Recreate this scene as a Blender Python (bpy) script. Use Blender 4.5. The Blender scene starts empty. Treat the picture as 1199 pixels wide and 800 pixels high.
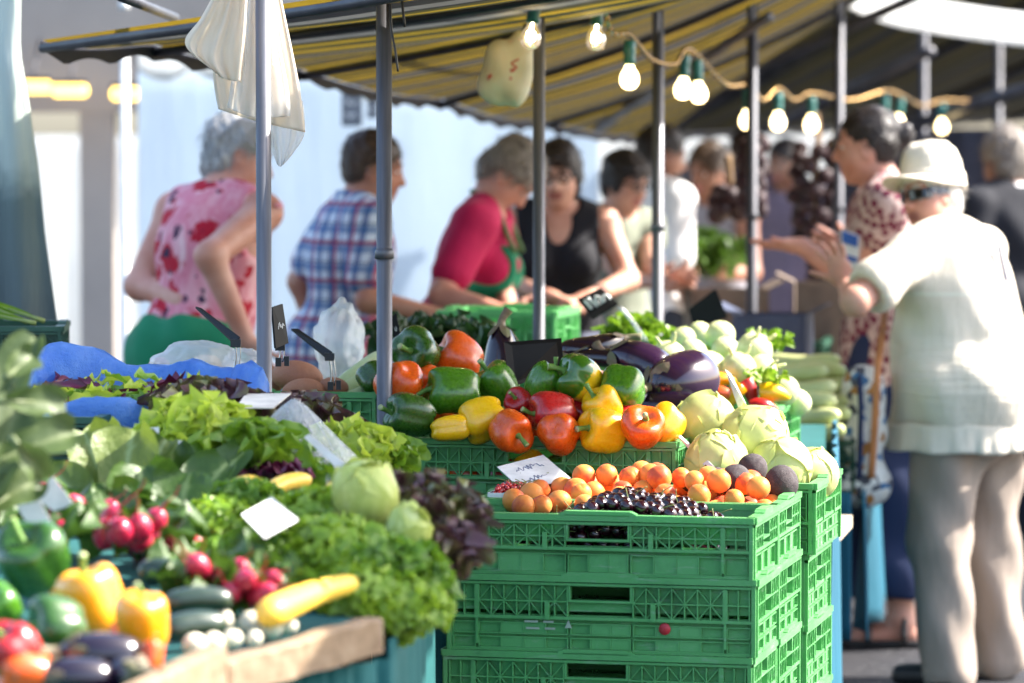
import bpy, math, random
import numpy as np
from mathutils import Vector, Matrix
random.seed(7)
SC = bpy.context.scene
COL = SC.collection
PI = math.pi
R = math.radians
# ------------------------------------------------------------------ camera
FPX = 4496.0
CAM_Z = 1.54
TILT = math.atan(230 / FPX)
cam = bpy.data.cameras.new('camera'); camo = bpy.data.objects.new('camera', cam); COL.objects.link(camo)
camo.location = (0, 0, CAM_Z); camo.rotation_euler = (PI / 2 - TILT, 0, 0)
cam.lens = 135; cam.sensor_width = 36; cam.clip_end = 500; cam.clip_start = 0.1
cam.dof.use_dof = True; cam.dof.focus_distance = 7.75; cam.dof.aperture_fstop = 3.4; cam.dof.aperture_blades = 0
SC.camera = camo

def P(px, py, D):
    """point of the place seen at photo pixel (px, py) at depth D metres along y"""
    dx = (px - 599.5) / FPX; dy = (400 - py) / FPX
    fy = math.cos(TILT) + dy * math.sin(TILT); fz = -math.sin(TILT) + dy * math.cos(TILT)
    k = D / fy
    return np.array((dx * k, D, CAM_Z + fz * k))
def M(px, D):
    return px * D / FPX      # pixel size -> metres

# ------------------------------------------------------------------ materials
def srgb(r, g, b):
    f = lambda c: (c / 255 / 12.92) if c / 255 <= .04045 else ((c / 255 + .055) / 1.055) ** 2.4
    return (f(r), f(g), f(b))
class NT:
    def __init__(s, name):
        s.m = bpy.data.materials.new(name); s.m.use_nodes = True
        s.t = s.m.node_tree; s.t.nodes.clear()
        s.out = s.n('ShaderNodeOutputMaterial')
    def n(s, typ, **kw):
        nd = s.t.nodes.new(typ)
        for k, v in kw.items():
            if k.startswith('_'): setattr(nd, k[1:], v)
            else:
                key = int(k[1:]) if k[0] == 'i' and k[1:].isdigit() else k.replace('__', ' ')
                if isinstance(v, bpy.types.NodeSocket): s.t.links.new(v, nd.inputs[key])
                else: nd.inputs[key].default_value = v
        return nd
    def l(s, a, b): s.t.links.new(a, b)
    def coords(s, kind='Object', rnd=True):
        tc = s.n('ShaderNodeTexCoord')
        if not rnd: return tc.outputs[kind]
        oi = s.n('ShaderNodeObjectInfo')
        mul = s.n('ShaderNodeMath', _operation='MULTIPLY', i0=oi.outputs['Random'], i1=37.0)
        add = s.n('ShaderNodeVectorMath', _operation='ADD', i0=tc.outputs[kind], i1=mul.outputs[0])
        return add.outputs[0]
    def noise(s, co, scale, detail=4, rough=.55):
        return s.n('ShaderNodeTexNoise', Vector=co, Scale=scale, Detail=detail, Roughness=rough).outputs['Fac']
    def ramp(s, fac, stops, interp='LINEAR'):
        nd = s.n('ShaderNodeValToRGB', Fac=fac); cr = nd.color_ramp; cr.interpolation = interp
        while len(cr.elements) < len(stops): cr.elements.new(.5)
        for e, (p, c) in zip(cr.elements, stops): e.position = p; e.color = (*c, 1)
        return nd.outputs[0]
    def mix(s, fac, a, b, mode='MIX'):
        nd = s.n('ShaderNodeMix', _data_type='RGBA', _blend_type=mode)
        for k, v in ((0, fac), (6, a), (7, b)):
            if isinstance(v, bpy.types.NodeSocket): s.l(v, nd.inputs[k])
            elif k == 0: nd.inputs[0].default_value = v
            else: nd.inputs[k].default_value = (*v, 1)
        return nd.outputs[2]
    def math(s, op, a, b=0.0):
        return s.n('ShaderNodeMath', _operation=op, i0=a, i1=b).outputs[0]
    def attr(s, name): return s.n('ShaderNodeAttribute', _attribute_name=name)
    def bsdf(s, color, rough=.5, spec=.5, coat=0, metal=0, sss=0, bump=None, bstr=.3, bdist=.01, transl=0, tcol=None, alpha=1, sheen=0, trans=0, emis=None, estr=0, thin=0):
        p = s.n('ShaderNodeBsdfPrincipled')
        if isinstance(color, bpy.types.NodeSocket): s.l(color, p.inputs['Base Color'])
        else: p.inputs['Base Color'].default_value = (*color, 1)
        if isinstance(rough, bpy.types.NodeSocket): s.l(rough, p.inputs['Roughness'])
        else: p.inputs['Roughness'].default_value = rough
        p.inputs['Specular IOR Level'].default_value = spec
        p.inputs['Coat Weight'].default_value = coat; p.inputs['Coat Roughness'].default_value = .08
        p.inputs['Metallic'].default_value = metal
        p.inputs['Sheen Weight'].default_value = sheen
        p.inputs['Transmission Weight'].default_value = trans
        if sss:
            p.inputs['Subsurface Weight'].default_value = sss; p.inputs['Subsurface Radius'].default_value = (1, .5, .3); p.inputs['Subsurface Scale'].default_value = .01
        if isinstance(alpha, bpy.types.NodeSocket): s.l(alpha, p.inputs['Alpha'])
        else: p.inputs['Alpha'].default_value = alpha
        if emis is not None:
            p.inputs['Emission Color'].default_value = (*emis, 1); p.inputs['Emission Strength'].default_value = estr
        bn = None
        if bump is not None:
            bn = s.n('ShaderNodeBump', Strength=bstr, Distance=bdist, Height=bump); s.l(bn.outputs[0], p.inputs['Normal'])
        sh = p.outputs[0]
        if transl:
            t = s.n('ShaderNodeBsdfTranslucent')
            tc = tcol if tcol is not None else color
            if isinstance(tc, bpy.types.NodeSocket): s.l(tc, t.inputs[0])
            else: t.inputs[0].default_value = (*tc, 1)
            if bn: s.l(bn.outputs[0], t.inputs['Normal'])
            mx = s.n('ShaderNodeMixShader', Fac=transl, i1=sh, i2=t.outputs[0]); sh = mx.outputs[0]
        s.l(sh, s.out.inputs[0]); return s.m

_mc = {}
def pm(name, c1, c2=None, scale=20, rough=.5, spec=.5, bump=0, bscale=None, thr=(.35, .65), **kw):
    """plain procedural material: two-tone noise, optional bump"""
    if name in _mc: return _mc[name]
    t = NT(name); co = t.coords()
    if c2 is None: c2 = tuple(c * .72 for c in c1)
    f = t.noise(co, scale)
    col = t.ramp(f, [(thr[0], c1), (thr[1], c2)])
    b = t.noise(co, bscale or scale * 3, 5) if bump else None
    m = t.bsdf(col, rough, spec, bump=b, bstr=bump, **kw)
    _mc[name] = m; return m

# ------------------------------------------------------------------ objects
def link(o, parent=None):
    COL.objects.link(o)
    if parent is not None: o.parent = parent
    return o
def tag(o, label=None, cat=None, group=None, kind=None):
    if label: o['label'] = label
    if cat: o['category'] = cat
    if group: o['group'] = group
    if kind: o['kind'] = kind
    return o
def empty(name, loc, rz=0, label=None, cat=None, group=None):
    o = bpy.data.objects.new(name, None); o.empty_display_size = .05
    o.location = loc; o.rotation_euler = (0, 0, rz); link(o); return tag(o, label, cat, group)
def mesh(name, V, F, mats, mi=None, smooth=True, attrs=None, uv=None):
    me = bpy.data.meshes.new(name)
    me.from_pydata([tuple(map(float, v)) for v in V], [], [tuple(map(int, f)) for f in F])
    for m in (mats if isinstance(mats, (list, tuple)) else [mats]): me.materials.append(m)
    if mi is not None: me.polygons.foreach_set('material_index', np.asarray(mi, dtype=np.int32))
    me.polygons.foreach_set('use_smooth', np.full(len(me.polygons), smooth, dtype=bool) if isinstance(smooth, bool) else np.asarray(smooth, dtype=bool))
    for k, v in (attrs or {}).items():
        a = me.attributes.new(k, 'FLOAT', 'POINT'); a.data.foreach_set('value', np.asarray(v, dtype=np.float32))
    if uv is not None:
        l = me.uv_layers.new(name='UVMap'); li = np.zeros(len(me.loops), dtype=np.int32); me.loops.foreach_get('vertex_index', li)
        l.data.foreach_set('uv', np.asarray(uv, dtype=np.float32)[li].ravel())
    me.validate(); me.update(); return me
def ob(name, me, parent=None, loc=None, rot=None, scale=None):
    o = bpy.data.objects.new(name, me); link(o, parent)
    if loc is not None: o.location = tuple(map(float, loc))
    if rot is not None: o.rotation_euler = rot
    if scale is not None: o.scale = scale if hasattr(scale, '__len__') else (scale,) * 3
    return o
def setrot(o, X):  # 3x3 numpy -> rotation
    o.rotation_euler = Matrix([[float(X[i][j]) for j in range(3)] for i in range(3)]).to_euler()
def dup(root):
    c = root.copy(); COL.objects.link(c)
    for ch in list(root.children):
        d = ch.copy(); COL.objects.link(d); d.parent = c
        for g in list(ch.children):
            e = g.copy(); COL.objects.link(e); e.parent = d
    return c

class MB:
    """collects shapes of one mesh"""
    def __init__(s): s.V = []; s.F = []; s.mi = []; s.sm = []; s.n = 0; s.cur = 0; s.A = []; s.U = []
    def add(s, V, F, smooth=True, a=None, u=None):
        V = np.asarray(V, float).reshape(-1, 3)
        s.V.append(V); s.F += [tuple(i + s.n for i in f) for f in F]
        s.mi += [s.cur] * len(F); s.sm += [smooth] * len(F)
        s.A.append(np.zeros(len(V)) if a is None else np.asarray(a, float).ravel())
        s.U.append(np.zeros((len(V), 2)) if u is None else np.asarray(u, float).reshape(-1, 2))
        s.n += len(V); return s
    def box(s, c, d, rot=None):
        h = np.array(d) / 2
        V = np.array([(x, y, z) for x in (-1, 1) for y in (-1, 1) for z in (-1, 1)]) * h
        if rot is not None: V = V @ np.asarray(rot).T
        V = V + np.array(c)
        return s.add(V, [(0, 1, 3, 2), (4, 6, 7, 5), (0, 4, 5, 1), (2, 3, 7, 6), (0, 2, 6, 4), (1, 5, 7, 3)], False)
    def bar(s, a, b, w, d=None, up=(0, 0, 1)):
        a = np.array(a, float); b = np.array(b, float); t = b - a; L = np.linalg.norm(t); t /= L
        u = np.array(up, float); u -= t * (u @ t)
        if np.linalg.norm(u) < 1e-6: u = np.array((1, 0, 0.)) - t * t[0]
        u /= np.linalg.norm(u); v = np.cross(t, u)
        return s.box((a + b) / 2, (L, w, d or w), np.stack([t, v, u], 1))
    def tube(s, pts, r, n=10, cap=True, closed=False):
        pts = np.asarray(pts, float); k = len(pts); r = np.broadcast_to(np.asarray(r, float), (k,))
        T = np.gradient(pts, axis=0); T /= np.linalg.norm(T, axis=1)[:, None] + 1e-12
        u = np.array((0, 0, 1.)) if abs(T[0][2]) < .9 else np.array((1., 0, 0))
        V = []
        for i in range(k):
            u = u - T[i] * (u @ T[i]); u /= np.linalg.norm(u) + 1e-12; v = np.cross(T[i], u)
            a = np.arange(n) * 2 * PI / n
            V.append(pts[i] + r[i] * (np.cos(a)[:, None] * u + np.sin(a)[:, None] * v))
        V = np.concatenate(V); F = []
        for i in range(k - 1):
            for j in range(n):
                j2 = (j + 1) % n; F.append((i * n + j, i * n + j2, (i + 1) * n + j2, (i + 1) * n + j))
        if cap: F += [tuple(range(n - 1, -1, -1)), tuple((k - 1) * n + j for j in range(n))]
        return s.add(V, F)
    def lathe(s, prof, n=24, c=(0, 0, 0), Rm=None):
        V = []; F = []; k = len(prof); a = np.arange(n) * 2 * PI / n
        for r, z in prof: V.append(np.stack([np.cos(a) * r, np.sin(a) * r, np.full(n, z)], 1))
        V = np.concatenate(V)
        if Rm is not None: V = V @ np.asarray(Rm).T
        V = V + np.array(c)
        for i in range(k - 1):
            for j in range(n):
                j2 = (j + 1) % n; F.append((i * n + j, i * n + j2, (i + 1) * n + j2, (i + 1) * n + j))
        if prof[0][0] > 1e-6: F.append(tuple(range(n - 1, -1, -1)))
        if prof[-1][0] > 1e-6: F.append(tuple((k - 1) * n + j for j in range(n)))
        return s.add(V, F)
    def grid(s, G, a=None, u=None, wrap=False, smooth=True):
        G = np.asarray(G, float); m, n = G.shape[:2]; F = []
        for i in range(m - 1):
            for j in range(n - (0 if wrap else 1)):
                j2 = (j + 1) % n; F.append((i * n + j, i * n + j2, (i + 1) * n + j2, (i + 1) * n + j))
        return s.add(G.reshape(-1, 3), F, smooth, a, u)
    def ball(s, c, r, nu=16, nv=10, Rm=None, fn=None, a=None):
        th = np.linspace(0, PI, nv + 1)[:, None]; ph = (np.arange(nu) * 2 * PI / nu)[None]
        G = np.stack([np.sin(th) * np.cos(ph), np.sin(th) * np.sin(ph), np.cos(th) * np.ones_like(ph)], -1)
        if fn is not None: G = fn(G)
        G = G * np.broadcast_to(np.array(r, float), (3,))
        if Rm is not None: G = G @ np.asarray(Rm).T
        return s.grid(G + np.array(c), wrap=True, a=a)
    def me(s, name, mats, uv=False):
        return mesh(name, np.concatenate(s.V), s.F, mats, s.mi, s.sm, {'tip': np.concatenate(s.A)}, np.concatenate(s.U) if uv else None)
    def ob(s, name, mats, parent=None, loc=None, uv=False, **k):
        return ob(name, s.me(name, mats, uv), parent, loc, **k)

def frame(z, x=(1, 0, 0)):
    """rotation matrix whose columns are x,y,z with given z axis"""
    z = np.array(z, float); z /= np.linalg.norm(z); x = np.array(x, float)
    x = x - z * (x @ z)
    if np.linalg.norm(x) < 1e-4: x = np.array((0, 1., 0)) - z * z[1]
    x /= np.linalg.norm(x); return np.stack([x, np.cross(z, x), z], 1)
def rz(a): c, s = math.cos(a), math.sin(a); return np.array([[c, -s, 0], [s, c, 0], [0, 0, 1]])
def rx(a): c, s = math.cos(a), math.sin(a); return np.array([[1, 0, 0], [0, c, -s], [0, s, c]])
def ry(a): c, s = math.cos(a), math.sin(a); return np.array([[c, 0, s], [0, 1, 0], [-s, 0, c]])
def ip(x, xs, ys): return np.interp(x, xs, ys)
def spline(pts, n):
    pts = np.asarray(pts, float); k = len(pts)
    t = np.linspace(0, k - 1, n); out = []
    for q in t:
        i = min(int(q), k - 2); f = q - i
        p0, p1, p2, p3 = pts[max(i - 1, 0)], pts[i], pts[i + 1], pts[min(i + 2, k - 1)]
        out.append(.5 * (2 * p1 + (p2 - p0) * f + (2 * p0 - 5 * p1 + 4 * p2 - p3) * f * f + (3 * p1 - p0 - 3 * p2 + p3) * f ** 3))
    return np.array(out)

# ------------------------------------------------------------------ implicit surfaces -> one continuous mesh
def surf_nets(Fd, org, h):
    s = Fd < 0
    nx, ny, nz = Fd.shape
    cnt = np.zeros((nx - 1, ny - 1, nz - 1), np.int8)
    for dx in (0, 1):
        for dy in (0, 1):
            for dz in (0, 1): cnt += s[dx:nx - 1 + dx, dy:ny - 1 + dy, dz:nz - 1 + dz]
    act = (cnt > 0) & (cnt < 8)
    I, J, K = np.nonzero(act); idx = np.full(act.shape, -1, np.int64); idx[I, J, K] = np.arange(len(I))
    acc = np.zeros((len(I), 3)); num = np.zeros(len(I))
    cs = [(a, b, c) for a in (0, 1) for b in (0, 1) for c in (0, 1)]
    for p in cs:
        for ax in range(3):
            if p[ax]: continue
            q = list(p); q[ax] = 1
            f0 = Fd[I + p[0], J + p[1], K + p[2]]; f1 = Fd[I + q[0], J + q[1], K + q[2]]
            cr = (f0 < 0) != (f1 < 0)
            t = np.where(cr, f0 / np.where(cr, f0 - f1, 1), 0)
            pos = np.tile(np.array(p, float), (len(I), 1)); pos[:, ax] = t
            acc[cr] += pos[cr]; num[cr] += 1
    V = (np.stack([I, J, K], 1) + acc / num[:, None]) * h + org
    F = []
    for ax in range(3):
        a1, a2 = (ax + 1) % 3, (ax + 2) % 3
        sl0 = [slice(None)] * 3; sl1 = [slice(None)] * 3
        sl0[ax] = slice(0, -1); sl1[ax] = slice(1, None)
        d = s[tuple(sl0)] != s[tuple(sl1)]
        E = np.stack(np.nonzero(d), 1)
        ok = (E[:, a1] > 0) & (E[:, a2] > 0) & (E[:, a1] < Fd.shape[a1] - 1) & (E[:, a2] < Fd.shape[a2] - 1); E = E[ok]
        inside = s[E[:, 0], E[:, 1], E[:, 2]]
        def cell(o1, o2):
            C = E.copy(); C[:, a1] -= o1; C[:, a2] -= o2; return idx[C[:, 0], C[:, 1], C[:, 2]]
        q = np.stack([cell(1, 1), cell(0, 1), cell(0, 0), cell(1, 0)], 1)
        q[~inside] = q[~inside][:, ::-1]; F.append(q)
    return V, np.concatenate(F)

class SDF:
    def __init__(s): s.p = []
    def cap(s, a, b, ra, rb=None, k=.02, mode='add'):
        s.p.append(('cap', np.array(a, float), np.array(b, float), ra, ra if rb is None else rb, k, mode)); return s
    def ell(s, c, r, Rm=None, k=.02, mode='add'):
        s.p.append(('ell', np.array(c, float), np.array(r, float) * np.ones(3), np.eye(3) if Rm is None else np.asarray(Rm, float), None, k, mode)); return s
    def plane(s, p, n, k=.004):
        n = np.array(n, float); n /= np.linalg.norm(n); s.p.append(('pl', np.array(p, float), n, 0, 0, k, 'cut')); return s
    def fn(s, f): s.p.append(('fn', f, 0, 0, 0, 0, 'fn')); return s
    def build(s, h, smooth=1):
        lo = np.full(3, 1e9); hi = -lo
        for p in s.p:
            if p[-1] != 'add': continue
            if p[0] == 'cap':
                r = max(p[3], p[4]); a = np.minimum(p[1], p[2]) - r; b = np.maximum(p[1], p[2]) + r
            else: r = p[2].max(); a = p[1] - r; b = p[1] + r
            lo = np.minimum(lo, a); hi = np.maximum(hi, b)
        lo -= 4 * h + .01; hi += 4 * h + .01
        n = np.ceil((hi - lo) / h).astype(int) + 1
        X = [lo[i] + np.arange(n[i]) * h for i in range(3)]
        Fd = np.full(n, .3, np.float32)
        for p in s.p:
            kind, mode, k = p[0], p[-1], p[5]
            if kind in ('pl', 'fn'): sl = (slice(None),) * 3
            else:
                if kind == 'cap': r = max(p[3], p[4]); a = np.minimum(p[1], p[2]) - r; b = np.maximum(p[1], p[2]) + r
                else: r = p[2].max(); a = p[1] - r; b = p[1] + r
                pad = max(3 * h, 1.5 * k) + .02
                i0 = np.clip(((a - pad - lo) / h).astype(int), 0, n); i1 = np.clip(((b + pad - lo) / h).astype(int) + 2, 0, n)
                sl = tuple(slice(i0[i], i1[i]) for i in range(3))
            x, y, z = X[0][sl[0]][:, None, None], X[1][sl[1]][None, :, None], X[2][sl[2]][None, None, :]
            if kind == 'cap':
                A, B = p[1], p[2]; d = B - A; L = d @ d + 1e-12
                t = np.clip(((x - A[0]) * d[0] + (y - A[1]) * d[1] + (z - A[2]) * d[2]) / L, 0, 1)
                D = np.sqrt((x - A[0] - t * d[0]) ** 2 + (y - A[1] - t * d[1]) ** 2 + (z - A[2] - t * d[2]) ** 2) - (p[3] + (p[4] - p[3]) * t)
            elif kind == 'ell':
                c, rr, Rm = p[1], p[2], p[3]; q = [(x - c[0]) * Rm[0, i] + (y - c[1]) * Rm[1, i] + (z - c[2]) * Rm[2, i] for i in range(3)]
                k0 = np.sqrt(sum((q[i] / rr[i]) ** 2 for i in range(3))); k1 = np.sqrt(sum((q[i] / rr[i] ** 2) ** 2 for i in range(3))) + 1e-9
                D = k0 * (k0 - 1) / k1
            elif kind == 'pl': D = (x - p[1][0]) * p[2][0] + (y - p[1][1]) * p[2][1] + (z - p[1][2]) * p[2][2]
            else: Fd = Fd + p[1](x, y, z).astype(np.float32); continue
            Fo = Fd[sl]
            if mode == 'add': hh = np.clip(.5 + .5 * (Fo - D) / k, 0, 1); Fd[sl] = Fo + (D - Fo) * hh - k * hh * (1 - hh)
            elif mode == 'sub': D = -D; hh = np.clip(.5 - .5 * (Fo - D) / k, 0, 1); Fd[sl] = Fo + (D - Fo) * hh + k * hh * (1 - hh)
            elif mode == 'cut': Fd[sl] = np.maximum(Fo, D)
        V, F = surf_nets(Fd, lo, h)
        for _ in range(smooth):
            S = np.zeros_like(V); c = np.zeros(len(V))
            for i in range(4):
                a, b = F[:, i], F[:, (i + 1) % 4]
                np.add.at(S, a, V[b]); np.add.at(c, a, 1); np.add.at(S, b, V[a]); np.add.at(c, b, 1)
            V = V * .5 + .5 * S / np.maximum(c, 1)[:, None]
        return V, F
EXPOSURE = 2.02
AWN_X, AWN_Y = .33, 7.4
# ------------------------------------------------------------------ produce materials
def veg(name, stops, scale=14, rough=.28, coat=.25, sss=.12, bump=.05, bscale=60, **kw):
    t = NT(name); co = t.coords(); f = t.noise(co, scale, 3)
    rn = t.ramp(t.noise(co, scale * .7, 5, .65), [(.32, (rough * .75,) * 3), (.72, (min(1, rough * 1.9),) * 3)]); sp = t.noise(co, scale * 5, 2)
    c = t.mix(t.ramp(sp, [(.68, (0,) * 3), (.80, (.45,) * 3)]), t.ramp(f, stops), tuple(q * .45 + .03 for q in stops[0][1]))
    return t.bsdf(c, rn, .5, coat=coat, sss=sss, bump=t.noise(co, bscale, 3), bstr=bump, **kw)
def leafmat(name, base, mid, tip, rough=.42, transl=.35, scale=25, vein=None, spots=None, bump=.25):
    """leaf: colour runs from the rib (tip = 0) to the margin (tip = 1), mottled"""
    t = NT(name); co = t.coords(); a = t.attr('tip').outputs['Fac']
    f = t.math('ADD', a, t.math('MULTIPLY', t.math('SUBTRACT', t.noise(co, scale, 4), .5), .7))
    col = t.ramp(f, [(.0, base), (.45, mid), (1, tip)])
    if spots: col = t.mix(t.ramp(t.noise(co, scale * .6, 3), [(.45, (0, 0, 0)), (.6, (1, 1, 1))]), col, spots)
    return t.bsdf(col, rough, .45, bump=t.noise(co, 90, 4), bstr=bump, bdist=.004, transl=transl, tcol=t.mix(.5, col, tuple(min(1, c * 1.7) for c in tip)))
PEP = {
 'green': veg('pepper_green', [(.3, (.030, .115, .006)), (.6, (.060, .185, .008)), (.8, (.12, .27, .012))], coat=.25, rough=.24),
 'dark': veg('pepper_dark_green', [(.3, (.014, .055, .005)), (.7, (.032, .105, .008))], coat=.25, rough=.24),
 'yellow': veg('pepper_yellow', [(.3, (.86, .52, .006)), (.75, (.80, .40, .004))], coat=.25, rough=.24),
 'gold': veg('pepper_gold', [(.3, (.86, .38, .006)), (.75, (.78, .27, .004))], coat=.25, rough=.24),
 'orange': veg('pepper_orange', [(.3, (.74, .115, .006)), (.75, (.62, .060, .004))], coat=.25, rough=.24),
 'red': veg('pepper_red', [(.3, (.46, .012, .012)), (.75, (.33, .008, .012))], coat=.25, rough=.24),
}
t = NT('pepper_turning'); co = t.coords('Object', False); sx = t.n('ShaderNodeSeparateXYZ', i0=co)
f = t.math('ADD', t.math('MULTIPLY', sx.outputs[2], -9), t.noise(co, 22, 3))
PEP['turning'] = t.bsdf(t.ramp(f, [(.3, (.035, .125, .006)), (.72, (.085, .23, .01)), (.92, (.72, .45, .01))]), .2, .5, coat=.5, sss=.1)
M_STEM = veg('stem_green', [(.3, (.09, .21, .03)), (.7, (.17, .30, .06))], rough=.5, coat=0, bump=.2)
M_CUT = pm('stem_cut', (.45, .48, .22), rough=.7)

def pepper_mesh(seed, color, long=1.0):
    rng = random.Random(seed); nl = rng.choice((3, 4, 4)); p0 = rng.random() * 6; am = rng.uniform(.07, .12); W = rng.uniform(.95, 1.06)
    b = MB(); nu, nv = 36, 22; k1 = rng.uniform(.05, .1)
    th = np.linspace(0, PI, nv + 1)[:, None]; ph = (np.arange(nu) * 2 * PI / nu)[None]
    ct, st = np.cos(th), np.sin(th)
    ex = .62
    rr = np.sign(st) * np.abs(st) ** ex
    lob = 1 + am * (np.abs(np.cos(nl * (ph - p0) / 2)) ** .8 - .5) * 2 * (.35 + .65 * np.abs(st))
    zz = np.sign(ct) * np.abs(ct) ** .72
    taper = 1 + .10 * zz + k1 * np.sin(zz * 2.4 + p0) * np.cos(ph - p0)
    x = rr * lob * taper * np.cos(ph) * W; y = rr * lob * taper * np.sin(ph)
    z = zz * long * np.ones_like(ph)
    top = np.exp(-(rr / .42) ** 2) * (ct > 0); bot = np.exp(-(rr / .38) ** 2) * (ct < 0)
    z = z - .34 * top + .22 * bot + .07 * (np.cos(nl * (ph - p0)) - .2) * np.abs(zz) * np.sign(zz) * (rr > .3) * np.exp(-((rr - .65) / .3) ** 2)
    G = np.stack([x, y, z], -1) * .5
    b.grid(G, wrap=True)
    return b.me('pepper_body', PEP[color])
def pepper_stem(seed, long=1.0):
    rng = random.Random(seed + 99); b = MB(); a = rng.random() * 6; bd = rng.uniform(.08, .22)
    z0 = .5 * long - .19
    pts = spline([(0, 0, z0), (0, 0, z0 + .10), (bd * .4 * math.cos(a), bd * .4 * math.sin(a), z0 + .24), (bd * math.cos(a), bd * math.sin(a), z0 + .40)], 9)
    b.tube(pts, [.17, .10, .07, .06, .055, .055, .06, .068, .075], 10)
    b.mi[-1] = 1
    b.lathe([(.0, z0 + .04), (.16, z0 + .035), (.20, z0 + .0), (.14, z0 - .03)], 10)
    return b.me('pepper_stem', [M_STEM, M_CUT])
_pc = {}
def pepper(loc, size, color, stem, label, group, long=1.0, seed=0, W=None, roll=0, hasstem=True):
    """size = width in metres; stem = world direction of the stem"""
    key = (color, round(long, 2), seed)
    if key not in _pc: _pc[key] = (pepper_mesh(seed, color, long), pepper_stem(seed, long))
    o = ob('bell_pepper', _pc[key][0], None, loc, scale=size); setrot(o, frame(stem) @ rz(roll))
    tag(o, label, 'bell pepper', group)
    if hasstem: ob('stem', _pc[key][1], o)
    return o

# eggplants
M_EGG = veg('eggplant_skin', [(.35, (.006, .002, .008)), (.7, (.016, .005, .018))], scale=5, rough=.15, coat=.45, sss=0, bump=.01)
M_EGGV = veg('eggplant_violet_skin', [(.3, (.010, .003, .014)), (.6, (.024, .006, .030)), (.8, (.05, .012, .052))], scale=4, rough=.17, coat=.4, sss=0, bump=.01)
M_CALYX = veg('calyx', [(.3, (.10, .12, .04)), (.6, (.16, .11, .07)), (.8, (.32, .26, .16))], scale=30, rough=.6, coat=0, bump=.3)
def eggplant(loc, length, width, stem, label, group, bend=.12, violet=False, roll=0, name='eggplant'):
    b = MB(); k = 16; pts = []; rad = []
    for i in range(k + 1):
        u = i / k; pts.append((bend * length * math.sin(u * PI), 0, length * (u - .5)))
        rad.append(width / 2 * max(.02, (math.sin(min(1, (1 - u) * .0 + u * 1.0) * PI * .5 + .0) if False else (1 - abs(2 * (u - .36) / (.72 if u < .36 else 1.28)) ** 2.6) ** .55 if abs(2 * (u - .36) / (.72 if u < .36 else 1.28)) < 1 else .02)))
    b.tube(pts, rad, 24, cap=True)
    o = b.ob(name, M_EGGV if violet else M_EGG, None, loc); setrot(o, frame(stem) @ rz(roll)); tag(o, label, 'eggplant', group)
    c = MB(); n = 5; z1 = length * .5
    for j in range(n):
        a0 = j * 2 * PI / n; G = []
        for u in np.linspace(0, 1, 7):
            row = []
            for v in np.linspace(-1, 1, 5):
                w = (1 - u) ** .7 * .62 + .0
                ang = a0 + v * w * (PI / n) * 1.55; zz = z1 - u * min(.03, length * .2) - .01 * abs(v)
                uu = (zz / length + .5); rloc = np.interp(uu, np.linspace(0, 1, k + 1), rad) + .0025 + .004 * u * u
                row.append((bend * length * math.sin(uu * PI) + rloc * math.cos(ang), rloc * math.sin(ang), zz))
            G.append(row)
        c.grid(G)
    c.tube(spline([(0, 0, z1 - .012), (0, 0, z1 + .012), (.012, 0, z1 + .035)], 6), [.016, .011, .009, .009, .010, .012], 9)
    c.ob('calyx', M_CALYX, o)
    return o

# simple smooth produce
def blob_mesh(name, mat, seed, amp=.05, dimple=0, nu=20, nv=14, fr=2.0, cleft=0):
    rng = np.random.RandomState(seed); ph0 = rng.rand(6) * 6; b = MB()
    def f(G):
        x, y, z = G[..., 0], G[..., 1], G[..., 2]
        r = 1 + amp * (np.sin(fr * x + ph0[0]) + np.sin(fr * y + ph0[1]) + np.sin(fr * z + ph0[2])) / 1.5
        if dimple: r = r - dimple * np.exp(-((1 - z) / .12))
        if cleft: r = r - cleft * np.exp(-(y / .10) ** 2) * (x > -.2)
        return G * r[..., None]
    b.ball((0, 0, 0), .5, nu, nv, fn=f); return b.me(name, mat)
def place(name, me, loc, size, label, cat, group=None, axis=None, roll=0):
    o = ob(name, me, None, loc, scale=size)
    if axis is not None: setrot(o, frame(axis) @ rz(roll))
    return tag(o, label, cat, group)

t = NT('apricot_skin'); co = t.coords(); geo = t.coords('Object', False); sx = t.n('ShaderNodeSeparateXYZ', i0=geo)
f = t.math('ADD', t.math('MULTIPLY', sx.outputs[0], .9), t.math('MULTIPLY', t.noise(co, 3.5, 4), .9))
M_APR = t.bsdf(t.ramp(f, [(.25, (.76, .27, .055)), (.6, (.72, .19, .032)), (.85, (.56, .085, .032))]), .50, .25, sss=.15, sheen=.06, bump=t.noise(co, 300, 2), bstr=.05)
M_CHERRY = veg('cherry_skin', [(.3, (.008, .0015, .004)), (.6, (.018, .002, .005)), (.8, (.06, .004, .007))], scale=2, rough=.12, coat=.4, sss=.0, bump=0)
M_CURRANT = veg('currant_skin', [(.3, (.45, .012, .014)), (.8, (.60, .035, .03))], scale=2, rough=.12, coat=.6, sss=.3, bump=0)
M_TWIG = pm('twig', (.20, .23, .06), rough=.6)
M_RAD = veg('radish_skin', [(.3, (.36, .006, .035)), (.7, (.46, .016, .055))], scale=3, rough=.3, coat=.3)
M_WHITE_VEG = veg('white_root', [(.3, (.70, .66, .52)), (.75, (.55, .50, .34))], scale=5, rough=.45, coat=.1)
M_BEET = veg('dark_root_skin', [(.3, (.036, .026, .029)), (.6, (.055, .040, .043)), (.8, (.09, .066, .062))], scale=9, rough=.72, coat=0, sss=0, bump=.45, bscale=40)
M_KOHL = veg('kohlrabi_skin', [(.3, (.50, .56, .24)), (.6, (.60, .62, .33)), (.8, (.64, .65, .42))], scale=4, rough=.4, coat=.15)
M_CUCP = veg('pale_cucumber_skin', [(.3, (.50, .55, .20)), (.7, (.60, .62, .33))], scale=5, rough=.4, coat=.15)
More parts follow.
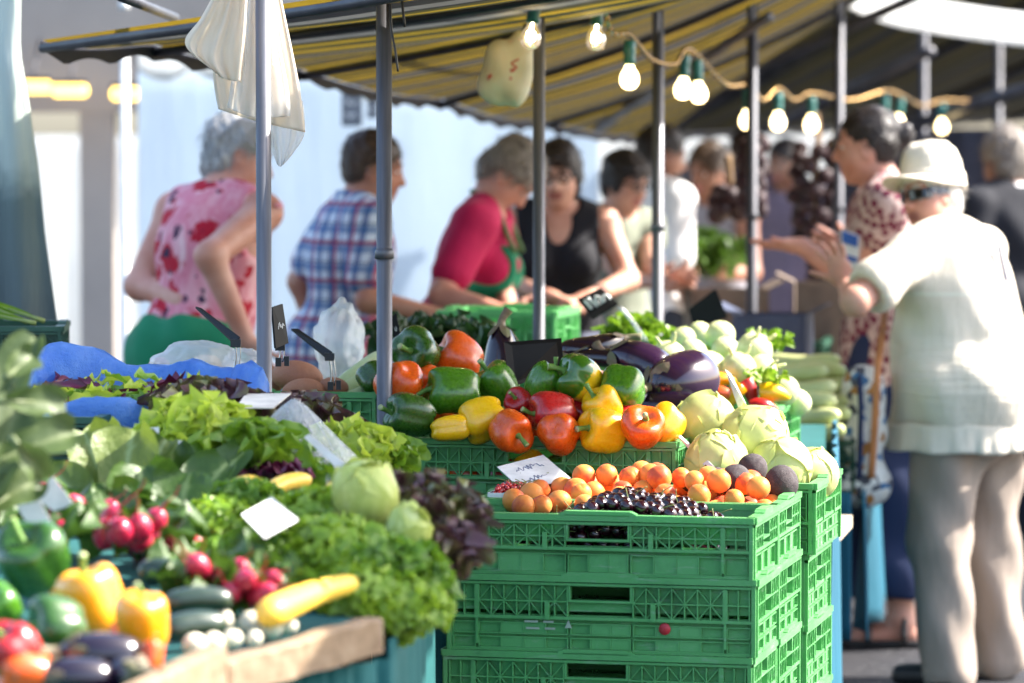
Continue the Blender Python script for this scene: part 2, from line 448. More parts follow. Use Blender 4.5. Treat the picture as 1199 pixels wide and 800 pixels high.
M_ZUCG = veg('dark_zucchini_skin', [(.3, (.010, .022, .014)), (.6, (.02, .04, .02)), (.85, (.05, .08, .04))], scale=12, rough=.25, coat=.4)
M_ZUCY = veg('yellow_zucchini_skin', [(.3, (.82, .55, .06)), (.7, (.78, .46, .035))], scale=6, rough=.35, coat=.25)
M_ZUCP = veg('pale_zucchini_skin', [(.3, (.42, .52, .22)), (.7, (.55, .62, .34))], scale=6, rough=.35, coat=.2)
M_POT = veg('sweet_potato_skin', [(.3, (.30, .115, .06)), (.7, (.38, .17, .09))], scale=10, rough=.7, coat=0, bump=.3)
M_ORANGE = veg('orange_peel', [(.3, (.85, .30, .008)), (.7, (.80, .25, .006))], rough=.4, coat=.1, bump=.2, bscale=200)
M_ONIOND = veg('dark_onion_skin', [(.3, (.010, .003, .005)), (.7, (.035, .005, .009))], scale=4, rough=.6, coat=0)  # red onion skin with the shade of backlit braids put into its colour
M_ONION = veg('red_onion_skin', [(.3, (.12, .012, .03)), (.7, (.24, .03, .05))], scale=4, rough=.25, coat=.3)

def long_veg(name, mat, pts, r, label, cat, group=None, prof=None, ends=None):
    """elongated vegetable through world points; origin at the middle"""
    pts = spline(pts, 14); c = pts[len(pts) // 2].copy(); u = np.linspace(0, 1, 14)
    pr = np.array(prof(u) if prof else np.clip(1 - np.abs(2 * u - 1) ** 4, .04, 1) ** .5) * r
    b = MB(); b.tube(pts - c, pr, 16); o = b.ob(name, mat, None, c); tag(o, label, cat, group)
    if ends is not None:
        s = MB(); d = pts[-1] - pts[-2]; d /= np.linalg.norm(d)
        s.tube([pts[-1] - c - d * .006, pts[-1] - c + d * .012, pts[-1] - c + d * .03], [r * .45, r * .33, r * .36], 8); s.ob('stem', ends, o)
    return o

# ------------------------------------------------------------------ leaves
def leaf(b, base, X, L, W, curl=.8, ruffle=.1, freq=5, seed=0, nu=10, nv=9, cup=.25, prof=None, a0=0, tipv=None, vein=0):
    """one leaf from base; X columns = side, along, up; curl bends the tip back"""
    rng = np.random.RandomState(seed); p = rng.rand(8) * 6.3
    u = np.linspace(0, 1, nu); v = np.linspace(-1, 1, nv)
    ang = a0 - curl * u ** 1.3; y = np.concatenate([[0], np.cumsum(np.cos(ang[:-1]))]) * L / (nu - 1); z = np.concatenate([[0], np.cumsum(np.sin(ang[:-1]))]) * L / (nu - 1)
    w = (np.array(prof(u)) if prof else u ** .6 * (1 - .62 * u ** 7) + .14 * (1 - u)) * W / 2
    U, Vv = np.meshgrid(u, v, indexing='ij')
    rf = ruffle * W * np.abs(Vv) ** 2 * np.sin(freq * (U * 3.1) + p[0] + 1.5 * np.sign(Vv)) * (.4 + .6 * U)
    rf2 = ruffle * .6 * W * np.clip((U - .7) / .3, 0, 1) * np.sin(freq * 1.3 * Vv + p[2])
    wig = 1 + .12 * np.sin(freq * 2.2 * U + p[1] + np.sign(Vv)) * (ruffle > 0)
    xx = Vv * w[:, None] * wig; nz = cup * W * Vv ** 2 + rf + rf2
    if vein: nz = nz - vein * W * np.exp(-(Vv / .08) ** 2) - vein * .5 * W * np.cos((U * 7 - np.abs(Vv) * 2.2) * 2 * PI) * (np.abs(Vv) > .1)
    na = -np.sin(ang)[:, None]; nb = np.cos(ang)[:, None]
    G = np.stack([xx, y[:, None] + na * nz, z[:, None] + nb * nz], -1) @ np.asarray(X).T + np.array(base)
    a = np.clip(np.abs(Vv) * .55 + U * .55, 0, 1) if tipv is None else tipv(U, Vv)
    b.grid(G, a)
def dirframe(az, el):
    d = np.array((math.cos(az) * math.cos(el), math.sin(az) * math.cos(el), math.sin(el)))
    s = np.array((-math.sin(az), math.cos(az), 0)); return np.stack([s, d, np.cross(s, d)], 1)
def head_mesh(seed, n, Rr, mat, ruffle=.2, freq=4.6, els=(85, 5), curl=(.2, 1.0), wid=.9, nu=20, nv=15, cup=.2):
    """lettuce-like head: leaves spiral from upright inner ones to splayed outer ones"""
    rng = random.Random(seed); b = MB()
    for i in range(n):
        q = i / (n - 1); az = i * 2.39996 + rng.uniform(-.3, .3); el = R(els[0] + (els[1] - els[0]) * q ** .8 + rng.uniform(-8, 8))
        L = Rr * (.72 + .42 * q) * rng.uniform(.88, 1.12)
        base = np.array((math.cos(az), math.sin(az), 0)) * Rr * .10 * q + np.array((0, 0, Rr * .12 * (1 - q)))
        leaf(b, base, dirframe(az, el), L, L * wid * rng.uniform(.85, 1.1), curl[0] + (curl[1] - curl[0]) * q, ruffle, freq, rng.randrange(9999), nu, nv, cup)
    return b.me('head_leaves', mat)
def curly_mesh(seed, n, size, leafr, mat, dome=.8, stems=0, stemmat=None):
    """bunch of small crimped leaves filling a low mound of half-size size=(x,y,z)"""
    rng = np.random.RandomState(seed); b = MB(); k = 10
    for i in range(n):
        d = rng.normal(size=3); d /= np.linalg.norm(d); d[2] = abs(d[2]) * dome + .02 if rng.rand() < .85 else d[2] * .4
        p = d * (rng.uniform(.62, 1.04)) * np.array(size); nrm = d + rng.normal(size=3) * .55; Fm = frame(nrm, rng.normal(size=3))
        r = leafr * rng.uniform(.6, 1.25); a = np.arange(k) * 2 * PI / k
        rad = r * (1 + .30 * np.cos(3 * a + rng.rand() * 6) + .12 * rng.randn(k)); zz = r * (.45 * np.sin(2 * a * (1 + (i % 3)) + rng.rand() * 6) * 1.0 + .22 * rng.randn(k))
        ring = np.stack([np.cos(a) * rad, np.sin(a) * rad, zz], 1); r2 = ring * .5; r2[:, 2] = ring[:, 2] * .15 + .12 * r
        V = np.concatenate([np.array([[0, 0, -.1 * r]]), r2, ring]) @ Fm.T + p
        F = [(0, 1 + j, 1 + (j + 1) % k) for j in range(k)] + [(1 + j, 1 + k + j, 1 + k + (j + 1) % k, 1 + (j + 1) % k) for j in range(k)]
        b.add(V, F, True, np.concatenate([[0], np.full(k, .35), np.full(k, .9)]) * rng.uniform(.6, 1.1))
    for i in range(stems):
        d = rng.normal(size=3); d[2] = abs(d[2]) * .4; d /= np.linalg.norm(d); b.cur = 1
        b.tube(spline([(0, 0, -size[2] * .2), d * np.array(size) * .5 + (0, 0, .01), d * np.array(size) * .95], 6), .0018, 5)
    return b.me('curly_leaves', [mat] + ([stemmat] if stems else []))
M_LET = leafmat('leaf_lettuce', (.40, .46, .15), (.21, .33, .025), (.14, .25, .015))
M_LETB = leafmat('leaf_frisee', (.40, .46, .12), (.40, .50, .035), (.46, .56, .06), transl=.42)
M_REDL = leafmat('leaf_red', (.22, .22, .07), (.13, .065, .045), (.075, .030, .040), spots=(.14, .15, .035), transl=.2, rough=.3)
M_CHARD = leafmat('leaf_chard', (.28, .36, .12), (.060, .120, .014), (.042, .090, .010), rough=.42, transl=.25, bump=.7)
M_CELERY = leafmat('leaf_celery', (.16, .20, .08), (.085, .12, .035), (.06, .095, .025), rough=.5, transl=.25)
M_CHARDB = leafmat('leaf_pale', (.32, .40, .16), (.165, .205, .038), (.11, .155, .020), rough=.45, transl=.25, bump=.7)
M_PARS = leafmat('leaf_parsley', (.14, .24, .02), (.20, .34, .02), (.32, .46, .04), transl=.35, rough=.38)
M_PARSD = leafmat('leaf_parsley_dark', (.07, .15, .012), (.11, .23, .014), (.19, .34, .025), transl=.35, rough=.38)
M_RADI = leafmat('leaf_radicchio', (.45, .30, .32), (.13, .012, .04), (.075, .008, .03), transl=.1, rough=.3)
M_DARKG = leafmat('leaf_dark', (.06, .12, .03), (.022, .06, .014), (.018, .05, .012), rough=.4)
M_CAB = leafmat('leaf_cabbage', (.66, .70, .38), (.52, .58, .17), (.45, .52, .12), rough=.38, transl=.2, bump=.12)
M_CABW = leafmat('leaf_white_cabbage', (.72, .72, .44), (.62, .64, .27), (.57, .61, .22), rough=.4, transl=.2, bump=.12)

def cabbage_mesh(seed, mat, layers=7, tall=1.0, point=0):
    rng = random.Random(seed); b = MB()
    def prof(th): return 1 - .0 * th
    def surf(th, ph, r):
        st, ct = np.sin(th), np.cos(th); q = 1 - point * np.clip(ct, 0, 1) ** 1.5 * .45
        return np.stack([r * st * np.cos(ph) * q, r * st * np.sin(ph) * q, r * ct * tall], -1)
    th = np.linspace(0, PI, 15)[:, None]; ph = (np.arange(24) * 2 * PI / 24)[None]
    b.grid(surf(th + 0 * ph, ph + 0 * th, .47), np.full((15, 24), .3), wrap=True)
    for i in range(layers):
        r0 = .475 + .006 * i + rng.uniform(0, .004); ax = frame((rng.uniform(-.5, .5), rng.uniform(-.5, .5), 1)); ph0 = i * 2.4 + rng.uniform(-.3, .3)
        nu, nv = 18, 17; u = np.linspace(0, 1, nu)[:, None]; v = np.linspace(-1, 1, nv)[None]
        TH = PI * (.97 - u * rng.uniform(.72, .95)); hw = 1.35 * np.sin(PI * np.clip(.12 + u * .80, 0, 1)) ** .8
        PH = ph0 + v * hw / np.maximum(np.sin(TH), .42)
        edge = np.clip(np.abs(v) - .72, 0, 1) / .28 + np.clip((u - .85) / .15, 0, 1)
        vein = np.exp(-(v / .05) ** 2) * (1 - u * .6) + .55 * np.exp(-((np.mod(u * 6 - np.abs(v) * 2.6, 1) - .5) / .10) ** 2) * (np.abs(v) > .06)
        rr = r0 + .011 * vein + .018 * np.clip(edge, 0, 1.5) ** 2 * (1 + .7 * np.sin(9 * u + 7 * v + i)) + .006 * np.sin(8 * PH) * np.sin(5 * TH)
        G = surf(TH + 0 * v, PH, rr) @ ax.T
        b.grid(G, np.clip(.85 - .8 * vein + .0 * u, 0, 1))
    return b.me('cabbage_leaves', mat)

# ------------------------------------------------------------------ crates
t = NT('green_crate_plastic'); co = t.coords(); f = t.noise(co, 6, 4); g = t.noise(co, 140, 3)
c = t.ramp(f, [(.3, (.105, .37, .115)), (.7, (.140, .43, .148))]); c = t.mix(t.ramp(g, [(.56, (0, 0, 0)), (.75, (.35, .35, .35))]), c, (.20, .42, .26)); sc = t.noise(t.n('ShaderNodeMapping', Vector=co, Scale=(14, 14, 90)).outputs[0], 1, 6, .7); c = t.mix(t.ramp(sc, [(.57, (0, 0, 0)), (.70, (.75, .75, .75))]), c, (.34, .48, .34)); dr = t.noise(co, 11, 5, .7); c = t.mix(t.ramp(dr, [(.52, (0, 0, 0)), (.75, (.55, .55, .55))]), c, (.045, .14, .06))
M_CRATE = t.bsdf(c, t.ramp(f, [(.3, (.32,) * 3), (.7, (.5,) * 3)]), .45, bump=g, bstr=.08, transl=.22, tcol=(.03, .55, .10))
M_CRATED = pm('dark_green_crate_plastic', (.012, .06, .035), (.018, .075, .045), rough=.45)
_cw = {}
def crate_wall(W, H, mat, handle=True, style=0):
    """wall in the xz plane, outside towards -y, base z = 0"""
    b = MB(); z1 = H - .012; zl = H * .46; hw, hz0, hz1 = .058, H - .047, H - .020
    if W < .45: hw = .035
    f = .0135                                           # how far ribs stand proud
    P0 = lambda x0, x1, za, zb, y0=0, th=.0022: b.box(((x0 + x1) / 2, y0, (za + zb) / 2), (x1 - x0, th, zb - za))
    sl0, sl1 = zl + .003, zl + .0100
    def P_(x0, x1, za, zb, y0=0, th=.0022):
        if za < sl0 and zb > sl1: P0(x0, x1, za, sl0, y0, th); P0(x0, x1, sl1, zb, y0, th)
        else: P0(x0, x1, za, zb, y0, th)
    w = W / 2
    if handle:
        P_(-w, -hw, 0, z1); P_(hw, w, 0, z1); P_(-hw, hw, 0, hz0); P_(-hw, hw, hz1, z1)
        r = .004                                        # lip round the hand hole
        for (xa, xb, za, zb) in ((-hw - r, hw + r, hz1, hz1 + r), (-hw - r, hw + r, hz0 - r, hz0), (-hw - r, -hw, hz0, hz1), (hw, hw + r, hz0, hz1)): P_(xa, xb, za, zb, -f * .5, f)
    else: P_(-w, w, 0, z1)
    # rim: flat band, raised over the hand hole
    b.box((0, -f * .55, H - .006), (W + .004, f * 1.5, .012))
    b.box((0, -f * .55, H - .0165), (W, f * 1.1, .005))
    if handle:
        b.box((0, -f * .56, H + .0025), (hw * 2 + .012, f * 1.48, .009))
        for s in (-1, 1): b.bar((s * (hw + .006), -f * .56, H + .0035), (s * (hw + .016), -f * .56, H - .001), f * 1.46, .006)
    def vb(x, za, zb, t=.0024, d=f): b.box((x, -d / 2, (za + zb) / 2), (t, d, zb - za))
    def hb(z, xa, xb, t=.003, d=f * .96): b.box(((xa + xb) / 2, -d / 2, z), (xb - xa, d, t))
    ribs = lambda xa, xb, n: np.linspace(xa, xb, n)
    segs = [(-w + .012, -w + .055), (-w + .062, -hw - .006), (hw + .006, w - .062), (w - .055, w - .012)] if W > .45 else [(-w + .012, -hw - .006), (hw + .006, w - .012)]
    zu0, zu1 = zl, H - .021
    for (xa, xb) in segs:
        n = max(2, int(round((xb - xa) / .0245)) + 1); xs = ribs(xa, xb, n); zm = (zu0 + zu1) / 2
        for x in xs: vb(x, zu0, zu1)
        hb(zm, xa, xb)
        for i in range(n - 1):
            if n > 3:
                for (za, zb) in ((zu0, zm), (zm, zu1)):
                    q = (i % 2 == 0) ^ (za == zu0)
                    b.bar((xs[i], -f * .55, za if q else zb), (xs[i + 1], -f * .55, zb if q else za), .0022, f * .6, up=(0, 1, 0))
    hb(zl - .002, -w + .004, w - .004, .006, f * 1.05)
    # lower, closed zone: recessed panels between flat pads
    for (xa, xb) in segs + ([(-hw, hw)] if handle else []):
        rows = 1 if H < .13 else 2
        for rI in range(rows):
            za = .006 + rI * (zl - .012) / rows; zb = .002 + (rI + 1) * (zl - .012) / rows - .003
            n = max(1, int(round((xb - xa) / .043))); xs = ribs(xa, xb, n + 1)
            for i in range(n + 1): vb(xs[i], za, zb, .0022, f * .7)
            hb(za, xa, xb, .0024, f * .7); hb(zb, xa, xb, .0024, f * .7)
            for i in range(n):
                if (i * 7 + rI * 3 + int(W * 10)) % 3: b.box(((xs[i] + xs[i + 1]) / 2, -f * .3, (za + zb) / 2), (xs[i + 1] - xs[i] - .003, f * .56, zb - za - .003))
    for s in (-1, 1):
        vb(s * (w - .004), 0, H - .01, .008, f * 1.08); vb(s * (w - .0585), zl * .2, H - .02, .005, f * 1.02) if W > .45 else None
    if style:
        for s in (-1, 1): b.box((s * (hw + .045), -f * .62, zl + .012), (.009, f * 1.25, .034))
    return b.me('crate_wall', mat)
def crate_base(W, Dp, mat):
    b = MB(); b.box((0, 0, .003), (W - .004, Dp - .004, .005))
    for i in range(9): b.box((-W / 2 + .03 + i * (W - .06) / 8, 0, .0075), (.006, Dp - .02, .005))
    return b.me('crate_base', mat)
def crate(loc, rzv, W, Dp, H, label, group, mat=None, name='produce_crate', nodup=None):
    mat = mat or M_CRATE
    e = empty(name, tuple(map(float, loc)), rzv + random.uniform(-.009, .009), label, 'crate', group)
    k = (W, H, mat.name, 1); k2 = (Dp, H, mat.name, 1); kb = (W, Dp, mat.name)
    if k not in _cw: _cw[k] = crate_wall(W, H, mat, True, 1)
    if k2 not in _cw: _cw[k2] = crate_wall(Dp - .008, H, mat, True, 0)
    if kb not in _cw: _cw[kb] = crate_base(W, Dp, mat)
    ob('crate_base', _cw[kb], e)
    ob('long_wall', _cw[k], e, (0, -Dp / 2 + .011, 0)); ob('long_wall', _cw[k], e, (0, Dp / 2 - .011, 0), (0, 0, PI))
    ob('short_wall', _cw[k2], e, (W / 2 - .011, 0, 0), (0, 0, PI / 2)); ob('short_wall', _cw[k2], e, (-W / 2 + .011, 0, 0), (0, 0, -PI / 2))
    return e
# ------------------------------------------------------------------ people
def skinmat(name, c, rough=.5):
    t = NT(name); co = t.coords(); f = t.noise(co, 9, 4)
    col = t.ramp(f, [(.3, c), (.7, (c[0] * .80, c[1] * .62, c[2] * .56))])
    return t.bsdf(col, rough, .4, sss=.15, bump=t.noise(co, 120, 3), bstr=.08)
SK_A = skinmat('skin_tanned', (.46, .235, .155)); SK_B = skinmat('skin_fair', (.58, .34, .25)); SK_C = skinmat('skin_rosy', (.60, .32, .24)); SK_D = skinmat('skin_brown', (.30, .15, .095))
def hairmat(name, c, c2):
    t = NT(name); co = t.coords('Object', False); mp = t.n('ShaderNodeMapping', Vector=co, Scale=(90, 90, 14)); f = t.noise(mp.outputs[0], 1, 4)
    return t.bsdf(t.ramp(f, [(.3, c), (.7, c2)]), .45, .4, bump=f, bstr=.5, bdist=.006)
H_GREY = hairmat('hair_grey', (.24, .23, .22), (.46, .45, .43)); H_SALT = hairmat('hair_greying', (.13, .105, .085), (.34, .29, .24))
H_DARK = hairmat('hair_dark', (.012, .009, .009), (.035, .026, .024)); H_BROWN = hairmat('hair_brown', (.04, .022, .013), (.085, .05, .03)); H_WHITE = hairmat('hair_white', (.55, .53, .5), (.74, .72, .7))
M_LIP = pm('lips', (.36, .12, .10), rough=.4); M_EYE = pm('eye_dark', (.03, .022, .02), (.02, .015, .015), rough=.15); M_EYEW = pm('eye_white', (.65, .62, .6), rough=.2)
def cloth(name, c, c2=None, scale=8, rough=.8, bump=.25, transl=0, **kw):
    t = NT(name); co = t.coords('Object', False); f = t.noise(co, scale, 4)
    weave = t.noise(co, 420, 2); fold = t.noise(t.n('ShaderNodeMapping', Vector=co, Scale=(9, 9, 3.2)).outputs[0], 1, 3)
    b = t.math('ADD', t.math('MULTIPLY', weave, .06), fold)
    return t.bsdf(t.ramp(f, [(.3, c), (.7, c2 or tuple(q * .82 for q in c))]), rough, .2, bump=b, bstr=bump, bdist=.03, transl=transl, sheen=.04, **kw)

class Person:
    """local frame: feet at origin, +y forward, +x to the right hand"""
    def __init__(s, loc, face, label, scale=1.0, lean=0, skin=None, head_yaw=0, head_pitch=0, fat=1.0, h=.009, group=None, twist=0, side=0):
        s.e = empty('person', (loc[0], loc[1], loc[2] if len(loc) > 2 else 0), math.atan2(-face[0], face[1]), label, 'person', group)
        s.s = scale; s.f = fat; s.skin = skin or SK_A; s.h = h
        s.T = rx(-R(lean)) @ ry(R(side)); s.piv = np.array((0, 0, .93))
        s.hy = R(head_yaw); s.hp = R(head_pitch); s.b = SDF(); s.hands = []
        s.S = {}; f = fat
        J = dict(hipR=(.09 * f, 0, .90), hipL=(-.09 * f, 0, .90), kneeR=(.105, .015, .50), kneeL=(-.105, .015, .50), ankR=(.11, -.02, .085), ankL=(-.11, -.02, .085))
        U = dict(waist=(0, .0, 1.07), chest=(0, 0, 1.26), neck=(0, -.015, 1.43), shR=(.165 * (1 + (f - 1) * .5), -.01, 1.385), shL=(-.165 * (1 + (f - 1) * .5), -.01, 1.385), elR=(.235, -.03, 1.11), elL=(-.235, -.03, 1.11), wrR=(.23, .10, .90), wrL=(-.23, .10, .90))
        s.J = {k: np.array(v, float) for k, v in J.items()}
        for k, v in U.items(): s.J[k] = s.up(v)
        s.hc = s.up((0, .03, 1.565))
        s.HR = s.T @ rz(-s.hy) @ rx(-s.hp)
    def up(s, p): return s.T @ (np.array(p, float) - s.piv) + s.piv
    def hd(s, p): return s.hc + s.HR @ (np.array(p, float) * .94)
    def world(s, w):
        """world point -> local"""
        M_ = s.e.matrix_basis.inverted(); v = M_ @ Vector([float(q) for q in w]); return np.array(v) / s.s
    def torso(s, B, g=0.0, k=.05, arms=True):
        f, T = s.f, s.T; fy = f * (1.1 if f > 1 else 1)
        B.ell(s.up((0, -.005, 1.27)), np.array((.152 * f, .102 * fy, .185)) + g, T, k); B.ell(s.up((0, .012 * f, 1.07)), np.array((.135 * f, .100 * fy, .17)) + g, T, k)
        B.ell(s.up((0, -.005, .94)), np.array((.162 * f, .112 * fy, .13)) + g, T, k)
        for q in ('R', 'L'): B.cap(s.up((.055 if q == 'R' else -.055, -.012, 1.415)), s.J['sh' + q], .055 + g, .056 + g, .04)
    def bust(s, B, g=0, r=.062):
        for q in (-1, 1): B.ell(s.up((q * .075, .085, 1.25)), (r + g, r * .9 + g, r + g), s.T, .035)
    def arm(s, B, q, g=0, to=2.0, k=.025):
        a, b, c = s.J['sh' + q], s.J['el' + q], s.J['wr' + q]; f = .6 + .4 * s.f
        t = min(to, 1); e = a + (b - a) * t; B.cap(a, e, .050 * f + g, (.050 - .010 * t) * f + g, k)
        if to > 1: t = to - 1; B.cap(b, b + (c - b) * t, .039 * f + g, (.039 - .013 * t) * f + g, k)
    def leg(s, B, q, g=0, to=2.0, k=.04, flare=0):
        a, b, c = s.J['hip' + q], s.J['knee' + q], s.J['ank' + q]; f = .6 + .4 * s.f
        B.cap(a, b, .085 * f + g, .056 * f + g + flare * .5, k); B.cap(b, b + (c - b) * (to - 1), .054 * f + g + flare * .5, .040 + g + flare, k)
    def head(s, B):
        H, HR = s.hd, s.HR
        B.cap(s.up((0, -.02, 1.42)), H((0, -.02, -.05)), .056 * (.7 + .3 * s.f), .053, .03)
        B.ell(H((0, -.012, .035)), (.073, .092, .085), HR, .02); B.ell(H((0, .022, -.035)), (.057, .066, .083), HR, .03); B.ell(H((0, .058, -.097)), (.024, .022, .020), HR, .025)
        B.ell(H((0, .03, -.045)), (.062, .045, .05), HR, .03)
        for q in (-1, 1):
            B.ell(H((q * .032, .098, .004)), (.018, .016, .013), HR, .012, 'sub')
            B.ell(H((q * .072, -.008, -.012)), (.009, .024, .032), HR @ rz(q * -.35), .01); B.ell(H((q * .082, .0, -.008)), (.006, .012, .018), HR, .006, 'sub')
        B.cap(H((-.040, .078, .022)), H((.040, .078, .022)), .011, .011, .014)
        B.cap(H((0, .084, .012)), H((0, .106, -.030)), .008, .013, .010)
        for q in (-1, 1): B.ell(H((q * .011, .098, -.034)), (.008, .010, .007), HR, .006)
        B.ell(H((0, .083, -.060)), (.024, .011, .0065), HR, .006); B.ell(H((0, .081, -.074)), (.021, .011, .0075), HR, .006); B.cap(H((-.022, .094, -.067)), H((.022, .094, -.067)), .0025, .0025, .004, 'sub')
    def hand(s, B, q, d, n, curl=(.25, .3, .35, .4), spread=.10, thumb=(.6, .5), size=1.0, side=None):
        """d: where the fingers point, n: palm normal (local directions)"""
        w = s.J['wr' + q]; d = np.array(d, float); d /= np.linalg.norm(d); n = np.array(n, float); n -= d * (n @ d); n /= np.linalg.norm(n)
        x = np.cross(d, n)                     # thumb side for one hand
        if q == 'L': x = -x
        if side is not None: x = x * side
        z = size * .95
        B.cap(w, w + d * .03 * z, .024, .026 * z, .012); Xp = np.stack([x, d, n], 1)
        B.ell(w + d * .055 * z, np.array((.040, .050, .016)) * z, Xp, .012); B.ell(w + d * .035 * z + x * .022 * z + n * .006, np.array((.018, .03, .016)) * z, Xp, .012)
        for i, (off, L) in enumerate(((.030, .072), (.010, .080), (-.011, .074), (-.030, .058))):
            a = (off / .03) * spread; dd = d * math.cos(a) + x * math.sin(a); c = curl[i]; p = w + d * .090 * z + x * off * z; rr = .0088 * z
            for j, (fr, rad) in enumerate(((.45, 1), (.30, .92), (.25, .82))):
                ang = c * (j * .8 + .35); v = dd * math.cos(ang) + n * math.sin(ang); p2 = p + v * L * fr * z; B.cap(p, p2, rr * rad * 1.04, rr * rad * .95, .004); p = p2
        v = d * math.cos(thumb[0]) + x * math.sin(thumb[0]); p = w + d * .030 * z + x * .028 * z
        for j, (l, rad) in enumerate(((.036, .0125), (.030, .0105), (.024, .009))):
            vv = v * math.cos(thumb[1] * j * .5) + n * math.sin(thumb[1] * j * .5); p2 = p + vv * l * z; B.cap(p, p2, rad * z, rad * .92 * z, .006); p = p2
    def body(s, hands=None, bust=False, legs=True):
        B = s.b; s.torso(B)
        if bust: s.bust(B)
        for q in ('R', 'L'):
            s.arm(B, q)
            if legs:
                s.leg(B, q); a = s.J['ank' + q]; B.cap(a, (a[0], a[1] - .03, .035), .038, .034, .02); B.cap((a[0], a[1], .04), (a[0] * 1.12, a[1] + .14, .028), .034, .026, .02)
        s.head(B)
        for q, kw in (hands or {}).items(): s.hand(B, q, **kw)
        V, F = B.build(s.h, 1)
        # lips: only where the mouth is
        c = V[F].mean(1); L = (c - s.hc) @ s.HR / .94
        mi = np.where((np.abs(L[:, 0]) < .026) & (L[:, 1] > .068) & (np.abs(L[:, 2] + .067) < .014), 1, 0)
        o = ob('body', mesh('person_body', V * s.s, F, [s.skin, M_LIP], mi), s.e)
        for q in (-1, 1):
            e = MB(); e.ball((0, 0, 0), (.0125, .011, .0075), 12, 8); e.cur = 1; e.ball((0, .0075, -.0005), (.0058, .0045, .0055), 8, 6)
            eo = e.ob('eye', [M_EYEW, M_EYE], s.e, s.hd((q * .032, .0755, .003)) * s.s, scale=s.s); setrot(eo, s.HR)
        for q in (-1, 1):
            br = MB(); br.tube(np.array([s.hd((q * .015, .092, .027)), s.hd((q * .034, .090, .033)), s.hd((q * .052, .076, .027))]) * s.s, [.003, .004, .002], 6)
            br.ob('eyebrow', s.hair_m if hasattr(s, 'hair_m') else H_DARK, s.e)
        return o
    def cloth_mesh(s, name, B, mat, fold=.004, seed=0, h=None, smooth=1):
        rng = np.random.RandomState(seed + len(s.e.children)); p = rng.rand(6) * 6.3
        if fold: B.fn(lambda x, y, z: fold * (np.sin(23 * z + 9 * np.sin(6 * x + p[0]) + p[1] + 5 * y) * .6 + np.sin(31 * x + 14 * z + p[2]) * np.sin(27 * y - 8 * z + p[3])))
        V, F = B.build(h or s.h, smooth)
        return ob(name, mesh(name, V * s.s, F, mat), s.e)
    def hair(s, mat, style='short', vol=1.0):
        s.hair_m = mat; H, HR = s.hd, s.HR; B = SDF()
        B.ell(H((0, -.018, .043)), np.array((.080, .098, .088)) * (1 + .045 * (vol - 1)) + .006 * (vol - 1), HR, .02)
        if style in ('short', 'bob'): B.ell(H((0, -.055, -.03)), (.070, .055, .07), HR, .03)
        if style == 'bob':
            for q in (-1, 1): B.ell(H((q * .068, -.012, -.025)), (.022, .045, .07), HR, .03)
            B.ell(H((0, .075, .075)), (.06, .03, .025), HR, .02)
        if style == 'fringe':
            B.ell(H((0, -.05, -.02)), (.072, .055, .075), HR, .03); B.ell(H((0, .07, .07)), (.062, .035, .03), HR, .02)
            for q in (-1, 1): B.ell(H((q * .066, .012, .0)), (.018, .03, .05), HR, .02)
        if style == 'bun': B.ell(H((0, -.04, .0)), (.070, .06, .07), HR, .03); B.ell(H((0, -.125, .03)), (.040, .036, .042), HR, .015)
        if style == 'crop': B.ell(H((0, -.05, -.015)), (.070, .052, .06), HR, .03)
        # open face
        fz = {'short': -.035, 'bob': -.05, 'fringe': -.052, 'bun': -.030, 'crop': -.028}[style]
        B.ell(H((0, .112, fz)), (.062 if style in ('bob', 'fringe') else .080, .098, .088), HR, .012, 'sub')
        if style not in ('bob', 'fringe'):
            for q in (-1, 1): B.ell(H((q * .085, .02, -.03)), (.022, .045, .045), HR, .012, 'sub')
        r = np.random.RandomState(len(mat.name)).rand(3) * 6
        B.fn(lambda x, y, z: .0034 * vol * (np.sin(150 * x + 40 * z + r[0]) * np.sin(70 * y + 90 * z + r[1])) + .0035 * (vol - .2) * np.sin(48 * x + r[2]) * np.sin(44 * y + 31 * z))
        V, F = B.build(.007, 1); b = MB(); b.add(V * s.s, [tuple(f) for f in F]); rg = np.random.RandomState(len(V) % 1000)
        for k in rg.choice(len(V), 900):           # loose strands break the outline
            v = V[k]; n = v - s.hc; n /= np.linalg.norm(n); d = np.array((0, 0, -1.)) + rg.normal(size=3) * .55 - HR[:, 1] * .35; d -= n * (d @ n); d /= np.linalg.norm(d); L = rg.uniform(.018, .045) * (1.2 if vol > 1.1 else .8); w = np.cross(n, d) * .0016
            p0, p1, p2 = v + n * .0005, v + d * L * .5 + n * L * .10, v + d * L + n * L * rg.uniform(.0, .32)
            b.add(np.array([p0 - w, p0 + w, p1 + w * .8, p1 - w * .8, p2]) * s.s, [(0, 1, 2, 3), (3, 2, 4)])
        return b.ob('hair', mat, s.e)
    def tshirt(s, mat, hem=.86, sleeve=.6, g=.014, name='shirt', neck=.075, bust=False, fold=.004, vneck=0):
        B = SDF(); s.torso(B, g)
        if bust: s.bust(B, g * .7)
        f = s.f
        B.cap(s.up((0, 0, .95)), s.up((0, 0, hem)), .155 * f + g, .16 * f + g, .03) if hem < .9 else None
        for q in ('R', 'L'):
            if sleeve: s.arm(B, q, g + .008, sleeve)
            else:
                sgn = 1 if q == 'R' else -1; B.ell(s.up((sgn * (.185 + .165 * (s.f - 1) * .5), -.01, 1.36)), (.045, .13, .13), s.T, .01, 'sub')
        B.plane(s.up((0, 0, hem)), s.T @ np.array((0, 0, -1.)))
        if sleeve and sleeve < 1:
            pass
        B.ell(s.up((0, .035, 1.485)), (neck, neck * 1.05, .075), s.T, .006, 'sub')
        if vneck: B.ell(s.up((0, .12, 1.42)), (.055, .10, vneck), s.T, .006, 'sub')
        return s.cloth_mesh(name, B, mat, fold)
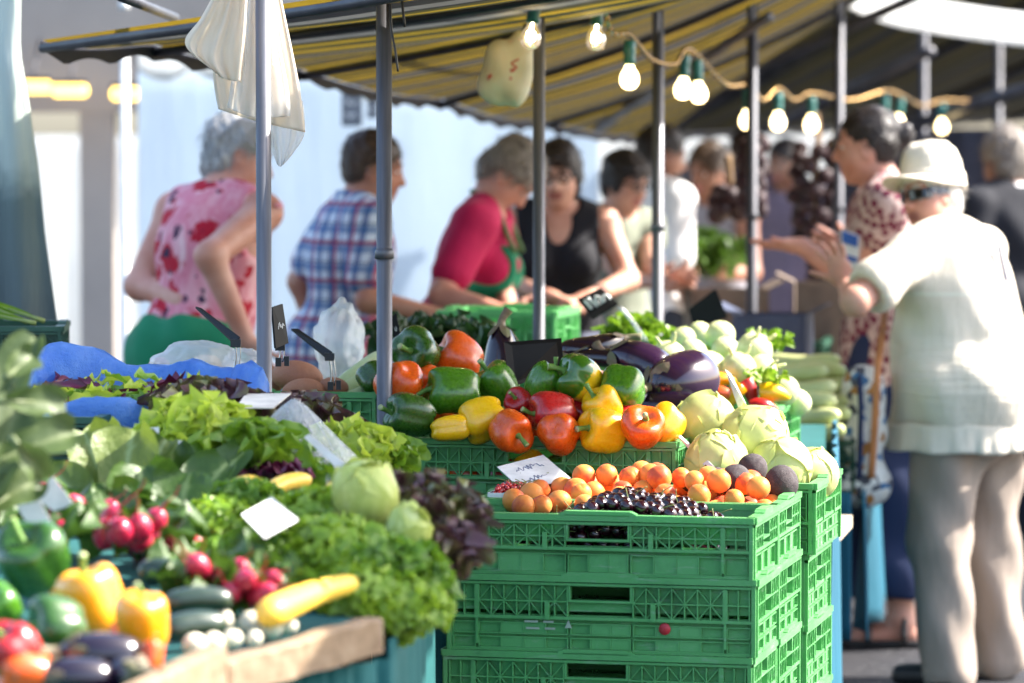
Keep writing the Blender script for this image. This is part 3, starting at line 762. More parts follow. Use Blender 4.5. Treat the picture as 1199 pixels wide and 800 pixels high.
    def trousers(s, mat, g=.014, flare=.02, name='trousers', top=1.0, to=1.9, fold=.005):
        B = SDF(); B.ell(s.up((0, -.005, .94)), np.array((.162 * s.f, .115 * s.f, .13)) + g, s.T, .05)
        for q in ('R', 'L'): s.leg(B, q, g, to, .03, flare)
        B.plane((0, 0, top), (0, 0, 1)); return s.cloth_mesh(name, B, mat, fold)
    def skirt(s, mat, top=1.02, hem=.45, r0=.14, r1=.22, name='skirt', front=False):
        f = s.f; B = SDF(); B.ell((0, 0, .96), (.17 * f, .13 * f, .12), None, .05); B.cap((0, .0, .93), (0, .01, hem), r0 * f, r1 * f, .05)
        B.plane((0, 0, hem), (0, 0, -1)); B.plane((0, 0, top), (0, 0, 1))
        if front: B.plane((0, .0, 0), (0, -1, .0))
        return s.cloth_mesh(name, B, mat, .008)
    def glasses(s, mat, r=.021, sun=False):
        b = MB()
        for q in (-1, 1):
            a = np.linspace(0, 2 * PI, 17); pts = np.array([s.hd((q * .033 + r * 1.1 * math.cos(t), .098 - .10 * abs(r * math.cos(t) * .0 + q * .033 + r * math.cos(t)) ** 1.5 * 4, .003 + r * .8 * math.sin(t))) for t in a])
            if sun: b.add(pts[:-1] * s.s, [tuple(range(16))], False)
            b.tube(pts * s.s, .0034, 5, cap=False)
            b.tube(np.array([s.hd((q * .056, .09, .006)), s.hd((q * .074, .05, .008)), s.hd((q * .076, -.01, .004))]) * s.s, .0025 if not sun else .005, 5)
        b.tube(np.array([s.hd((-.012, .098, .006)), s.hd((0, .102, .009)), s.hd((.012, .098, .006))]) * s.s, .002, 5)
        return b.ob('glasses', mat, s.e)
    def shoes(s, mat, name='shoe'):
        for q in ('R', 'L'):
            a = s.J['ank' + q]; B = SDF(); B.cap((a[0], a[1] - .03, .045), (a[0] * 1.12, a[1] + .15, .035), .044, .036, .02); B.ell((a[0], a[1], .06), (.045, .055, .05), None, .03); B.plane((0, 0, .004), (0, 0, -1)); s.cloth_mesh(name, B, mat, 0)
# ------------------------------------------------------------------ light and sky
SUN_EL, SUN_AZ = R(42), R(12)          # azimuth from +x towards +y
W_ = bpy.data.worlds.new('World'); SC.world = W_; W_.use_nodes = True
nt = W_.node_tree; bg = nt.nodes['Background']; sky = nt.nodes.new('ShaderNodeTexSky'); sky.sky_type = 'NISHITA'; sky.sun_disc = False
sky.sun_elevation = SUN_EL; sky.sun_rotation = PI / 2 - SUN_AZ; sky.air_density = 1.0; sky.dust_density = 2.5; sky.ozone_density = 1
nt.links.new(sky.outputs[0], bg.inputs[0]); bg.inputs[1].default_value = .15
sl = bpy.data.lights.new('sun', 'SUN'); sl.energy = 4.6; sl.angle = R(.6); sl.color = (1, .95, .87)
so = bpy.data.objects.new('sun', sl); link(so); so.location = (8, 6, 12)
sd = Vector((math.cos(SUN_AZ) * math.cos(SUN_EL), math.sin(SUN_AZ) * math.cos(SUN_EL), math.sin(SUN_EL)))
so.rotation_euler = sd.to_track_quat('Z', 'Y').to_euler()
SC.view_settings.view_transform = 'Standard'; SC.view_settings.look = 'None'; SC.view_settings.gamma = 1; SC.view_settings.exposure = EXPOSURE
SC.cycles.use_denoising = True; SC.cycles.max_bounces = 8; SC.cycles.transparent_max_bounces = 12
SC.cycles.caustics_reflective = False; SC.cycles.caustics_refractive = False; SC.cycles.sample_clamp_indirect = 6

# ------------------------------------------------------------------ ground
t = NT('asphalt'); co = t.coords('Object', False); f = t.noise(co, 1.3, 5); g = t.noise(co, 120, 4); vo = t.n('ShaderNodeTexVoronoi', Vector=co, Scale=9.0, _feature='DISTANCE_TO_EDGE').outputs[0]
c = t.ramp(f, [(.3, (.014, .014, .018)), (.7, (.030, .029, .034))]); c = t.mix(t.ramp(vo, [(.02, (.6,) * 3), (.06, (0,) * 3)]), c, (.03, .03, .033))
M_ASPH = t.bsdf(c, .8, .3, bump=t.math('ADD', t.math('MULTIPLY', g, .3), t.ramp(vo, [(0, (0,) * 3), (.08, (1,) * 3)])), bstr=.5, bdist=.01)
b = MB(); b.grid([[(x, y, 0) for y in (-60, 0, 8, 20, 60, 140)] for x in (-100, -20, 0, 20, 100)]); tag(b.ob('ground', M_ASPH), kind='structure')

# ------------------------------------------------------------------ fabrics
M_TEAL = cloth('teal_table_cloth', (.016, .115, .115), (.012, .09, .09), scale=3, rough=.75, transl=.12)
M_BLUE = cloth('turquoise_table_cloth', (.014, .115, .175), (.010, .085, .14), scale=3, rough=.7, transl=.15)
def tentmat(name, c, transl=.5):
    t = NT(name); co = t.coords('Object', False); f = t.noise(t.n('ShaderNodeMapping', Vector=co, Scale=(1.6, 1.6, .35)).outputs[0], 1.5, 4)
    return t.bsdf(t.ramp(f, [(.3, c), (.7, tuple(q * .9 for q in c))]), .6, .3, bump=f, bstr=.35, bdist=.2, transl=transl)
M_TENT = tentmat('white_tent_fabric', (.66, .72, .77), .40)
M_TENTW = tentmat('bright_tent_fabric', (.78, .78, .76), .5)
def hang(name, mat, a, b_, z0, z1, label, cat, amp=.02, n=60, folds=14, seed=0, group=None, m=10, th=None):
    """cloth hung between two ground points a, b_ (x, y) from z1 down to z0, with soft folds"""
    a = np.array(a, float); b_ = np.array(b_, float); d = b_ - a; L = np.linalg.norm(d); nrm = np.array((d[1], -d[0])) / L
    rng = np.random.RandomState(seed); ph = rng.rand(4) * 6; G = []
    for v in np.linspace(0, 1, m):
        row = []
        for u in np.linspace(0, 1, n):
            w = amp * (.35 + .65 * v) * (np.sin(folds * u * 2 * PI * .5 + ph[0] + 1.3 * np.sin(5 * u + ph[1])) + .5 * np.sin(folds * 1.7 * u * PI + ph[2] + v))
            p = a + d * u + nrm * w; row.append((p[0], p[1], z1 + (z0 - z1) * v - .0 * u))
        G.append(row)
    bb = MB(); bb.grid(G); o = bb.ob(name, mat); md = o.modifiers.new('thickness', 'SOLIDIFY'); md.thickness = th or .003
    return tag(o, label, cat, group)

# ------------------------------------------------------------------ tables
M_WOOD = None
t = NT('weathered_wood'); co = t.coords('Object'); mp = t.n('ShaderNodeMapping', Vector=co, Scale=(3, 40, 40)); f = t.noise(mp.outputs[0], 1, 5, .65); f2 = t.noise(co, 4, 3)
c = t.ramp(f, [(.25, (.13, .08, .045)), (.55, (.25, .18, .115)), (.8, (.33, .26, .18))]); c = t.mix(t.ramp(f2, [(.45, (0,) * 3), (.7, (.6,) * 3)]), c, (.30, .20, .11))
M_WOOD = t.bsdf(c, .75, .25, bump=f, bstr=.4, bdist=.004)
t = NT('pale_bench_wood'); co = t.coords('Object'); f = t.noise(t.n('ShaderNodeMapping', Vector=co, Scale=(30, 3, 30)).outputs[0], 1, 5)
M_WOODP = t.bsdf(t.ramp(f, [(.3, (.42, .34, .24)), (.7, (.58, .50, .38))]), .65, .3, bump=f, bstr=.25, bdist=.003)
def T1Z(y): return .80 + (y - 5.2) * .06
def slab(name, poly, zf, th, mat, parent=None):
    top = [(x, y, zf(y)) for x, y in poly]; bot = [(x, y, zf(y) - th) for x, y in poly]; n = len(poly)
    bb = MB(); bb.add(top + bot, [tuple(range(n)), tuple(range(2 * n - 1, n - 1, -1))] + [(i, i + n, (i + 1) % n + n, (i + 1) % n) for i in range(n)], False)
    return bb.ob(name, mat, parent)
T1 = [(-1.95, 3.6), (-.93, 3.7), (-.500, 5.02), (-.418, 5.30), (-.2125, 5.62), (-.165, 6.40), (-.20, 7.58), (-1.95, 7.58)]
e = empty('display_table', (-1.0, 6.0, 0), 0, 'wooden display table heaped with salads, parsley and radishes', 'table')
def loc(pts, o=(-1.0, 6.0)): return [(x - o[0], y - o[1]) for x, y in pts]
slab('tabletop', loc(T1), lambda y: T1Z(y + 6.0), .03, M_TEAL, e)
def edge_board(a, b_, z0, z1, th=.028, zt=0):
    bb = MB(); a = np.array(a); b_ = np.array(b_); d = (b_ - a); L = np.linalg.norm(d); d /= L; n = np.array((d[1], -d[0]))
    rng = random.Random(int(L * 1000)); G = []
    for u in np.linspace(0, 1, 12):
        p = a + d * L * u; j = rng.uniform(-.0025, .0025); q = p + n * th; y = p[1] + 6
        zz = T1Z(y) + z1 + j; zb = T1Z(y) + z0 + rng.uniform(-.002, .002)
        G.append([(p[0], p[1], zb), (q[0], q[1], zb), (q[0], q[1], zz - .004), (q[0] - n[0] * .004, q[1] - n[1] * .004, zz), (p[0], p[1], zz)])
    bb.grid(G, wrap=True, smooth=False); bb.F += [(4, 3, 2, 1, 0), tuple(55 + i for i in range(5))]; bb.mi += [0, 0]; bb.sm += [False] * 2
    return bb.ob('edge_board', M_WOOD, e)
q = loc([(-.93, 3.7), (-.500, 5.02), (-.415, 5.30), (-.2125, 5.62)])
edge_board(q[0], (q[1][0] + .08, q[1][1] + .26), -.055, .045); edge_board(q[2], q[3], -.03, .022)
for (x, y) in loc([(-1.75, 4.1), (-.35, 5.70), (-.30, 7.35), (-1.75, 7.4)]):
    bb = MB(); bb.box((x, y, .38), (.06, .06, .76)); bb.ob('leg', M_WOOD, e)
TZ = .775
T2 = [(-1.95, 7.68), (-.35, 7.68), (-.31, 8.05), (.345, 7.93), (.44, 8.32), (.68, 8.32), (.86, 10.5), (-.2, 10.6), (-.55, 9.35), (-1.95, 9.2)]
e = empty('market_counter', (0, 9, 0), 0, 'long market counter that carries the crates of peppers, cabbages and kohlrabi', 'table')
slab('tabletop', loc(T2, (0, 9)), lambda y: TZ, .03, M_TEAL, e)
for (x, y) in loc([(-1.8, 7.8), (.2, 8.1), (.78, 10.3), (-.1, 10.4), (-1.8, 9.0)], (0, 9)):
    bb = MB(); bb.box((x, y, .372), (.06, .06, .744)); bb.ob('leg', M_WOODP, e)
T3Z = .56
T3 = [(.28, 10.75), (.95, 10.75), (1.62, 15.2), (.9, 15.4)]
e = empty('side_counter', (1, 13, 0), 0, 'counter with turquoise cloth beside the aisle behind the woman in white', 'table')
slab('tabletop', loc(T3, (1, 13)), lambda y: T3Z, .03, M_WOODP, e)
for (x, y) in loc([(.4, 10.9), (.88, 10.9), (1.5, 15.0), (1.0, 15.2)], (1, 13)):
    bb = MB(); bb.box((x, y, .265), (.05, .05, .53)); bb.ob('leg', M_WOODP, e)
hang('table_cloth', M_TEAL, (-.90, 3.85), (-.408, 5.36), .02, .76, 'dark teal cloth hanging below the weathered wooden edge board', 'tablecloth', .012, seed=1)
hang('table_cloth', M_TEAL, (-.40, 5.39), (-.185, 5.70), .02, .775, 'dark teal cloth hanging under the end of the edge board below the yellow zucchini', 'tablecloth', .016, seed=2)
hang('table_cloth', M_TEAL, (-.185, 5.72), (-.15, 7.3), .02, .80, 'dark teal cloth hanging beneath the parsley beside the green crate stack', 'tablecloth', .016, seed=6)
hang('table_cloth', M_TEAL, (-.31, 8.02), (.345, 7.90), .02, .74, 'dark teal cloth behind the crate stack under the pepper crate', 'tablecloth', .014, seed=3)
hang('table_cloth', M_BLUE, (.70, 8.34), (.885, 10.5), .02, .79, 'turquoise cloth hanging behind the green crate stacks', 'tablecloth', .016, seed=7, n=90)
hang('table_cloth', M_BLUE, (.30, 10.71), (.95, 10.71), .155, .57, 'short turquoise cloth end on the side counter', 'tablecloth', .01, seed=4, folds=6)
hang('table_cloth', M_BLUE, (.975, 10.73), (1.645, 15.2), .15, .57, 'turquoise cloth draped to the ground along the aisle side', 'tablecloth', .03, seed=5, n=120, folds=22)
# low bench board that sticks out past the crates
e = empty('wooden_bench', (.69, 9.35, 0), R(-10), 'low pale wooden bench sticking out past the stacked green crates', 'bench')
bb = MB(); bb.box((0, 0, .60), (.24, .5, .03)); bb.ob('seat', M_WOODP, e)
for sy in (-.2, .2): bb = MB(); bb.box((-.02, sy, .2925), (.18, .04, .585)); bb.ob('leg', M_WOODP, e)

# ------------------------------------------------------------------ awning 1: striped canvas
def stripemat(name, stops, per, transl=.4, dark=1.0):
    t = NT(name); uv = t.n('ShaderNodeUVMap', _uv_map='UVMap').outputs[0]; sx = t.n('ShaderNodeSeparateXYZ', i0=uv)
    co = t.coords('Object', False); wob = t.math('MULTIPLY', t.noise(co, 1.2, 2), .05)
    f = t.math('FRACT', t.math('DIVIDE', t.math('ADD', sx.outputs[0], wob), per)); c = t.ramp(f, stops, 'CONSTANT')
    n = t.noise(co, 2.2, 5, .65); c = t.mix(t.ramp(n, [(.35, (0,) * 3), (.75, (.45,) * 3)]), c, (.07, .06, .04))
    return t.bsdf(c, .75, .2, bump=t.noise(co, 5, 3), bstr=.3, bdist=.06, transl=transl)
YE, GR, WH, NV, OL = (.46, .30, .018), (.018, .040, .020), (.20, .20, .195), (.016, .018, .026), (.075, .066, .018)
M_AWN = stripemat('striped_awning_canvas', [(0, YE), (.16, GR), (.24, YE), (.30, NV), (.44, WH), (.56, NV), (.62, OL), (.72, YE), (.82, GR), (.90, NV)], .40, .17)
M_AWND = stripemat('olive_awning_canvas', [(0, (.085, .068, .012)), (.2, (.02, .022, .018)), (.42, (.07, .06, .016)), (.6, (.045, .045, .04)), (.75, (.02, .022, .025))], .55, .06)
M_HEM = pm('navy_awning_hem', (.018, .02, .035), rough=.7)
M_STEEL = None
t = NT('galvanised_steel'); co = t.coords('Object'); f = t.noise(t.n('ShaderNodeMapping', Vector=co, Scale=(60, 60, 2.5)).outputs[0], 1, 5); g = t.noise(co, 9, 5)
M_STEEL = t.bsdf(t.ramp(f, [(.3, (.085, .085, .095)), (.7, (.17, .17, .185))]), t.ramp(g, [(.3, (.38,) * 3), (.7, (.62,) * 3)]), .5, metal=.55, bump=f, bstr=.12, bdist=.002)
M_STEELD = pm('dark_steel', (.030, .032, .042), (.055, .055, .066), scale=12, rough=.5, metal=.4)
M_WHITEP = pm('white_painted_steel', (.75, .76, .74), rough=.4)
def awning(name, Lc, Rc, mat, label, ribs=6, sag=.05, nt_=90, ns=22, hem=M_HEM, rib_mat=M_STEELD, vdepth=.045, group='striped market awnings', scallop=.30, barr=.012):
    Lp = spline(Lc, nt_); Rp = spline(Rc, nt_)
    acc = np.concatenate([[0], np.cumsum(np.linalg.norm(np.diff(Lp, axis=0), axis=1))])
    e = empty(name, tuple(Lp[0]), 0, label, 'awning', group); G = []; U = []
    def surf(i, s):
        t_ = i / (nt_ - 1); p = Lp[i] + (Rp[i] - Lp[i]) * s
        p = p.copy(); p[2] -= sag * abs(math.sin(t_ * PI * ribs)) * (.4 + .6 * math.sin(PI * s)) + sag * .9 * math.sin(PI * s)
        return p - Lp[0]
    for i in range(nt_):
        G.append([surf(i, s) for s in np.linspace(0, 1, ns)]); U.append([(acc[i], s) for s in np.linspace(0, 1, ns)])
    bb = MB(); bb.grid(G, u=U); bb.ob('canvas', mat, e, uv=True)
    V = []; 
    for k, v in enumerate(np.linspace(0, 1, 4)):
        V.append([surf(i, 0) + np.array((-.004, -.002, -v * vdepth * (1 - .45 * abs(math.cos(acc[i] / scallop * PI)) * (v > .5)))) for i in range(nt_)])
    bb = MB(); bb.grid(V); bb.ob('valance', hem, e)
    for k in range(ribs + 1):
        i = min(nt_ - 1, int(round(k * (nt_ - 1) / ribs))); pts = [surf(i, s) - np.array((0, 0, .020)) for s in np.linspace(0, 1, 8)]
        pts = [surf(i, 0) + (surf(i, 1) - surf(i, 0)) * s - np.array((0, 0, .02 + sag * 1.0 * math.sin(PI * s))) for s in np.linspace(0, 1, 8)]
        bb = MB(); bb.tube(pts, barr, 8); bb.ob('awning_rib', rib_mat, e)
    return e, Lp, Rp
A1L = [P(50, 47, 9.3), P(180, 52, 10.0), P(350, 80, 11.2), P(520, 116, 13), P(640, 142, 14.5), P(780, 158, 16.5)]
A1R = [np.array((1.50, 5.0, 2.12)), np.array((1.52, 7.2, 2.16)), np.array((1.45, 8.8, 2.19)), np.array((1.06, 10.4, 2.20)), np.array((1.22, 12.6, 2.20)), np.array((1.48, 14.6, 2.20)), P(960, -30, 16.2)]  # right edge out of view, shaped to set where sun and shade fall
aw1, _, _ = awning('striped_awning', A1L, A1R, M_AWN, 'yellow, green and grey striped awning over the sellers', ribs=5)
A2L = [P(560, 120, 17.2), P(700, 152, 18.5), P(900, 150, 20.5), P(1100, 140, 22.5), P(1330, 130, 25)]
A2R = [P(880, -60, 16.9), P(1040, -60, 17.6), P(1250, -20, 18.6), P(1400, 10, 20), P(1600, 20, 22)]
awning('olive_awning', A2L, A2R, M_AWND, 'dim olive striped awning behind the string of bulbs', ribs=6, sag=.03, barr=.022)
# pale canvas gutter between the two roofs
Lc = spline([P(960, -28, 15.6), P(1030, 6, 15.8), P(1110, 22, 16.0), P(1215, 36, 16.2), P(1330, 42, 16.4)], 30); bb = MB()
bb.grid([[p + np.array((0, .03 * k, .040 * k - .01 * math.sin(k))) for p in Lc] for k in range(-2, 3)]); o = bb.ob('canvas_gutter', M_TENTW)
o.modifiers.new('thickness', 'SOLIDIFY').thickness = .003; tag(o, 'bright white canvas strip slung between the two awnings', 'canvas strip')

# ------------------------------------------------------------------ poles and beams
def pole(px, D, r, ztop, label, mat=M_STEEL, group='upright stall poles', px2=None, z0=0):
    x = P(px, 300, D)[0]; e = empty('tent_pole', (x, D, z0), 0, label, 'pole', group)
    bb = MB(); bb.tube([(0, 0, 0), (0, 0, .01), (0, 0, ztop - z0)], [r, r, r], 20); bb.ob('pole_tube', mat, e)
    bb = MB(); bb.lathe([(r * 1.22, 1.30 - z0), (r * 1.22, 1.315 - z0), (r * 1.0, 1.322 - z0)], 20) if r > .016 else bb.lathe([(r * 1.25, 2.0 - z0), (r * 1.25, 2.03 - z0)], 12)
    bb.ob('collar', mat, e); bb = MB(); bb.box((0, 0, .004), (r * 5, r * 5, .008)); bb.ob('pole_foot', mat, e)
    return e
def roofz(x, y):
    return 2.15
pole(309, 7.62, .0152, 2.10, 'grey steel pole with cream plastic bags tied to it')
pole(450, 8.12, .0166, 2.14, 'grey steel pole next to the stacked green and orange peppers')
pole(631, 9.6, .0150, 2.20, 'slim steel pole in front of the woman in black')
pole(770, 10.8, .0165, 2.25, 'slim steel pole before the person in the white shirt')
pole(880, 12.5, .0180, 2.32, 'dark pole next to the hanging red onion braid', M_STEELD)
pole(981, 14.0, .0200, 2.36, 'dark pole beside the face of the dark haired woman', M_STEELD)
pole(1080, 17.5, .020, 2.2, 'dim thin pole far back above the white hat', M_STEELD)
pole(1167, 18.5, .022, 2.2, 'dim thin pole far back by the edge of the canvas strip', M_STEELD)
pole(147, 13.2, .0150, 1.86, 'thin white tent pole in front of the beige pillar', M_WHITEP)
def beam(p, q, r, label, mat=M_STEELD):
    bb = MB(); p = np.array(p); q = np.array(q); c = (p + q) / 2; bb.tube([p - c, q - c], [r, r], 10); tag(bb.ob('roof_beam', mat, None, c), label, 'beam', 'dark beams under the awnings')
beam(P(520, -8, 11.0), P(648, 42, 12.2), .022, 'dark roof beam running down to the hanging jug')
beam(P(700, 150, 15.0), P(900, 20, 12.2), .018, 'light steel beam slanting up across the awning', M_STEEL)
beam(P(840, 100, 16.6), P(1110, -20, 14.5), .022, 'dark roof beam between two slim poles')
beam(P(900, 150, 17.0), P(1090, 60, 15.4), .022, 'dark roof beam above the red onion braids')
beam(P(1060, 150, 17.5), P(1230, 95, 16), .03, 'thick dark roof beam above the grey haired man')
beam(P(142, -4, 8.2), P(205, 21, 9.9), .012, 'thin dark bar under the near corner of the awning')

# ------------------------------------------------------------------ tent walls behind
def tentwall(pxa, Da, pxb, Db, z1, mat, label, seed, amp=.03, folds=12, z0=.03, scal=True):
    a = P(pxa, 300, Da)[:2]; b_ = P(pxb, 300, Db)[:2]
    hang('tent_wall', mat, a, b_, z0, z1, label, 'tent wall', amp, 90, folds, seed, 'pale tent walls behind the stall', 16)
    d = b_ - a; L = np.linalg.norm(d); n = max(3, int(L / .26)); V = []
    for v in np.linspace(0, 1, 4): V.append([(a[0] + d[0] * u, a[1] + d[1] * u - .05, z1 + .08 - v * (.10 + .045 * abs(math.sin(u * n * PI)))) for u in np.linspace(0, 1, n * 8)])
    if scal: bb = MB(); bb.grid(V); o = bb.ob('tent_valance', M_TENTW); o.modifiers.new('thickness', 'SOLIDIFY').thickness = .003; tag(o, 'white scalloped edge along the top of ' + label, 'valance', 'scalloped tent edges')
tentwall(164, 15.4, 424, 14.5, 1.86, M_TENT, 'pale blue tent wall behind the grey haired seller', 11, amp=.012, folds=6)
tentwall(405, 16.9, 700, 15.9, 1.80, M_TENT, 'pale blue tent wall behind the seller in pink', 12, amp=.012, folds=5)
tentwall(680, 24, 1010, 21.5, 1.85, M_TENTW, 'bright white tent wall far behind the onion braids', 13, scal=False)
tentwall(-60, 26, 175, 24.5, 1.6, M_TENTW, 'bright white canvas seen past the beige pillar', 14, scal=False)
# far pale market tent so the view ends on something real
b0 = MB()
# ------------------------------------------------------------------ arcade building at the far left
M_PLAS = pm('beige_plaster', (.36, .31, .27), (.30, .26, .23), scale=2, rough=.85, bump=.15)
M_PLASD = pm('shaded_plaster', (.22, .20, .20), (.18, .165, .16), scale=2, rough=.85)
M_LAMPY = NT('yellow_lamp'); M_LAMPY = M_LAMPY.bsdf((.8, .55, .1), .4, emis=(1, .62, .12), estr=1.6)
e = empty('arcade_building', (P(80, 300, 18)[0], 18, 0), 0, 'beige arcade with a square pillar and dim ceiling behind the stall', 'building')
o_ = np.array((P(80, 300, 18)[0], 18, 0))
def abox(nm, c, d, m): bb = MB(); bb.box(np.array(c) - o_, d); bb.ob(nm, m, e)
xp = P(116, 300, 17.6)[0]
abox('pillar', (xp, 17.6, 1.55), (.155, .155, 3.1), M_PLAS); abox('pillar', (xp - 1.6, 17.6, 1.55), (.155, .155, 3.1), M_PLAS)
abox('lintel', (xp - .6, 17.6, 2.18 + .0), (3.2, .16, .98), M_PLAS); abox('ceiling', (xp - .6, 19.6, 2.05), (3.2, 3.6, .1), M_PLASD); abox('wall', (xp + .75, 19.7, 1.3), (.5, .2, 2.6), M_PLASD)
abox('pillar', (xp + .28, 21.0, 1.0), (.12, .12, 2.0), pm('brown_door_wood', (.20, .10, .05), rough=.6)) 
for i, (px_, w_) in enumerate(((38, 52), (82, 48), (150, 46))):
    c = P(px_, 102 + i * 4, 17.2); bb = MB(); L = M(w_, 17.2) * .86; bb.tube([(-L / 2, 0, 0), (-L / 2 + .01, 0, 0), (L / 2 - .01, 0, 0), (L / 2, 0, 0)], [.012, .028, .028, .012], 12); lamp = empty('strip_lamp', tuple(c), 0, ('glowing yellow strip lamp at the far edge of the arcade', 'glowing yellow strip lamp just before the beige pillar', 'glowing yellow strip lamp behind the thin white pole')[i], 'lamp', 'yellow strip lamps in the arcade')
    bb.ob('lamp_tube', M_LAMPY, lamp); bb = MB(); bb.box((0, 0, .036), (L, .07, .016)); bb.ob('lamp_housing', M_STEELD, lamp); bb = MB(); bb.tube([(0, 0, .04), (0, .3, .22)], .006, 6); bb.ob('bracket', M_STEELD, lamp)
# green planting in the sun beyond
M_FOL = leafmat('tree_leaf', (.06, .11, .02), (.10, .17, .03), (.16, .24, .05), transl=.45)
for (px_, py_, D_, s_, lab) in ((160, 250, 28, .75, 'sunlit leafy bush beyond the arcade'), (60, 330, 32, .8, 'blurred green bush at the end of the arcade')):
    c = P(px_, py_, D_); c[2] = 0; sh = empty('leafy_bush', tuple(c), 0, lab, 'bush', 'green bushes past the arcade')
    me_ = curly_mesh(int(px_), 700, (s_, s_, s_ * 1.2), .09, M_FOL); ob('foliage', me_, sh, (0, 0, .45)); bb = MB(); bb.tube([(0, 0, 0), (.02, 0, .5), (0, .02, .9)], [.05, .04, .03], 8); bb.ob('trunk', M_WOOD, sh)

# ------------------------------------------------------------------ draped green tarpaulin, far left
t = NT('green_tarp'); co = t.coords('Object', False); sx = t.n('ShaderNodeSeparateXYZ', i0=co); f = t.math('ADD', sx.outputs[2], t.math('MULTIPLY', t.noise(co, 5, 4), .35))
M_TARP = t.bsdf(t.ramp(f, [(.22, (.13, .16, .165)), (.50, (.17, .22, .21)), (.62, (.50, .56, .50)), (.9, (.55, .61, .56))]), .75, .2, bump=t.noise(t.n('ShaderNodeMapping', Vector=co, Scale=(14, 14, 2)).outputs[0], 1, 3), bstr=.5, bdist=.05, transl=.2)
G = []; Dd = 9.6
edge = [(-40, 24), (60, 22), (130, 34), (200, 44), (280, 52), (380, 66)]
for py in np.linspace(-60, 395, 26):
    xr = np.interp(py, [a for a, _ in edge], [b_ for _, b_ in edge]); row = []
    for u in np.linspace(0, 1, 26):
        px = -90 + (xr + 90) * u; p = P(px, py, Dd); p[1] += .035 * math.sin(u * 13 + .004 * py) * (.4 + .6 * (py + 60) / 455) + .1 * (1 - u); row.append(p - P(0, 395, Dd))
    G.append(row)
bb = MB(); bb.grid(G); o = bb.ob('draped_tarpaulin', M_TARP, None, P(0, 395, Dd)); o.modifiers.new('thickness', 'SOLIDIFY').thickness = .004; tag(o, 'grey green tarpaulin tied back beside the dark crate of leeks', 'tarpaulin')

# ------------------------------------------------------------------ string of bulbs
M_SOCK = pm('green_socket', (.02, .16, .135), rough=.4); M_CORD = pm('gold_cord', (.30, .18, .06), rough=.25, metal=.8)
t = NT('bulb_glass_lit'); M_BULB = t.bsdf((.9, .85, .7), .2, emis=(1, .74, .34), estr=3.2)
M_GLASS = NT('bulb_glass_clear'); t = M_GLASS; g1 = t.n('ShaderNodeBsdfGlossy', Roughness=.03); tr = t.n('ShaderNodeBsdfTransparent'); em = t.n('ShaderNodeEmission', Color=(1, .72, .34, 1), Strength=.12)
fr = t.n('ShaderNodeFresnel', IOR=1.45); mx = t.n('ShaderNodeMixShader', Fac=fr.outputs[0], i1=tr.outputs[0], i2=g1.outputs[0]); ad = t.n('ShaderNodeAddShader', i0=mx.outputs[0], i1=em.outputs[0]); t.l(ad.outputs[0], t.out.inputs[0]); M_GLASS = t.m
t = NT('filament'); M_FIL = t.bsdf((1, .8, .4), .3, emis=(1, .76, .38), estr=60)
bulbs = [(622, 40, 9.4, 1, .12), (698, 42, 9.9, 1, .05), (737, 88, 10.2, 0, 0), (800, 101, 11.2, 0, .05), (818, 106, 11.6, 0, -.05), (875, 138, 12.6, 0, 0), (911, 140, 13.3, 0, 0), (950, 143, 14.2, 0, 0), (1036, 138, 15.4, 0, 0), (1052, 142, 15.8, 0, .1), (1103, 146, 17, 0, 0)]
ls = empty('string_lights', tuple(P(622, 0, 9.4)), 0, 'string of glowing bulbs in green sockets with gold beaded cord', 'string lights'); o_ = P(622, 0, 9.4)
top = []
for (px, py, D, clear, tilt) in bulbs:
    r = .0285; c = P(px, py, D); sc_ = .88; Rm = ry(tilt) ; h0 = r * 1.0
    s_ = MB(); s_.lathe([(.012, .105), (.0175, .10), (.019, .07), (.0165, .050), (.0185, .047), (.0185, .030), (.0, .030)], 14); so_ = s_.ob('socket', M_SOCK, ls, c - o_, scale=sc_); setrot(so_, Rm)
    g_ = MB(); g_.lathe([(.012, .036), (.0125, .030), (.015, .020), (.024, .006), (.0285, -.010), (.0275, -.024), (.020, -.037), (.010, -.0425), (.0005, -.0435)], 18); g_.ob('bulb', M_GLASS if clear else M_BULB, so_)
    if clear: f_ = MB(); a = np.linspace(0, 2 * PI, 14); f_.tube(np.stack([.010 * np.cos(a), .004 * np.sin(a), -.006 + .012 * np.sin(a * 2)], 1), .0016, 5); f_.tube([(0, 0, .03), (0, 0, .0)], .002, 5); f_.ob('filament', M_FIL, so_)
    top.append(c + Rm @ np.array((0, 0, .104)))
cord = [P(530, -22, 9.0), P(566, 0, 9.15)] + [top[0]] + [P(660, 15, 9.65), top[1], P(716, 38, 10.05), top[2], P(762, 70, 10.6), P(790, 76, 11), top[3], top[4], P(850, 100, 12), top[5], P(893, 118, 13), top[6], P(930, 118, 13.7), top[7], P(995, 118, 14.8), top[8], top[9], P(1080, 125, 16.4), top[10], P(1150, 118, 18), P(1220, 100, 19)]
cp = spline(np.array(cord), 260); b = MB(); b.tube(cp - o_, .0036, 6); b.ob('cord', M_SOCK, ls)
b = MB()
L_ = np.concatenate([[0], np.cumsum(np.linalg.norm(np.diff(cp, axis=0), axis=1))])
q = np.arange(.02, L_[-1], .006); b.tube(np.stack([np.interp(q, L_, cp[:, i]) for i in range(3)], 1) - o_ + np.array((0, -.003, .002)), .0022 + .0062 * np.clip(np.sin(q / .044 * 2 * PI), 0, 1) ** .7, 7)
b.ob('bead_chain', M_CORD, ls)
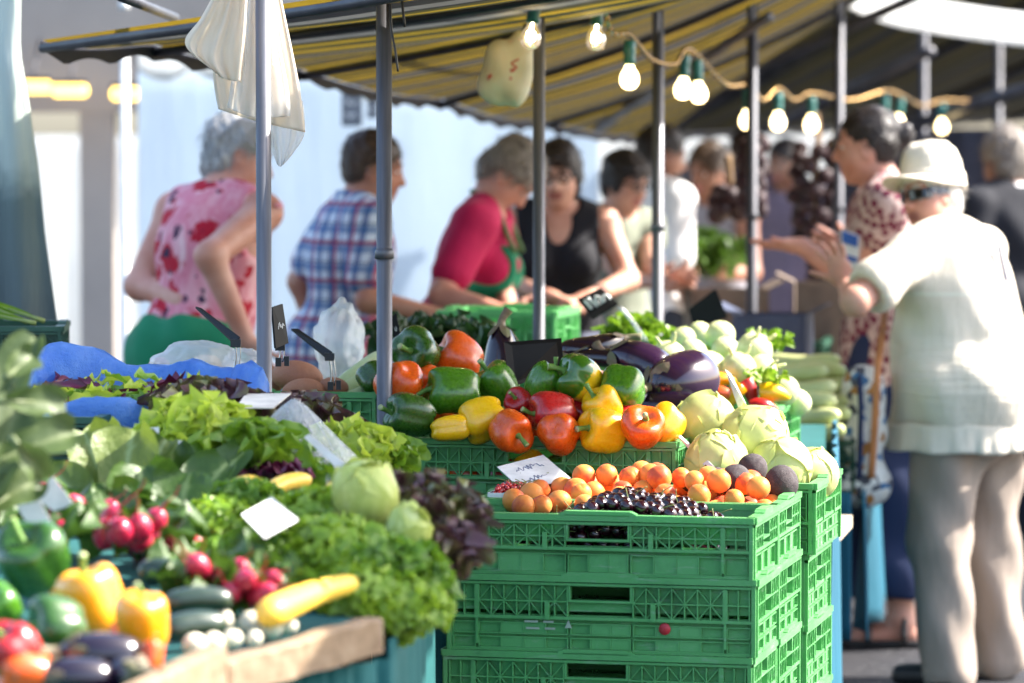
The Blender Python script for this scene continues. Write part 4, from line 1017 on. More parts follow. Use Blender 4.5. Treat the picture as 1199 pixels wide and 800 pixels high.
# ------------------------------------------------------------------ crates
ANG = R(12.6); u_ = np.array((math.cos(ANG), -math.sin(ANG))); v_ = np.array((math.sin(ANG), math.cos(ANG))); FR = np.array((.457, 7.23))
GC = 'green plastic produce crates'
def cr(fr, W, Dp, H, z, label, turn=0, **k):
    ax = .5 * (Dp if turn else W); ay = .5 * (W if turn else Dp)
    c = fr - u_ * ax + v_ * ay
    return crate((c[0], c[1], z), -ANG + (PI / 2 if turn else 0), W, Dp, H, label, k.pop('group', GC), **k)
Z = .836; DS = .29
hs = [.118, .148, .148, .148, .148, .126]
names1 = ['green crate of dark cherries, topmost of the front stack', 'green crate under the cherry crate in the front stack', 'third green crate down in the front stack with a red dot above it', 'fourth green crate down in the front stack', 'fifth green crate down in the front stack', 'bottom green crate of the front stack on the ground']
names2 = ['green crate of apricots just behind the cherry crate', 'green crate under the apricot crate in the second stack', 'third green crate down in the second stack', 'fourth green crate down in the second stack', 'fifth green crate down in the second stack', 'bottom green crate of the second stack on the ground']
names1[1] = 'tall green crate under the cherry crate, with a red round sticker'; names1[2] = 'third green crate down in the front stack'
z = Z
for i, h in enumerate(hs):
    z -= h; q = ((0, 0), (.004, .002), (-.003, .001), (.002, 0), (0, .002), (0, 0))[i]
    c1 = cr(FR + np.array(q), .6, DS, h, z, names1[i]); c2 = cr(FR + v_ * (DS + .006) + np.array(q[::-1]), .6, DS, h, z, names2[i])
    if i == 1:
        b = MB(); b.lathe([(.0115, 0), (.0112, .0012), (.0, .0013)], 20, Rm=rx(PI / 2)); st = b.ob('round_sticker', pm('red_sticker', (.55, .03, .04), rough=.5), c1, (.125, -DS / 2 - .0005, .050))
        b = MB(); 
        for (x, w) in ((0, .026), (.034, .020)):
            for k in range(2): b.box((x + (k % 2) * .003, 0, .007 - k * .013), (w, .001, .004))
        b.add([(.066, 0, -.004), (.080, 0, -.004), (.073, 0, .012), (.066, -.001, -.004), (.080, -.001, -.004), (.073, -.001, .012)], [(0, 1, 2), (5, 4, 3)], False)
        b.ob('printed_mark', pm('faded_print', (.35, .42, .33), rough=.6), c1, (-.135, -DS / 2 - .0008, .051))
FR3 = FR + v_ * .60 + u_ * .03
cr(FR3, .38, .28, .146, .704, 'green crate heaped with white cabbages at the end of the stacks', 1)
z = .704
for i, h in enumerate((.148, .148, .148, .148, .112)): z -= h; cr(FR3 - u_ * .02 + v_ * .02, .36, .26, h, z, ['green crate directly under the cabbage crate', 'second crate below the cabbage crate', 'third crate below the cabbage crate', 'fourth crate below the cabbage crate', 'bottom crate of the stack under the cabbages'][i], 1)
FRP = np.array((.341, 7.965)); cr(FRP, .6, .39, .148, TZ, 'wide green crate heaped with coloured bell peppers')
FRE = np.array((.475, 8.42)); cr(FRE, .6, .39, .148, TZ, 'green crate of eggplants behind the bell peppers')
FRK = np.array((.615, 9.0)); cr(FRK, .6, .42, .148, TZ, 'green crate of kohlrabi and long peppers behind the eggplants')
FRS = np.array((-.293, 8.20)); cr(FRS, .6, .38, .118, TZ, 'lower green crate under the sweet potatoes'); cr(FRS, .6, .38, .118, TZ + .118, 'green crate of sweet potatoes left of the steel pole')
c = P(596, 395, 10.2); crate((c[0], 10.35, TZ), -ANG, .32, .3, .16, 'lower green crate in front of the seller in pink', GC); crate((c[0], 10.35, TZ + .16), -ANG, .32, .3, .165, 'empty green crate standing before the seller in pink', GC)
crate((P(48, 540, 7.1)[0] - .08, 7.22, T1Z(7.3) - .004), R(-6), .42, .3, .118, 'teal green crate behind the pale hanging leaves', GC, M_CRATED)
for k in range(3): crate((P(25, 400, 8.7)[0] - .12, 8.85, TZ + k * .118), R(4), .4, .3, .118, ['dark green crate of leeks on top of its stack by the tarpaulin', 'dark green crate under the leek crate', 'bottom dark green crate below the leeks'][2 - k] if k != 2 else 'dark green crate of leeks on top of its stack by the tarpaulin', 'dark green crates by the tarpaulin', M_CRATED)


# ------------------------------------------------------------------ bell peppers of the wide crate
PG = 'bell peppers heaped in the wide green crate'
rows = [  # px, py, width px, colour, stem direction (x, towards camera -, up), long, D, label, stem
 (487, 413, 52, 'dark', (-.35, -.9, .15), 1.0, 8.30, 'round dark green bell pepper on top of the heap beside the steel pole', 1),
 (536, 420, 52, 'orange', (-.75, -.2, .42), 1.05, 8.36, 'orange bell pepper at the top of the heap, stem pointing at the green one', 1),
 (469, 449, 49, 'orange', (-.4, .5, -.6), 1.05, 8.16, 'red orange bell pepper lying against the steel pole', 0),
 (530, 459, 52, 'green', (-.93, -.25, .12), 1.24, 8.16, 'long green bell pepper lying across the middle of the heap', 1),
 (582, 451, 47, 'green', (-.55, -.1, .8), 1.08, 8.22, 'wrinkled green bell pepper leaning beside the black slate', 1),
 (480, 487, 48, 'dark', (-.95, -.3, .22), 1.2, 8.06, 'dark green bell pepper in the front corner of the crate under the red orange one', 1),
 (527, 502, 30, 'yellow', (.95, .2, .1), 1.5, 8.02, 'small flat yellow bell pepper at the front rim of the crate', 0),
 (566, 491, 48, 'yellow', (-.8, -.15, -.32), 1.1, 8.05, 'plump yellow bell pepper next to the small flat yellow one', 1),
 (598, 505, 46, 'orange', (.5, -.85, -.25), 1.05, 7.99, 'orange bell pepper showing its cut stem at the middle of the front rim', 1),
 (607, 472, 32, 'red', (-.3, -.7, .5), 1.0, 8.14, 'small dark red bell pepper tucked behind the bright red one', 1),
 (647, 483, 44, 'red', (-.95, -.3, -.05), 1.25, 8.05, 'glossy bright red bell pepper with a long green stem', 1),
 (654, 507, 44, 'orange', (.2, .8, -.3), 1.05, 7.98, 'orange bell pepper without stem at the front rim beside the yellow pair', 0),
 (638, 449, 38, 'green', (.55, -.2, .8), 1.25, 8.14, 'upright green bell pepper leaning on the half yellow one', 1),
 (676, 444, 52, 'turning', (-.75, -.3, .5), 1.0, 8.12, 'large green bell pepper turning yellow at its base', 1),
 (727, 457, 51, 'green', (.2, .7, .6), 1.0, 8.10, 'deep green bell pepper at the end of the heap next to the eggplants', 0),
 (705, 476, 43, 'yellow', (-.6, -.25, .75), 1.0, 8.06, 'yellow bell pepper above the other yellow one, stem upright', 1),
 (707, 504, 50, 'yellow', (-.85, -.45, .15), 1.08, 7.99, 'bright yellow bell pepper at the front rim with its stem to the side', 1),
 (753, 501, 46, 'orange', (.15, -.72, .62), 1.0, 7.95, 'red orange bell pepper facing out with its green stem up', 1),
 (777, 498, 40, 'gold', (.5, .5, .6), 1.2, 8.00, 'golden bell pepper in the last corner of the crate', 0),
 (678, 482, 32, 'red', (.3, .6, .5), 1.0, 8.12, 'red bell pepper half hidden between the red and yellow ones', 0),
 (737, 490, 34, 'red', (.3, .7, .2), 1.0, 8.08, 'red bell pepper peeping out under the deep green one', 0),
 (523, 486, 34, 'orange', (.3, .7, .2), 1.1, 8.16, 'dark orange bell pepper half hidden under the long green one', 0),
 (500, 448, 34, 'orange', (.3, .7, .2), 1.0, 8.26, 'orange bell pepper wedged under the round dark green one', 0),
 (437, 444, 34, 'dark', (-.3, .6, .3), 1.1, 8.26, 'dark green bell pepper half behind the steel pole', 0)]
for i, (px, py, w, c, sd_, lg, D, lab, st) in enumerate(rows):
    pepper(P(px, py, D), M(w, D) * 1.04, c, sd_, lab, PG, lg, i % 7, roll=i * 1.3, hasstem=bool(st))
rg = random.Random(5)
for i in range(8):
    a = -.055 - .068 * (i % 8) - rg.uniform(-.01, .01); c_ = .06 + .105 * (i // 8) + rg.uniform(-.01, .01); p = FRP + u_ * a + v_ * c_
    z_ = TZ + .075 + .0 * i; col = ('yellow', 'red', 'orange', 'green')[(i + i // 8) % 4]
    pepper((p[0], p[1], z_), .078, col, (rg.uniform(-1, 1), .3, rg.uniform(-.4, .4)), 'bell pepper buried under the heap, seen through the hand hole of the wide crate', 'buried bell peppers', 1.05, i % 7, hasstem=False)
for i in range(12):
    a = -.08 - .085 * (i % 6); c_ = .12 + .12 * (i // 6); p = FRP + u_ * a + v_ * c_
    pepper((p[0], p[1], TZ + .155), .085, ('green', 'orange', 'red', 'dark')[(i * 3) % 4], (rg.uniform(-1, 1), .3, rg.uniform(-.4, .4)), 'bell pepper buried under the heap, seen through the hand hole of the wide crate', 'buried bell peppers', 1.05, i % 7, hasstem=False)

# ------------------------------------------------------------------ eggplants
EG = 'eggplants in the crate behind the peppers'
eggplant(P(793, 446, 8.50), M(100, 8.5), M(70, 8.5), (-.62, -.62, -.1), 'largest violet eggplant with a pale star shaped calyx facing out', EG, .06, True)
eggplant(P(786, 487, 8.42), M(120, 8.4), M(58, 8.4), (-.8, .3, .1), 'dark eggplant lying under the largest violet one', EG, .05)
eggplant(P(748, 430, 8.56), M(84, 8.5), M(54, 8.5), (-.85, .3, .35), 'violet eggplant behind the largest one, beside the deep green pepper', EG, .06, True)
eggplant(P(691, 404, 8.66), M(90, 8.6), M(30, 8.6), (.9, .35, .15), 'slim black eggplant on top of the crate beside the slate', EG, .1)
eggplant(P(711, 425, 8.58), M(90, 8.6), M(28, 8.6), (-.93, .25, .12), 'slim black eggplant below the topmost slim one', EG, .08)
eggplant(P(583, 418, 8.62), M(80, 8.6), M(40, 8.6), (.1, .3, .9), 'black eggplant standing behind the black slate', EG, .05)
eggplant(P(735, 470, 8.46), M(100, 8.5), M(54, 8.5), (.8, .5, .1), 'dark eggplant at the bottom of its crate behind the golden pepper', EG, .05)
place('orange', blob_mesh('orange_fruit', M_ORANGE, 3, .02, .04), P(734, 410, 8.85), M(26, 8.8), 'single orange lying behind the slim black eggplants', 'orange')
for i, (px, py) in enumerate(((741, 378), (752, 388), (730, 392))): tag(ob('salad_heart', head_mesh(60 + i, 16, .07, M_LET), None, P(px, py, 9.9) - (0, 0, .03)), ('pale green salad heart behind the orange', 'pale green salad heart nearest the kohlrabi', 'pale green salad heart behind the slim eggplants')[i], 'salad', 'salad hearts behind the eggplants')

# ------------------------------------------------------------------ cabbages and dark roots
CG = 'white cabbages heaped at the end of the stacks'
cm = [cabbage_mesh(31 + i, M_CABW, 8, .96) for i in range(3)]
for i, (px, py, r, D, lab) in enumerate(((828, 494, 34, 8.13, 'white cabbage at the back of the heap, next to the eggplants'), (884, 512, 38, 8.05, 'biggest white cabbage in the middle of the heap under the white price card'), (839, 541, 36, 7.94, 'greenish cabbage low in the heap beside the white sign holder'), (914, 548, 36, 7.98, 'white cabbage at the front of the heap touching the dark roots'), (950, 556, 31, 8.02, 'white cabbage at the outer corner of its crate over the green rim'), (900, 560, 30, 8.12, 'white cabbage buried in the middle of the heap'))):
    place('white_cabbage', cm[i % 3], P(px, py, D), M(2 * r, D) * 1.03, lab, 'cabbage', CG, (random.uniform(-.5, .5), -.5, .8), i)
bt = [blob_mesh('root', M_BEET, 70 + i, .06, .05) for i in range(3)]
for i, (px, py, w, D, lab) in enumerate(((880, 549, 40, 7.80, 'dark round beetroot between the cabbages at the back of its row'), (860, 562, 42, 7.70, 'dark round beetroot lying on the apricots'), (914, 565, 46, 7.72, 'dark round beetroot at the corner of the apricot crate'), (806, 567, 20, 7.74, 'small dark beetroot half hidden by apricots'), (838, 560, 30, 7.80, 'dark beetroot in the shadow of the greenish cabbage'))):
    place('beetroot', bt[i % 3], P(px, py, D), M(w, D) * .92, lab, 'beetroot', 'dark beetroots by the apricots', (random.uniform(-1, 1), -.6, .3))

# ------------------------------------------------------------------ apricots
ap = [blob_mesh('apricot', M_APR, 80 + i, .035, .07, 18, 13, cleft=.05) for i in range(4)]
rg = random.Random(11); AP = []
def stackpt(a, c, row2=True): return FR + u_ * a + v_ * (c + (DS + .006 if row2 else 0))
def top_h(a): return .866 - .012 * max(0, min(1, (a + .20) / .2)) - .005 * max(0, (-a - .45) / .1)
for layer in range(3):
    tries = 0
    while tries < 900:
        tries += 1
        a = rg.uniform(-.505, -.035); c = rg.uniform(.035, DS - .035)
        if layer == 2 and not (-.44 < a < -.05 and .09 < c < DS - .02): continue
        p = stackpt(a, c); z = (.816, .846, .870)[layer] - .012 * max(0, (a + .16) / .13) * (layer > 0) + rg.uniform(-.004, .004) + (.012 * (c / DS - .5) if layer else 0)
        q = np.array((p[0], p[1], z))
        if all(np.linalg.norm(q - o) > .0415 for o in AP): AP.append(q)
for (px, py) in ((602, 586), (622, 579), (641, 577), (655, 589), (670, 580), (634, 592), (613, 593), (690, 576), (684, 590)):
    q = P(px, py, 7.56 + (593 - py) * .008)
    if all(np.linalg.norm(q - o) > .036 for o in AP): AP.append(q)
for i, q in enumerate(AP):
    s_ = rg.uniform(.040, .051); red = rg.random()
    place('apricot', ap[i % 4], q, s_, 'ripe orange apricot in the heap between the cherries and the pepper crate', 'apricot', 'apricots heaped behind the cherries', (rg.uniform(-1, 1), rg.uniform(-1, 1), rg.uniform(-.6, 1)), rg.uniform(0, 6))
b = MB(); b.box((0, 0, 0), (.46, DS - .03, .006)); 
for s in (-1, 1): b.box((0, s * (DS / 2 - .018), .012), (.46, .003, .03)); b.box((s * .2285, 0, .012), (.003, DS - .036, .03))
p = stackpt(-.255, DS / 2); o = b.ob('cardboard_tray', pm('violet_tray', (.10, .06, .16), rough=.7), None, (p[0], p[1], .782)); o.rotation_euler = (0, 0, -ANG); tag(o, 'violet cardboard tray under the apricots', 'tray')

# ------------------------------------------------------------------ cherries
ch = [blob_mesh('cherry', M_CHERRY, 90 + i, .05, .16, 14, 10) for i in range(3)]
b = MB(); b.tube(spline([(0, 0, .44), (.12, .02, .8), (.5, .1, 1.35)], 7), .035, 5); st_me = b.me('cherry_stalk', M_TWIG)
rg = random.Random(21); CH = []
def chz(a, c):  # heap of cherries: high in the middle, falling to the open end of the crate
    return .851 - .06 * max(0, (-a - .26) / .20) ** 1.6 - .060 * max(0, (a + .20) / .13) ** 1.3 + .012 * math.exp(-((a + .30) / .06) ** 2) - .010 * abs(c / DS - .55)
for tries in range(9000):
    a = rg.uniform(-.47, -.075); c = rg.uniform(.028, DS - .03); p = stackpt(a, c, False); zt = chz(a, c); z = zt - (rg.random() < .45) * rg.uniform(.012, .026) - rg.uniform(0, .006)
    q = np.array((p[0], p[1], z))
    if len(CH) < 205 and z > .752 and all(np.linalg.norm(q - o) > .0222 for o in CH): CH.append(q)
for tries in range(400):     # cherries behind the hand hole
    a = rg.uniform(-.37, -.23); q3 = stackpt(a, rg.uniform(.026, .04), False); q = np.array((q3[0], q3[1], rg.uniform(.77, .83)))
    if all(np.linalg.norm(q - o) > .0215 for o in CH): CH.append(q)
for i, q in enumerate(CH):
    o = place('cherry', ch[i % 3], q, rg.uniform(.0245, .029), 'glossy dark cherry in the heap at the top of the front crate stack', 'cherry', 'dark cherries in the front crate', (rg.uniform(-1, 1), rg.uniform(-1, .6), rg.uniform(-.2, 1)))
    if i % 4 == 0: ob('stalk', st_me, o)
G = [[(*stackpt(a, c, False), max(.735, chz(a, c) - .036)) for a in np.linspace(-.56, -.02, 30)] for c in np.linspace(.02, DS - .02, 14)]
b = MB(); b.grid(G); tag(b.ob('cherry_bed', M_CHERRY), 'dark mass of cherries below the top layer', 'cherries', kind='stuff')

# ------------------------------------------------------------------ redcurrants in white punnets
M_CARD = pm('white_card', (.80, .79, .76), rough=.7); M_CARDB = pm('cream_card', (.70, .63, .52), rough=.75)
def punnet(a, c, w, d, z, lab, lab2, seed):
    p = stackpt(a, c); e = empty('cardboard_punnet', (p[0], p[1], z), -ANG, lab, 'punnet', 'white punnets of redcurrants')
    b = MB(); b.box((0, 0, .002), (w, d, .003)); b.ob('bottom', M_CARD, e)
    for (x, y, ww, dd) in ((0, -d / 2, w, .003), (0, d / 2, w, .003), (-w / 2, 0, .003, d - .004), (w / 2, 0, .003, d - .004)): b = MB(); b.box((x, y, .027), (ww, dd, .05)); b.ob('side', M_CARD, e)
    rg = random.Random(seed); b = MB(); pts = []
    for k in range(260):
        x, y = rg.uniform(-w / 2 + .008, w / 2 - .008), rg.uniform(-d / 2 + .008, d / 2 - .008); zz = .050 + .012 * (1 - (2 * x / w) ** 2) * (1 - (2 * y / d) ** 2) + rg.uniform(-.006, .005)
        if all((x - q[0]) ** 2 + (y - q[1]) ** 2 + (zz - q[2]) ** 2 > .0078 ** 2 for q in pts): pts.append((x, y, zz)); b.cur = 0; b.ball((x, y, zz), .0050, 8, 6)
    b.cur = 1
    for k in range(16): x, y = rg.uniform(-w / 2, w / 2) * .8, rg.uniform(-d / 2, d / 2) * .8; b.tube(spline([(x, y, .055), (x + .01, y, .066), (x + rg.uniform(-.02, .03), y, .072)], 5), .0009, 5)
    o = b.ob('redcurrants', [M_CURRANT, M_TWIG], None, (p[0], p[1], z)); o.rotation_euler = (0, 0, -ANG); tag(o, lab2, 'redcurrants', kind='stuff')
punnet(-.553, .215, .075, .12, .800, 'white punnet of redcurrants beside the apricots', 'loose bright redcurrants in the punnet beside the apricots', 3)
punnet(-.552, .085, .075, .12, .792, 'white punnet of redcurrants touching the brown red salad', 'loose bright redcurrants in the punnet next to the brown red salad', 4)


# ------------------------------------------------------------------ kohlrabi, long peppers, cucumbers
KG = 'pale kohlrabi heaped behind the eggplants'
km = [blob_mesh('kohlrabi', M_KOHL, 100 + i, .05, .06) for i in range(3)]
def kohlrabi(px, py, w, D, lab, st=True):
    o = place('kohlrabi', km[px % 3], P(px, py, D), M(w, D) * 1.18, lab, 'kohlrabi', KG, (random.uniform(-.7, .7), -.3, random.uniform(.2, 1)))
    b = MB(); rg = random.Random(px)
    for k in range(2): az = k * 2.6 + rg.random(); b.tube(spline([(.18 * math.cos(az), .18 * math.sin(az), .42), (.26 * math.cos(az), .26 * math.sin(az), .56), (.32 * math.cos(az), .32 * math.sin(az), .66 + rg.random() * .1)], 5), [.07, .06, .055, .05, .03], 6)
    if st: b.ob('leaf_stalk', M_KOHL, o) if px % 2 else None
for a in ((783, 418, 34, 9.15, 'round kohlrabi at the near edge of the heap beside the violet eggplant'), (812, 413, 29, 9.3, 'kohlrabi behind the near edge of the heap'), (828, 432, 38, 9.12, 'wide kohlrabi above the orange long pepper'), (865, 433, 36, 9.1, 'kohlrabi just above the white price card'), (883, 411, 37, 9.3, 'white kohlrabi shining at the outer end of the heap'), (893, 434, 32, 9.15, 'kohlrabi under the shining white one'), (844, 393, 30, 9.6, 'highest white kohlrabi of the heap'), (800, 397, 26, 9.6, 'kohlrabi at the top back next to the salad hearts'), (918, 457, 30, 9.15, 'whitish kohlrabi hanging over the crate rim'), (934, 472, 28, 9.25, 'small whitish kohlrabi outside the crate rim'), (905, 480, 26, 9.3, 'kohlrabi low behind the red long pepper'), (850, 412, 30, 9.4, 'kohlrabi in the middle of the heap'), (820, 392, 26, 9.8, 'kohlrabi at the very back of the heap')): kohlrabi(*a)
for i, (px, py, D) in enumerate(((900, 392, 9.75), (815, 388, 9.9))): o = ob('kohlrabi_leaves', head_mesh(130 + i, 9, .06, M_LET, els=(60, 5)), None, P(px, py, D) - (0, 0, .03)); tag(o, ('green kohlrabi tops behind the shining white kohlrabi', 'green kohlrabi tops below the black slate')[i], 'leaves', 'green tops on the kohlrabi')
LP_ = 'long peppers in front of the kohlrabi'
tap = lambda u: np.clip((1.02 - u) * 1.5, .06, 1) ** .6 * np.clip(u * 8 + .5, 0, 1)
for (pa, pb, w, col, D, lab) in (((872, 445), (886, 484), 20, 'red', 9.0, 'long red pepper standing beside the white price card'), ((815, 450), (862, 446), 22, 'gold', 9.05, 'long orange pepper lying above the cabbages'), ((822, 462), (866, 466), 20, 'orange', 8.98, 'long red orange pepper under the orange one'), ((890, 462), (925, 466), 26, 'yellow', 8.98, 'yellow pepper with a green stem over the crate rim'), ((878, 478), (910, 480), 20, 'red', 8.95, 'dark red pepper at the crate rim below the yellow one'), ((868, 452), (852, 480), 18, 'gold', 8.98, 'golden pepper half behind the white price card')):
    long_veg('long_pepper', PEP[col], [P(*pa, D), (P(*pa, D) + P(*pb, D)) / 2 + (0, -.006, .008), P(*pb, D)], M(w, D) / 2, lab, 'long pepper', LP_, tap)
for i, (px, py) in enumerate(((895, 448), (845, 470))): o = ob('pepper_leaves', head_mesh(140 + i, 7, .05, M_LET, els=(50, 10)), None, P(px, py, 9.0)); tag(o, ('green leaf tuft beside the yellow pepper', 'green leaf tuft under the price card')[i], 'leaves', 'green tufts among the long peppers')
CU = 'pale cucumbers stacked beside the aisle'
D = 11.0
for i, (px, py, w, hl, d) in enumerate(((940, 421, 20, 44, 11.1), (928, 438, 20, 42, 11.0), (955, 436, 20, 36, 11.05), (935, 455, 21, 44, 10.9), (962, 452, 20, 32, 11.0), (940, 473, 20, 40, 10.85), (968, 468, 18, 28, 10.95), (950, 489, 20, 34, 10.8), (972, 486, 18, 24, 10.9), (962, 505, 19, 26, 10.75), (920, 424, 18, 34, 11.2), (925, 470, 18, 30, 10.95))):
    a = P(px - hl, py + (i % 3) * 2, d); b_ = P(px + hl, py - (i % 2) * 3, d - .12)
    long_veg('pale_cucumber', M_CUCP, [a, (a + b_) / 2 + (0, 0, .012 * (i % 3 - 1)), b_], M(w, d) / 2, 'pale yellow green cucumber in the stack beside the aisle', 'cucumber', CU)
c0 = P(948, 500, 11.0)
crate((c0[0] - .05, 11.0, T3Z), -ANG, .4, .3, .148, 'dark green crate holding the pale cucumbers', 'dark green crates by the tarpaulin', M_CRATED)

# ------------------------------------------------------------------ sweet potatoes and pale zucchini
for (pa, pb, w, D, lab) in (((318, 440), (378, 448), 36, 8.32, 'big sweet potato lying beside the steel pole'), ((372, 455), (408, 456), 20, 8.28, 'small sweet potato next to the pale zucchini'), ((330, 462), (380, 458), 26, 8.26, 'sweet potato low in the crate under the big one'), ((300, 458), (330, 452), 24, 8.36, 'sweet potato half behind the pole with the bags'), ((386, 470), (404, 476), 18, 8.25, 'sweet potato seen at the crate rim')):
    long_veg('sweet_potato', M_POT, [P(*pa, D), (P(*pa, D) + P(*pb, D)) / 2 + (0, -.01, .008), P(*pb, D)], M(w, D) / 2, lab, 'sweet potato', 'sweet potatoes in the green crate', lambda u: np.clip(1 - np.abs(2 * u - 1) ** 2.4, .05, 1) ** .7)
for (pa, pb, w, D, lab) in (((392, 460), (452, 416), 26, 8.36, 'uppermost pale zucchini beside the steel pole'), ((386, 470), (446, 436), 24, 8.30, 'pale zucchini in the middle of its bundle'), ((398, 474), (450, 452), 22, 8.24, 'lowest pale zucchini at the crate rim')):
    long_veg('pale_zucchini', M_ZUCP, [P(*pa, D), (P(*pa, D) + P(*pb, D + .1)) / 2, P(*pb, D + .1)], M(w, D) / 2, lab, 'zucchini', 'pale zucchini beside the pole', ends=M_STEM)
for i, (px, py, D) in enumerate(((500, 392, 9.4), (525, 388, 9.6), (545, 396, 9.3), (478, 388, 9.5))): o = ob('dark_leaf_bunch', head_mesh(150 + i, 16, .11, M_DARKG, els=(60, 0)), None, P(px, py, D) - (0, 0, .04)); tag(o, ('dark leafy bunch above the round dark green pepper', 'dark leafy bunch before the empty green crate', 'dark leafy bunch touching the black eggplant', 'dark leafy bunch next to the steel pole')[i], 'leafy greens', 'dark leafy bunches behind the peppers')
for i, (px, py, D) in enumerate(((500, 405, 9.0), (790, 430, 9.4))):
    pass

# ------------------------------------------------------------------ salad table
def on(px, py, h=.03, lift=0):
    """depth at which the ray through the pixel is h above the sloping table"""
    k = (py - 170) / FPX; D = (1.052 - h - lift) / (k + .06); return P(px, py, D), D
def pep(px, py, w, col, sd_, lg, lab, h=.05, seed=0, st=True):
    p, D = on(px, py, h); pepper(p, M(w, D), col, sd_, lab, 'bell peppers on the wooden table', lg, seed, roll=seed, hasstem=st)
pep(38, 655, 84, 'dark', (-.3, -.5, .7), .95, 'big dark green bell pepper behind the golden ones', .10, 1)
pep(108, 704, 74, 'gold', (-.25, -.1, .9), 1.15, 'larger golden bell pepper standing upright on the wooden table', .075, 2)
pep(166, 730, 58, 'gold', (.05, -.25, .9), 1.35, 'narrower golden bell pepper beside the dark zucchini', .075, 3)
pep(66, 735, 70, 'dark', (-.7, -.4, .1), 1.0, 'dark green bell pepper below the larger golden one', .065, 4)
pep(14, 768, 64, 'red', (-.3, -.4, .7), 1.25, 'red bell pepper at the edge of the wooden table', .06, 5)
pep(30, 792, 64, 'orange', (-.8, -.3, .2), 1.2, 'orange bell pepper lying under the red one', .035, 6)
pep(-5, 715, 60, 'green', (-.3, -.5, .7), 1.0, 'green bell pepper cut by the frame above the red one', .06, 0)
pep(148, 748, 40, 'orange', (.1, -.5, .7), 1.0, 'small orange pepper wedged between the golden ones', .04, 1, False)
pep(178, 770, 26, 'orange', (.1, .2, .9), 1.7, 'slim red orange pepper standing before the narrow golden one', .045, 2)
pep(60, 690, 40, 'gold', (.1, -.2, .9), 1.2, 'small golden pepper behind the dark green one', .05, 3, False)
pep(222, 640, 34, 'red', (.1, .5, .7), 1.0, 'small red pepper among the radish tops', .05, 4)
def egg_on(px, py, l, w, sd_, lab, h): p, D = on(px, py, h); eggplant(p, M(l, D), M(w, D), sd_, lab, 'eggplants on the wooden table', .07)
egg_on(118, 768, 105, 54, (-.92, -.3, .1), 'shiny black eggplant under the golden peppers', .045); egg_on(88, 795, 100, 50, (-.9, -.35, .1), 'shiny black eggplant at the table edge nearest the camera', .03); egg_on(150, 790, 60, 44, (.6, -.6, .1), 'black eggplant end against the wooden edge board', .035)
def lv(name, mat, pa, pb, w, h, lab, cat, grp, **k): a, _ = on(*pa, h); b_, D = on(*pb, h); return long_veg(name, mat, [a, (a + b_) / 2 + (0, 0, .006), b_], M(w, D) / 2, lab, cat, grp, **k)
lv('dark_zucchini', M_ZUCG, (165, 672), (214, 676), 34, .07, 'dark green zucchini uppermost beside the golden pepper', 'zucchini', 'dark zucchini on the wooden table'); lv('dark_zucchini', M_ZUCG, (192, 708), (272, 704), 30, .06, 'dark green zucchini in the middle of its pile', 'zucchini', 'dark zucchini on the wooden table'); lv('dark_zucchini', M_ZUCG, (190, 740), (264, 733), 34, .035, 'dark green zucchini at the bottom by the white roots', 'zucchini', 'dark zucchini on the wooden table')
lv('yellow_zucchini', M_ZUCY, (308, 722), (416, 682), 40, .055, 'big yellow zucchini lying across the end of the edge board', 'zucchini', 'yellow zucchini on the wooden table', prof=lambda u: (1 - .45 * u) * np.clip(1 - np.abs(2 * u - 1) ** 8, .05, 1) ** .5)
lv('yellow_zucchini', M_ZUCY, (268, 575), (305, 568), 22, .08, 'yellow zucchini in the parsley near the white card', 'zucchini', 'yellow zucchini on the wooden table'); lv('yellow_zucchini', M_ZUCY, (312, 575), (362, 562), 20, .085, 'yellow zucchini below the radicchio', 'zucchini', 'yellow zucchini on the wooden table'); lv('yellow_zucchini', M_ZUCY, (386, 570), (412, 600), 20, .10, 'yellow zucchini leaning on the pointed cabbage', 'zucchini', 'yellow zucchini on the wooden table')
for i, (px, py, w, lab) in enumerate(((296, 730, 32, 'white turnip in front of the radishes'), (272, 748, 24, 'small white turnip at the edge board'), (262, 728, 28, 'white turnip at the end of the zucchini'), (178, 662, 26, 'white turnip behind the dark zucchini'), (318, 735, 26, 'white turnip tucked under the big yellow zucchini'), (250, 752, 26, 'white turnip at the gap between the two edge boards'), (298, 748, 20, 'smallest white turnip right on the edge board'), (228, 755, 28, 'white turnip below the bottom dark zucchini'), (338, 732, 22, 'white turnip under the middle of the big yellow zucchini'))): p, D = on(px, py, .025); place('turnip', blob_mesh('turnip', M_WHITE_VEG, 160 + i, .05, .08), p, M(w, D), lab, 'turnip', 'white turnips among the zucchini', (.3, -.5, .6))
rm = [blob_mesh('radish', M_RAD, 170 + i, .05, .04, 14, 10) for i in range(3)]
b = MB(); b.tube(spline([(0, 0, -.46), (.05, 0, -.8), (.2, .1, -1.25), (.15, .2, -1.7)], 8), [.10, .06, .04, .03, .022, .016, .012, .008], 6); root_me = b.me('radish_root', M_RAD)
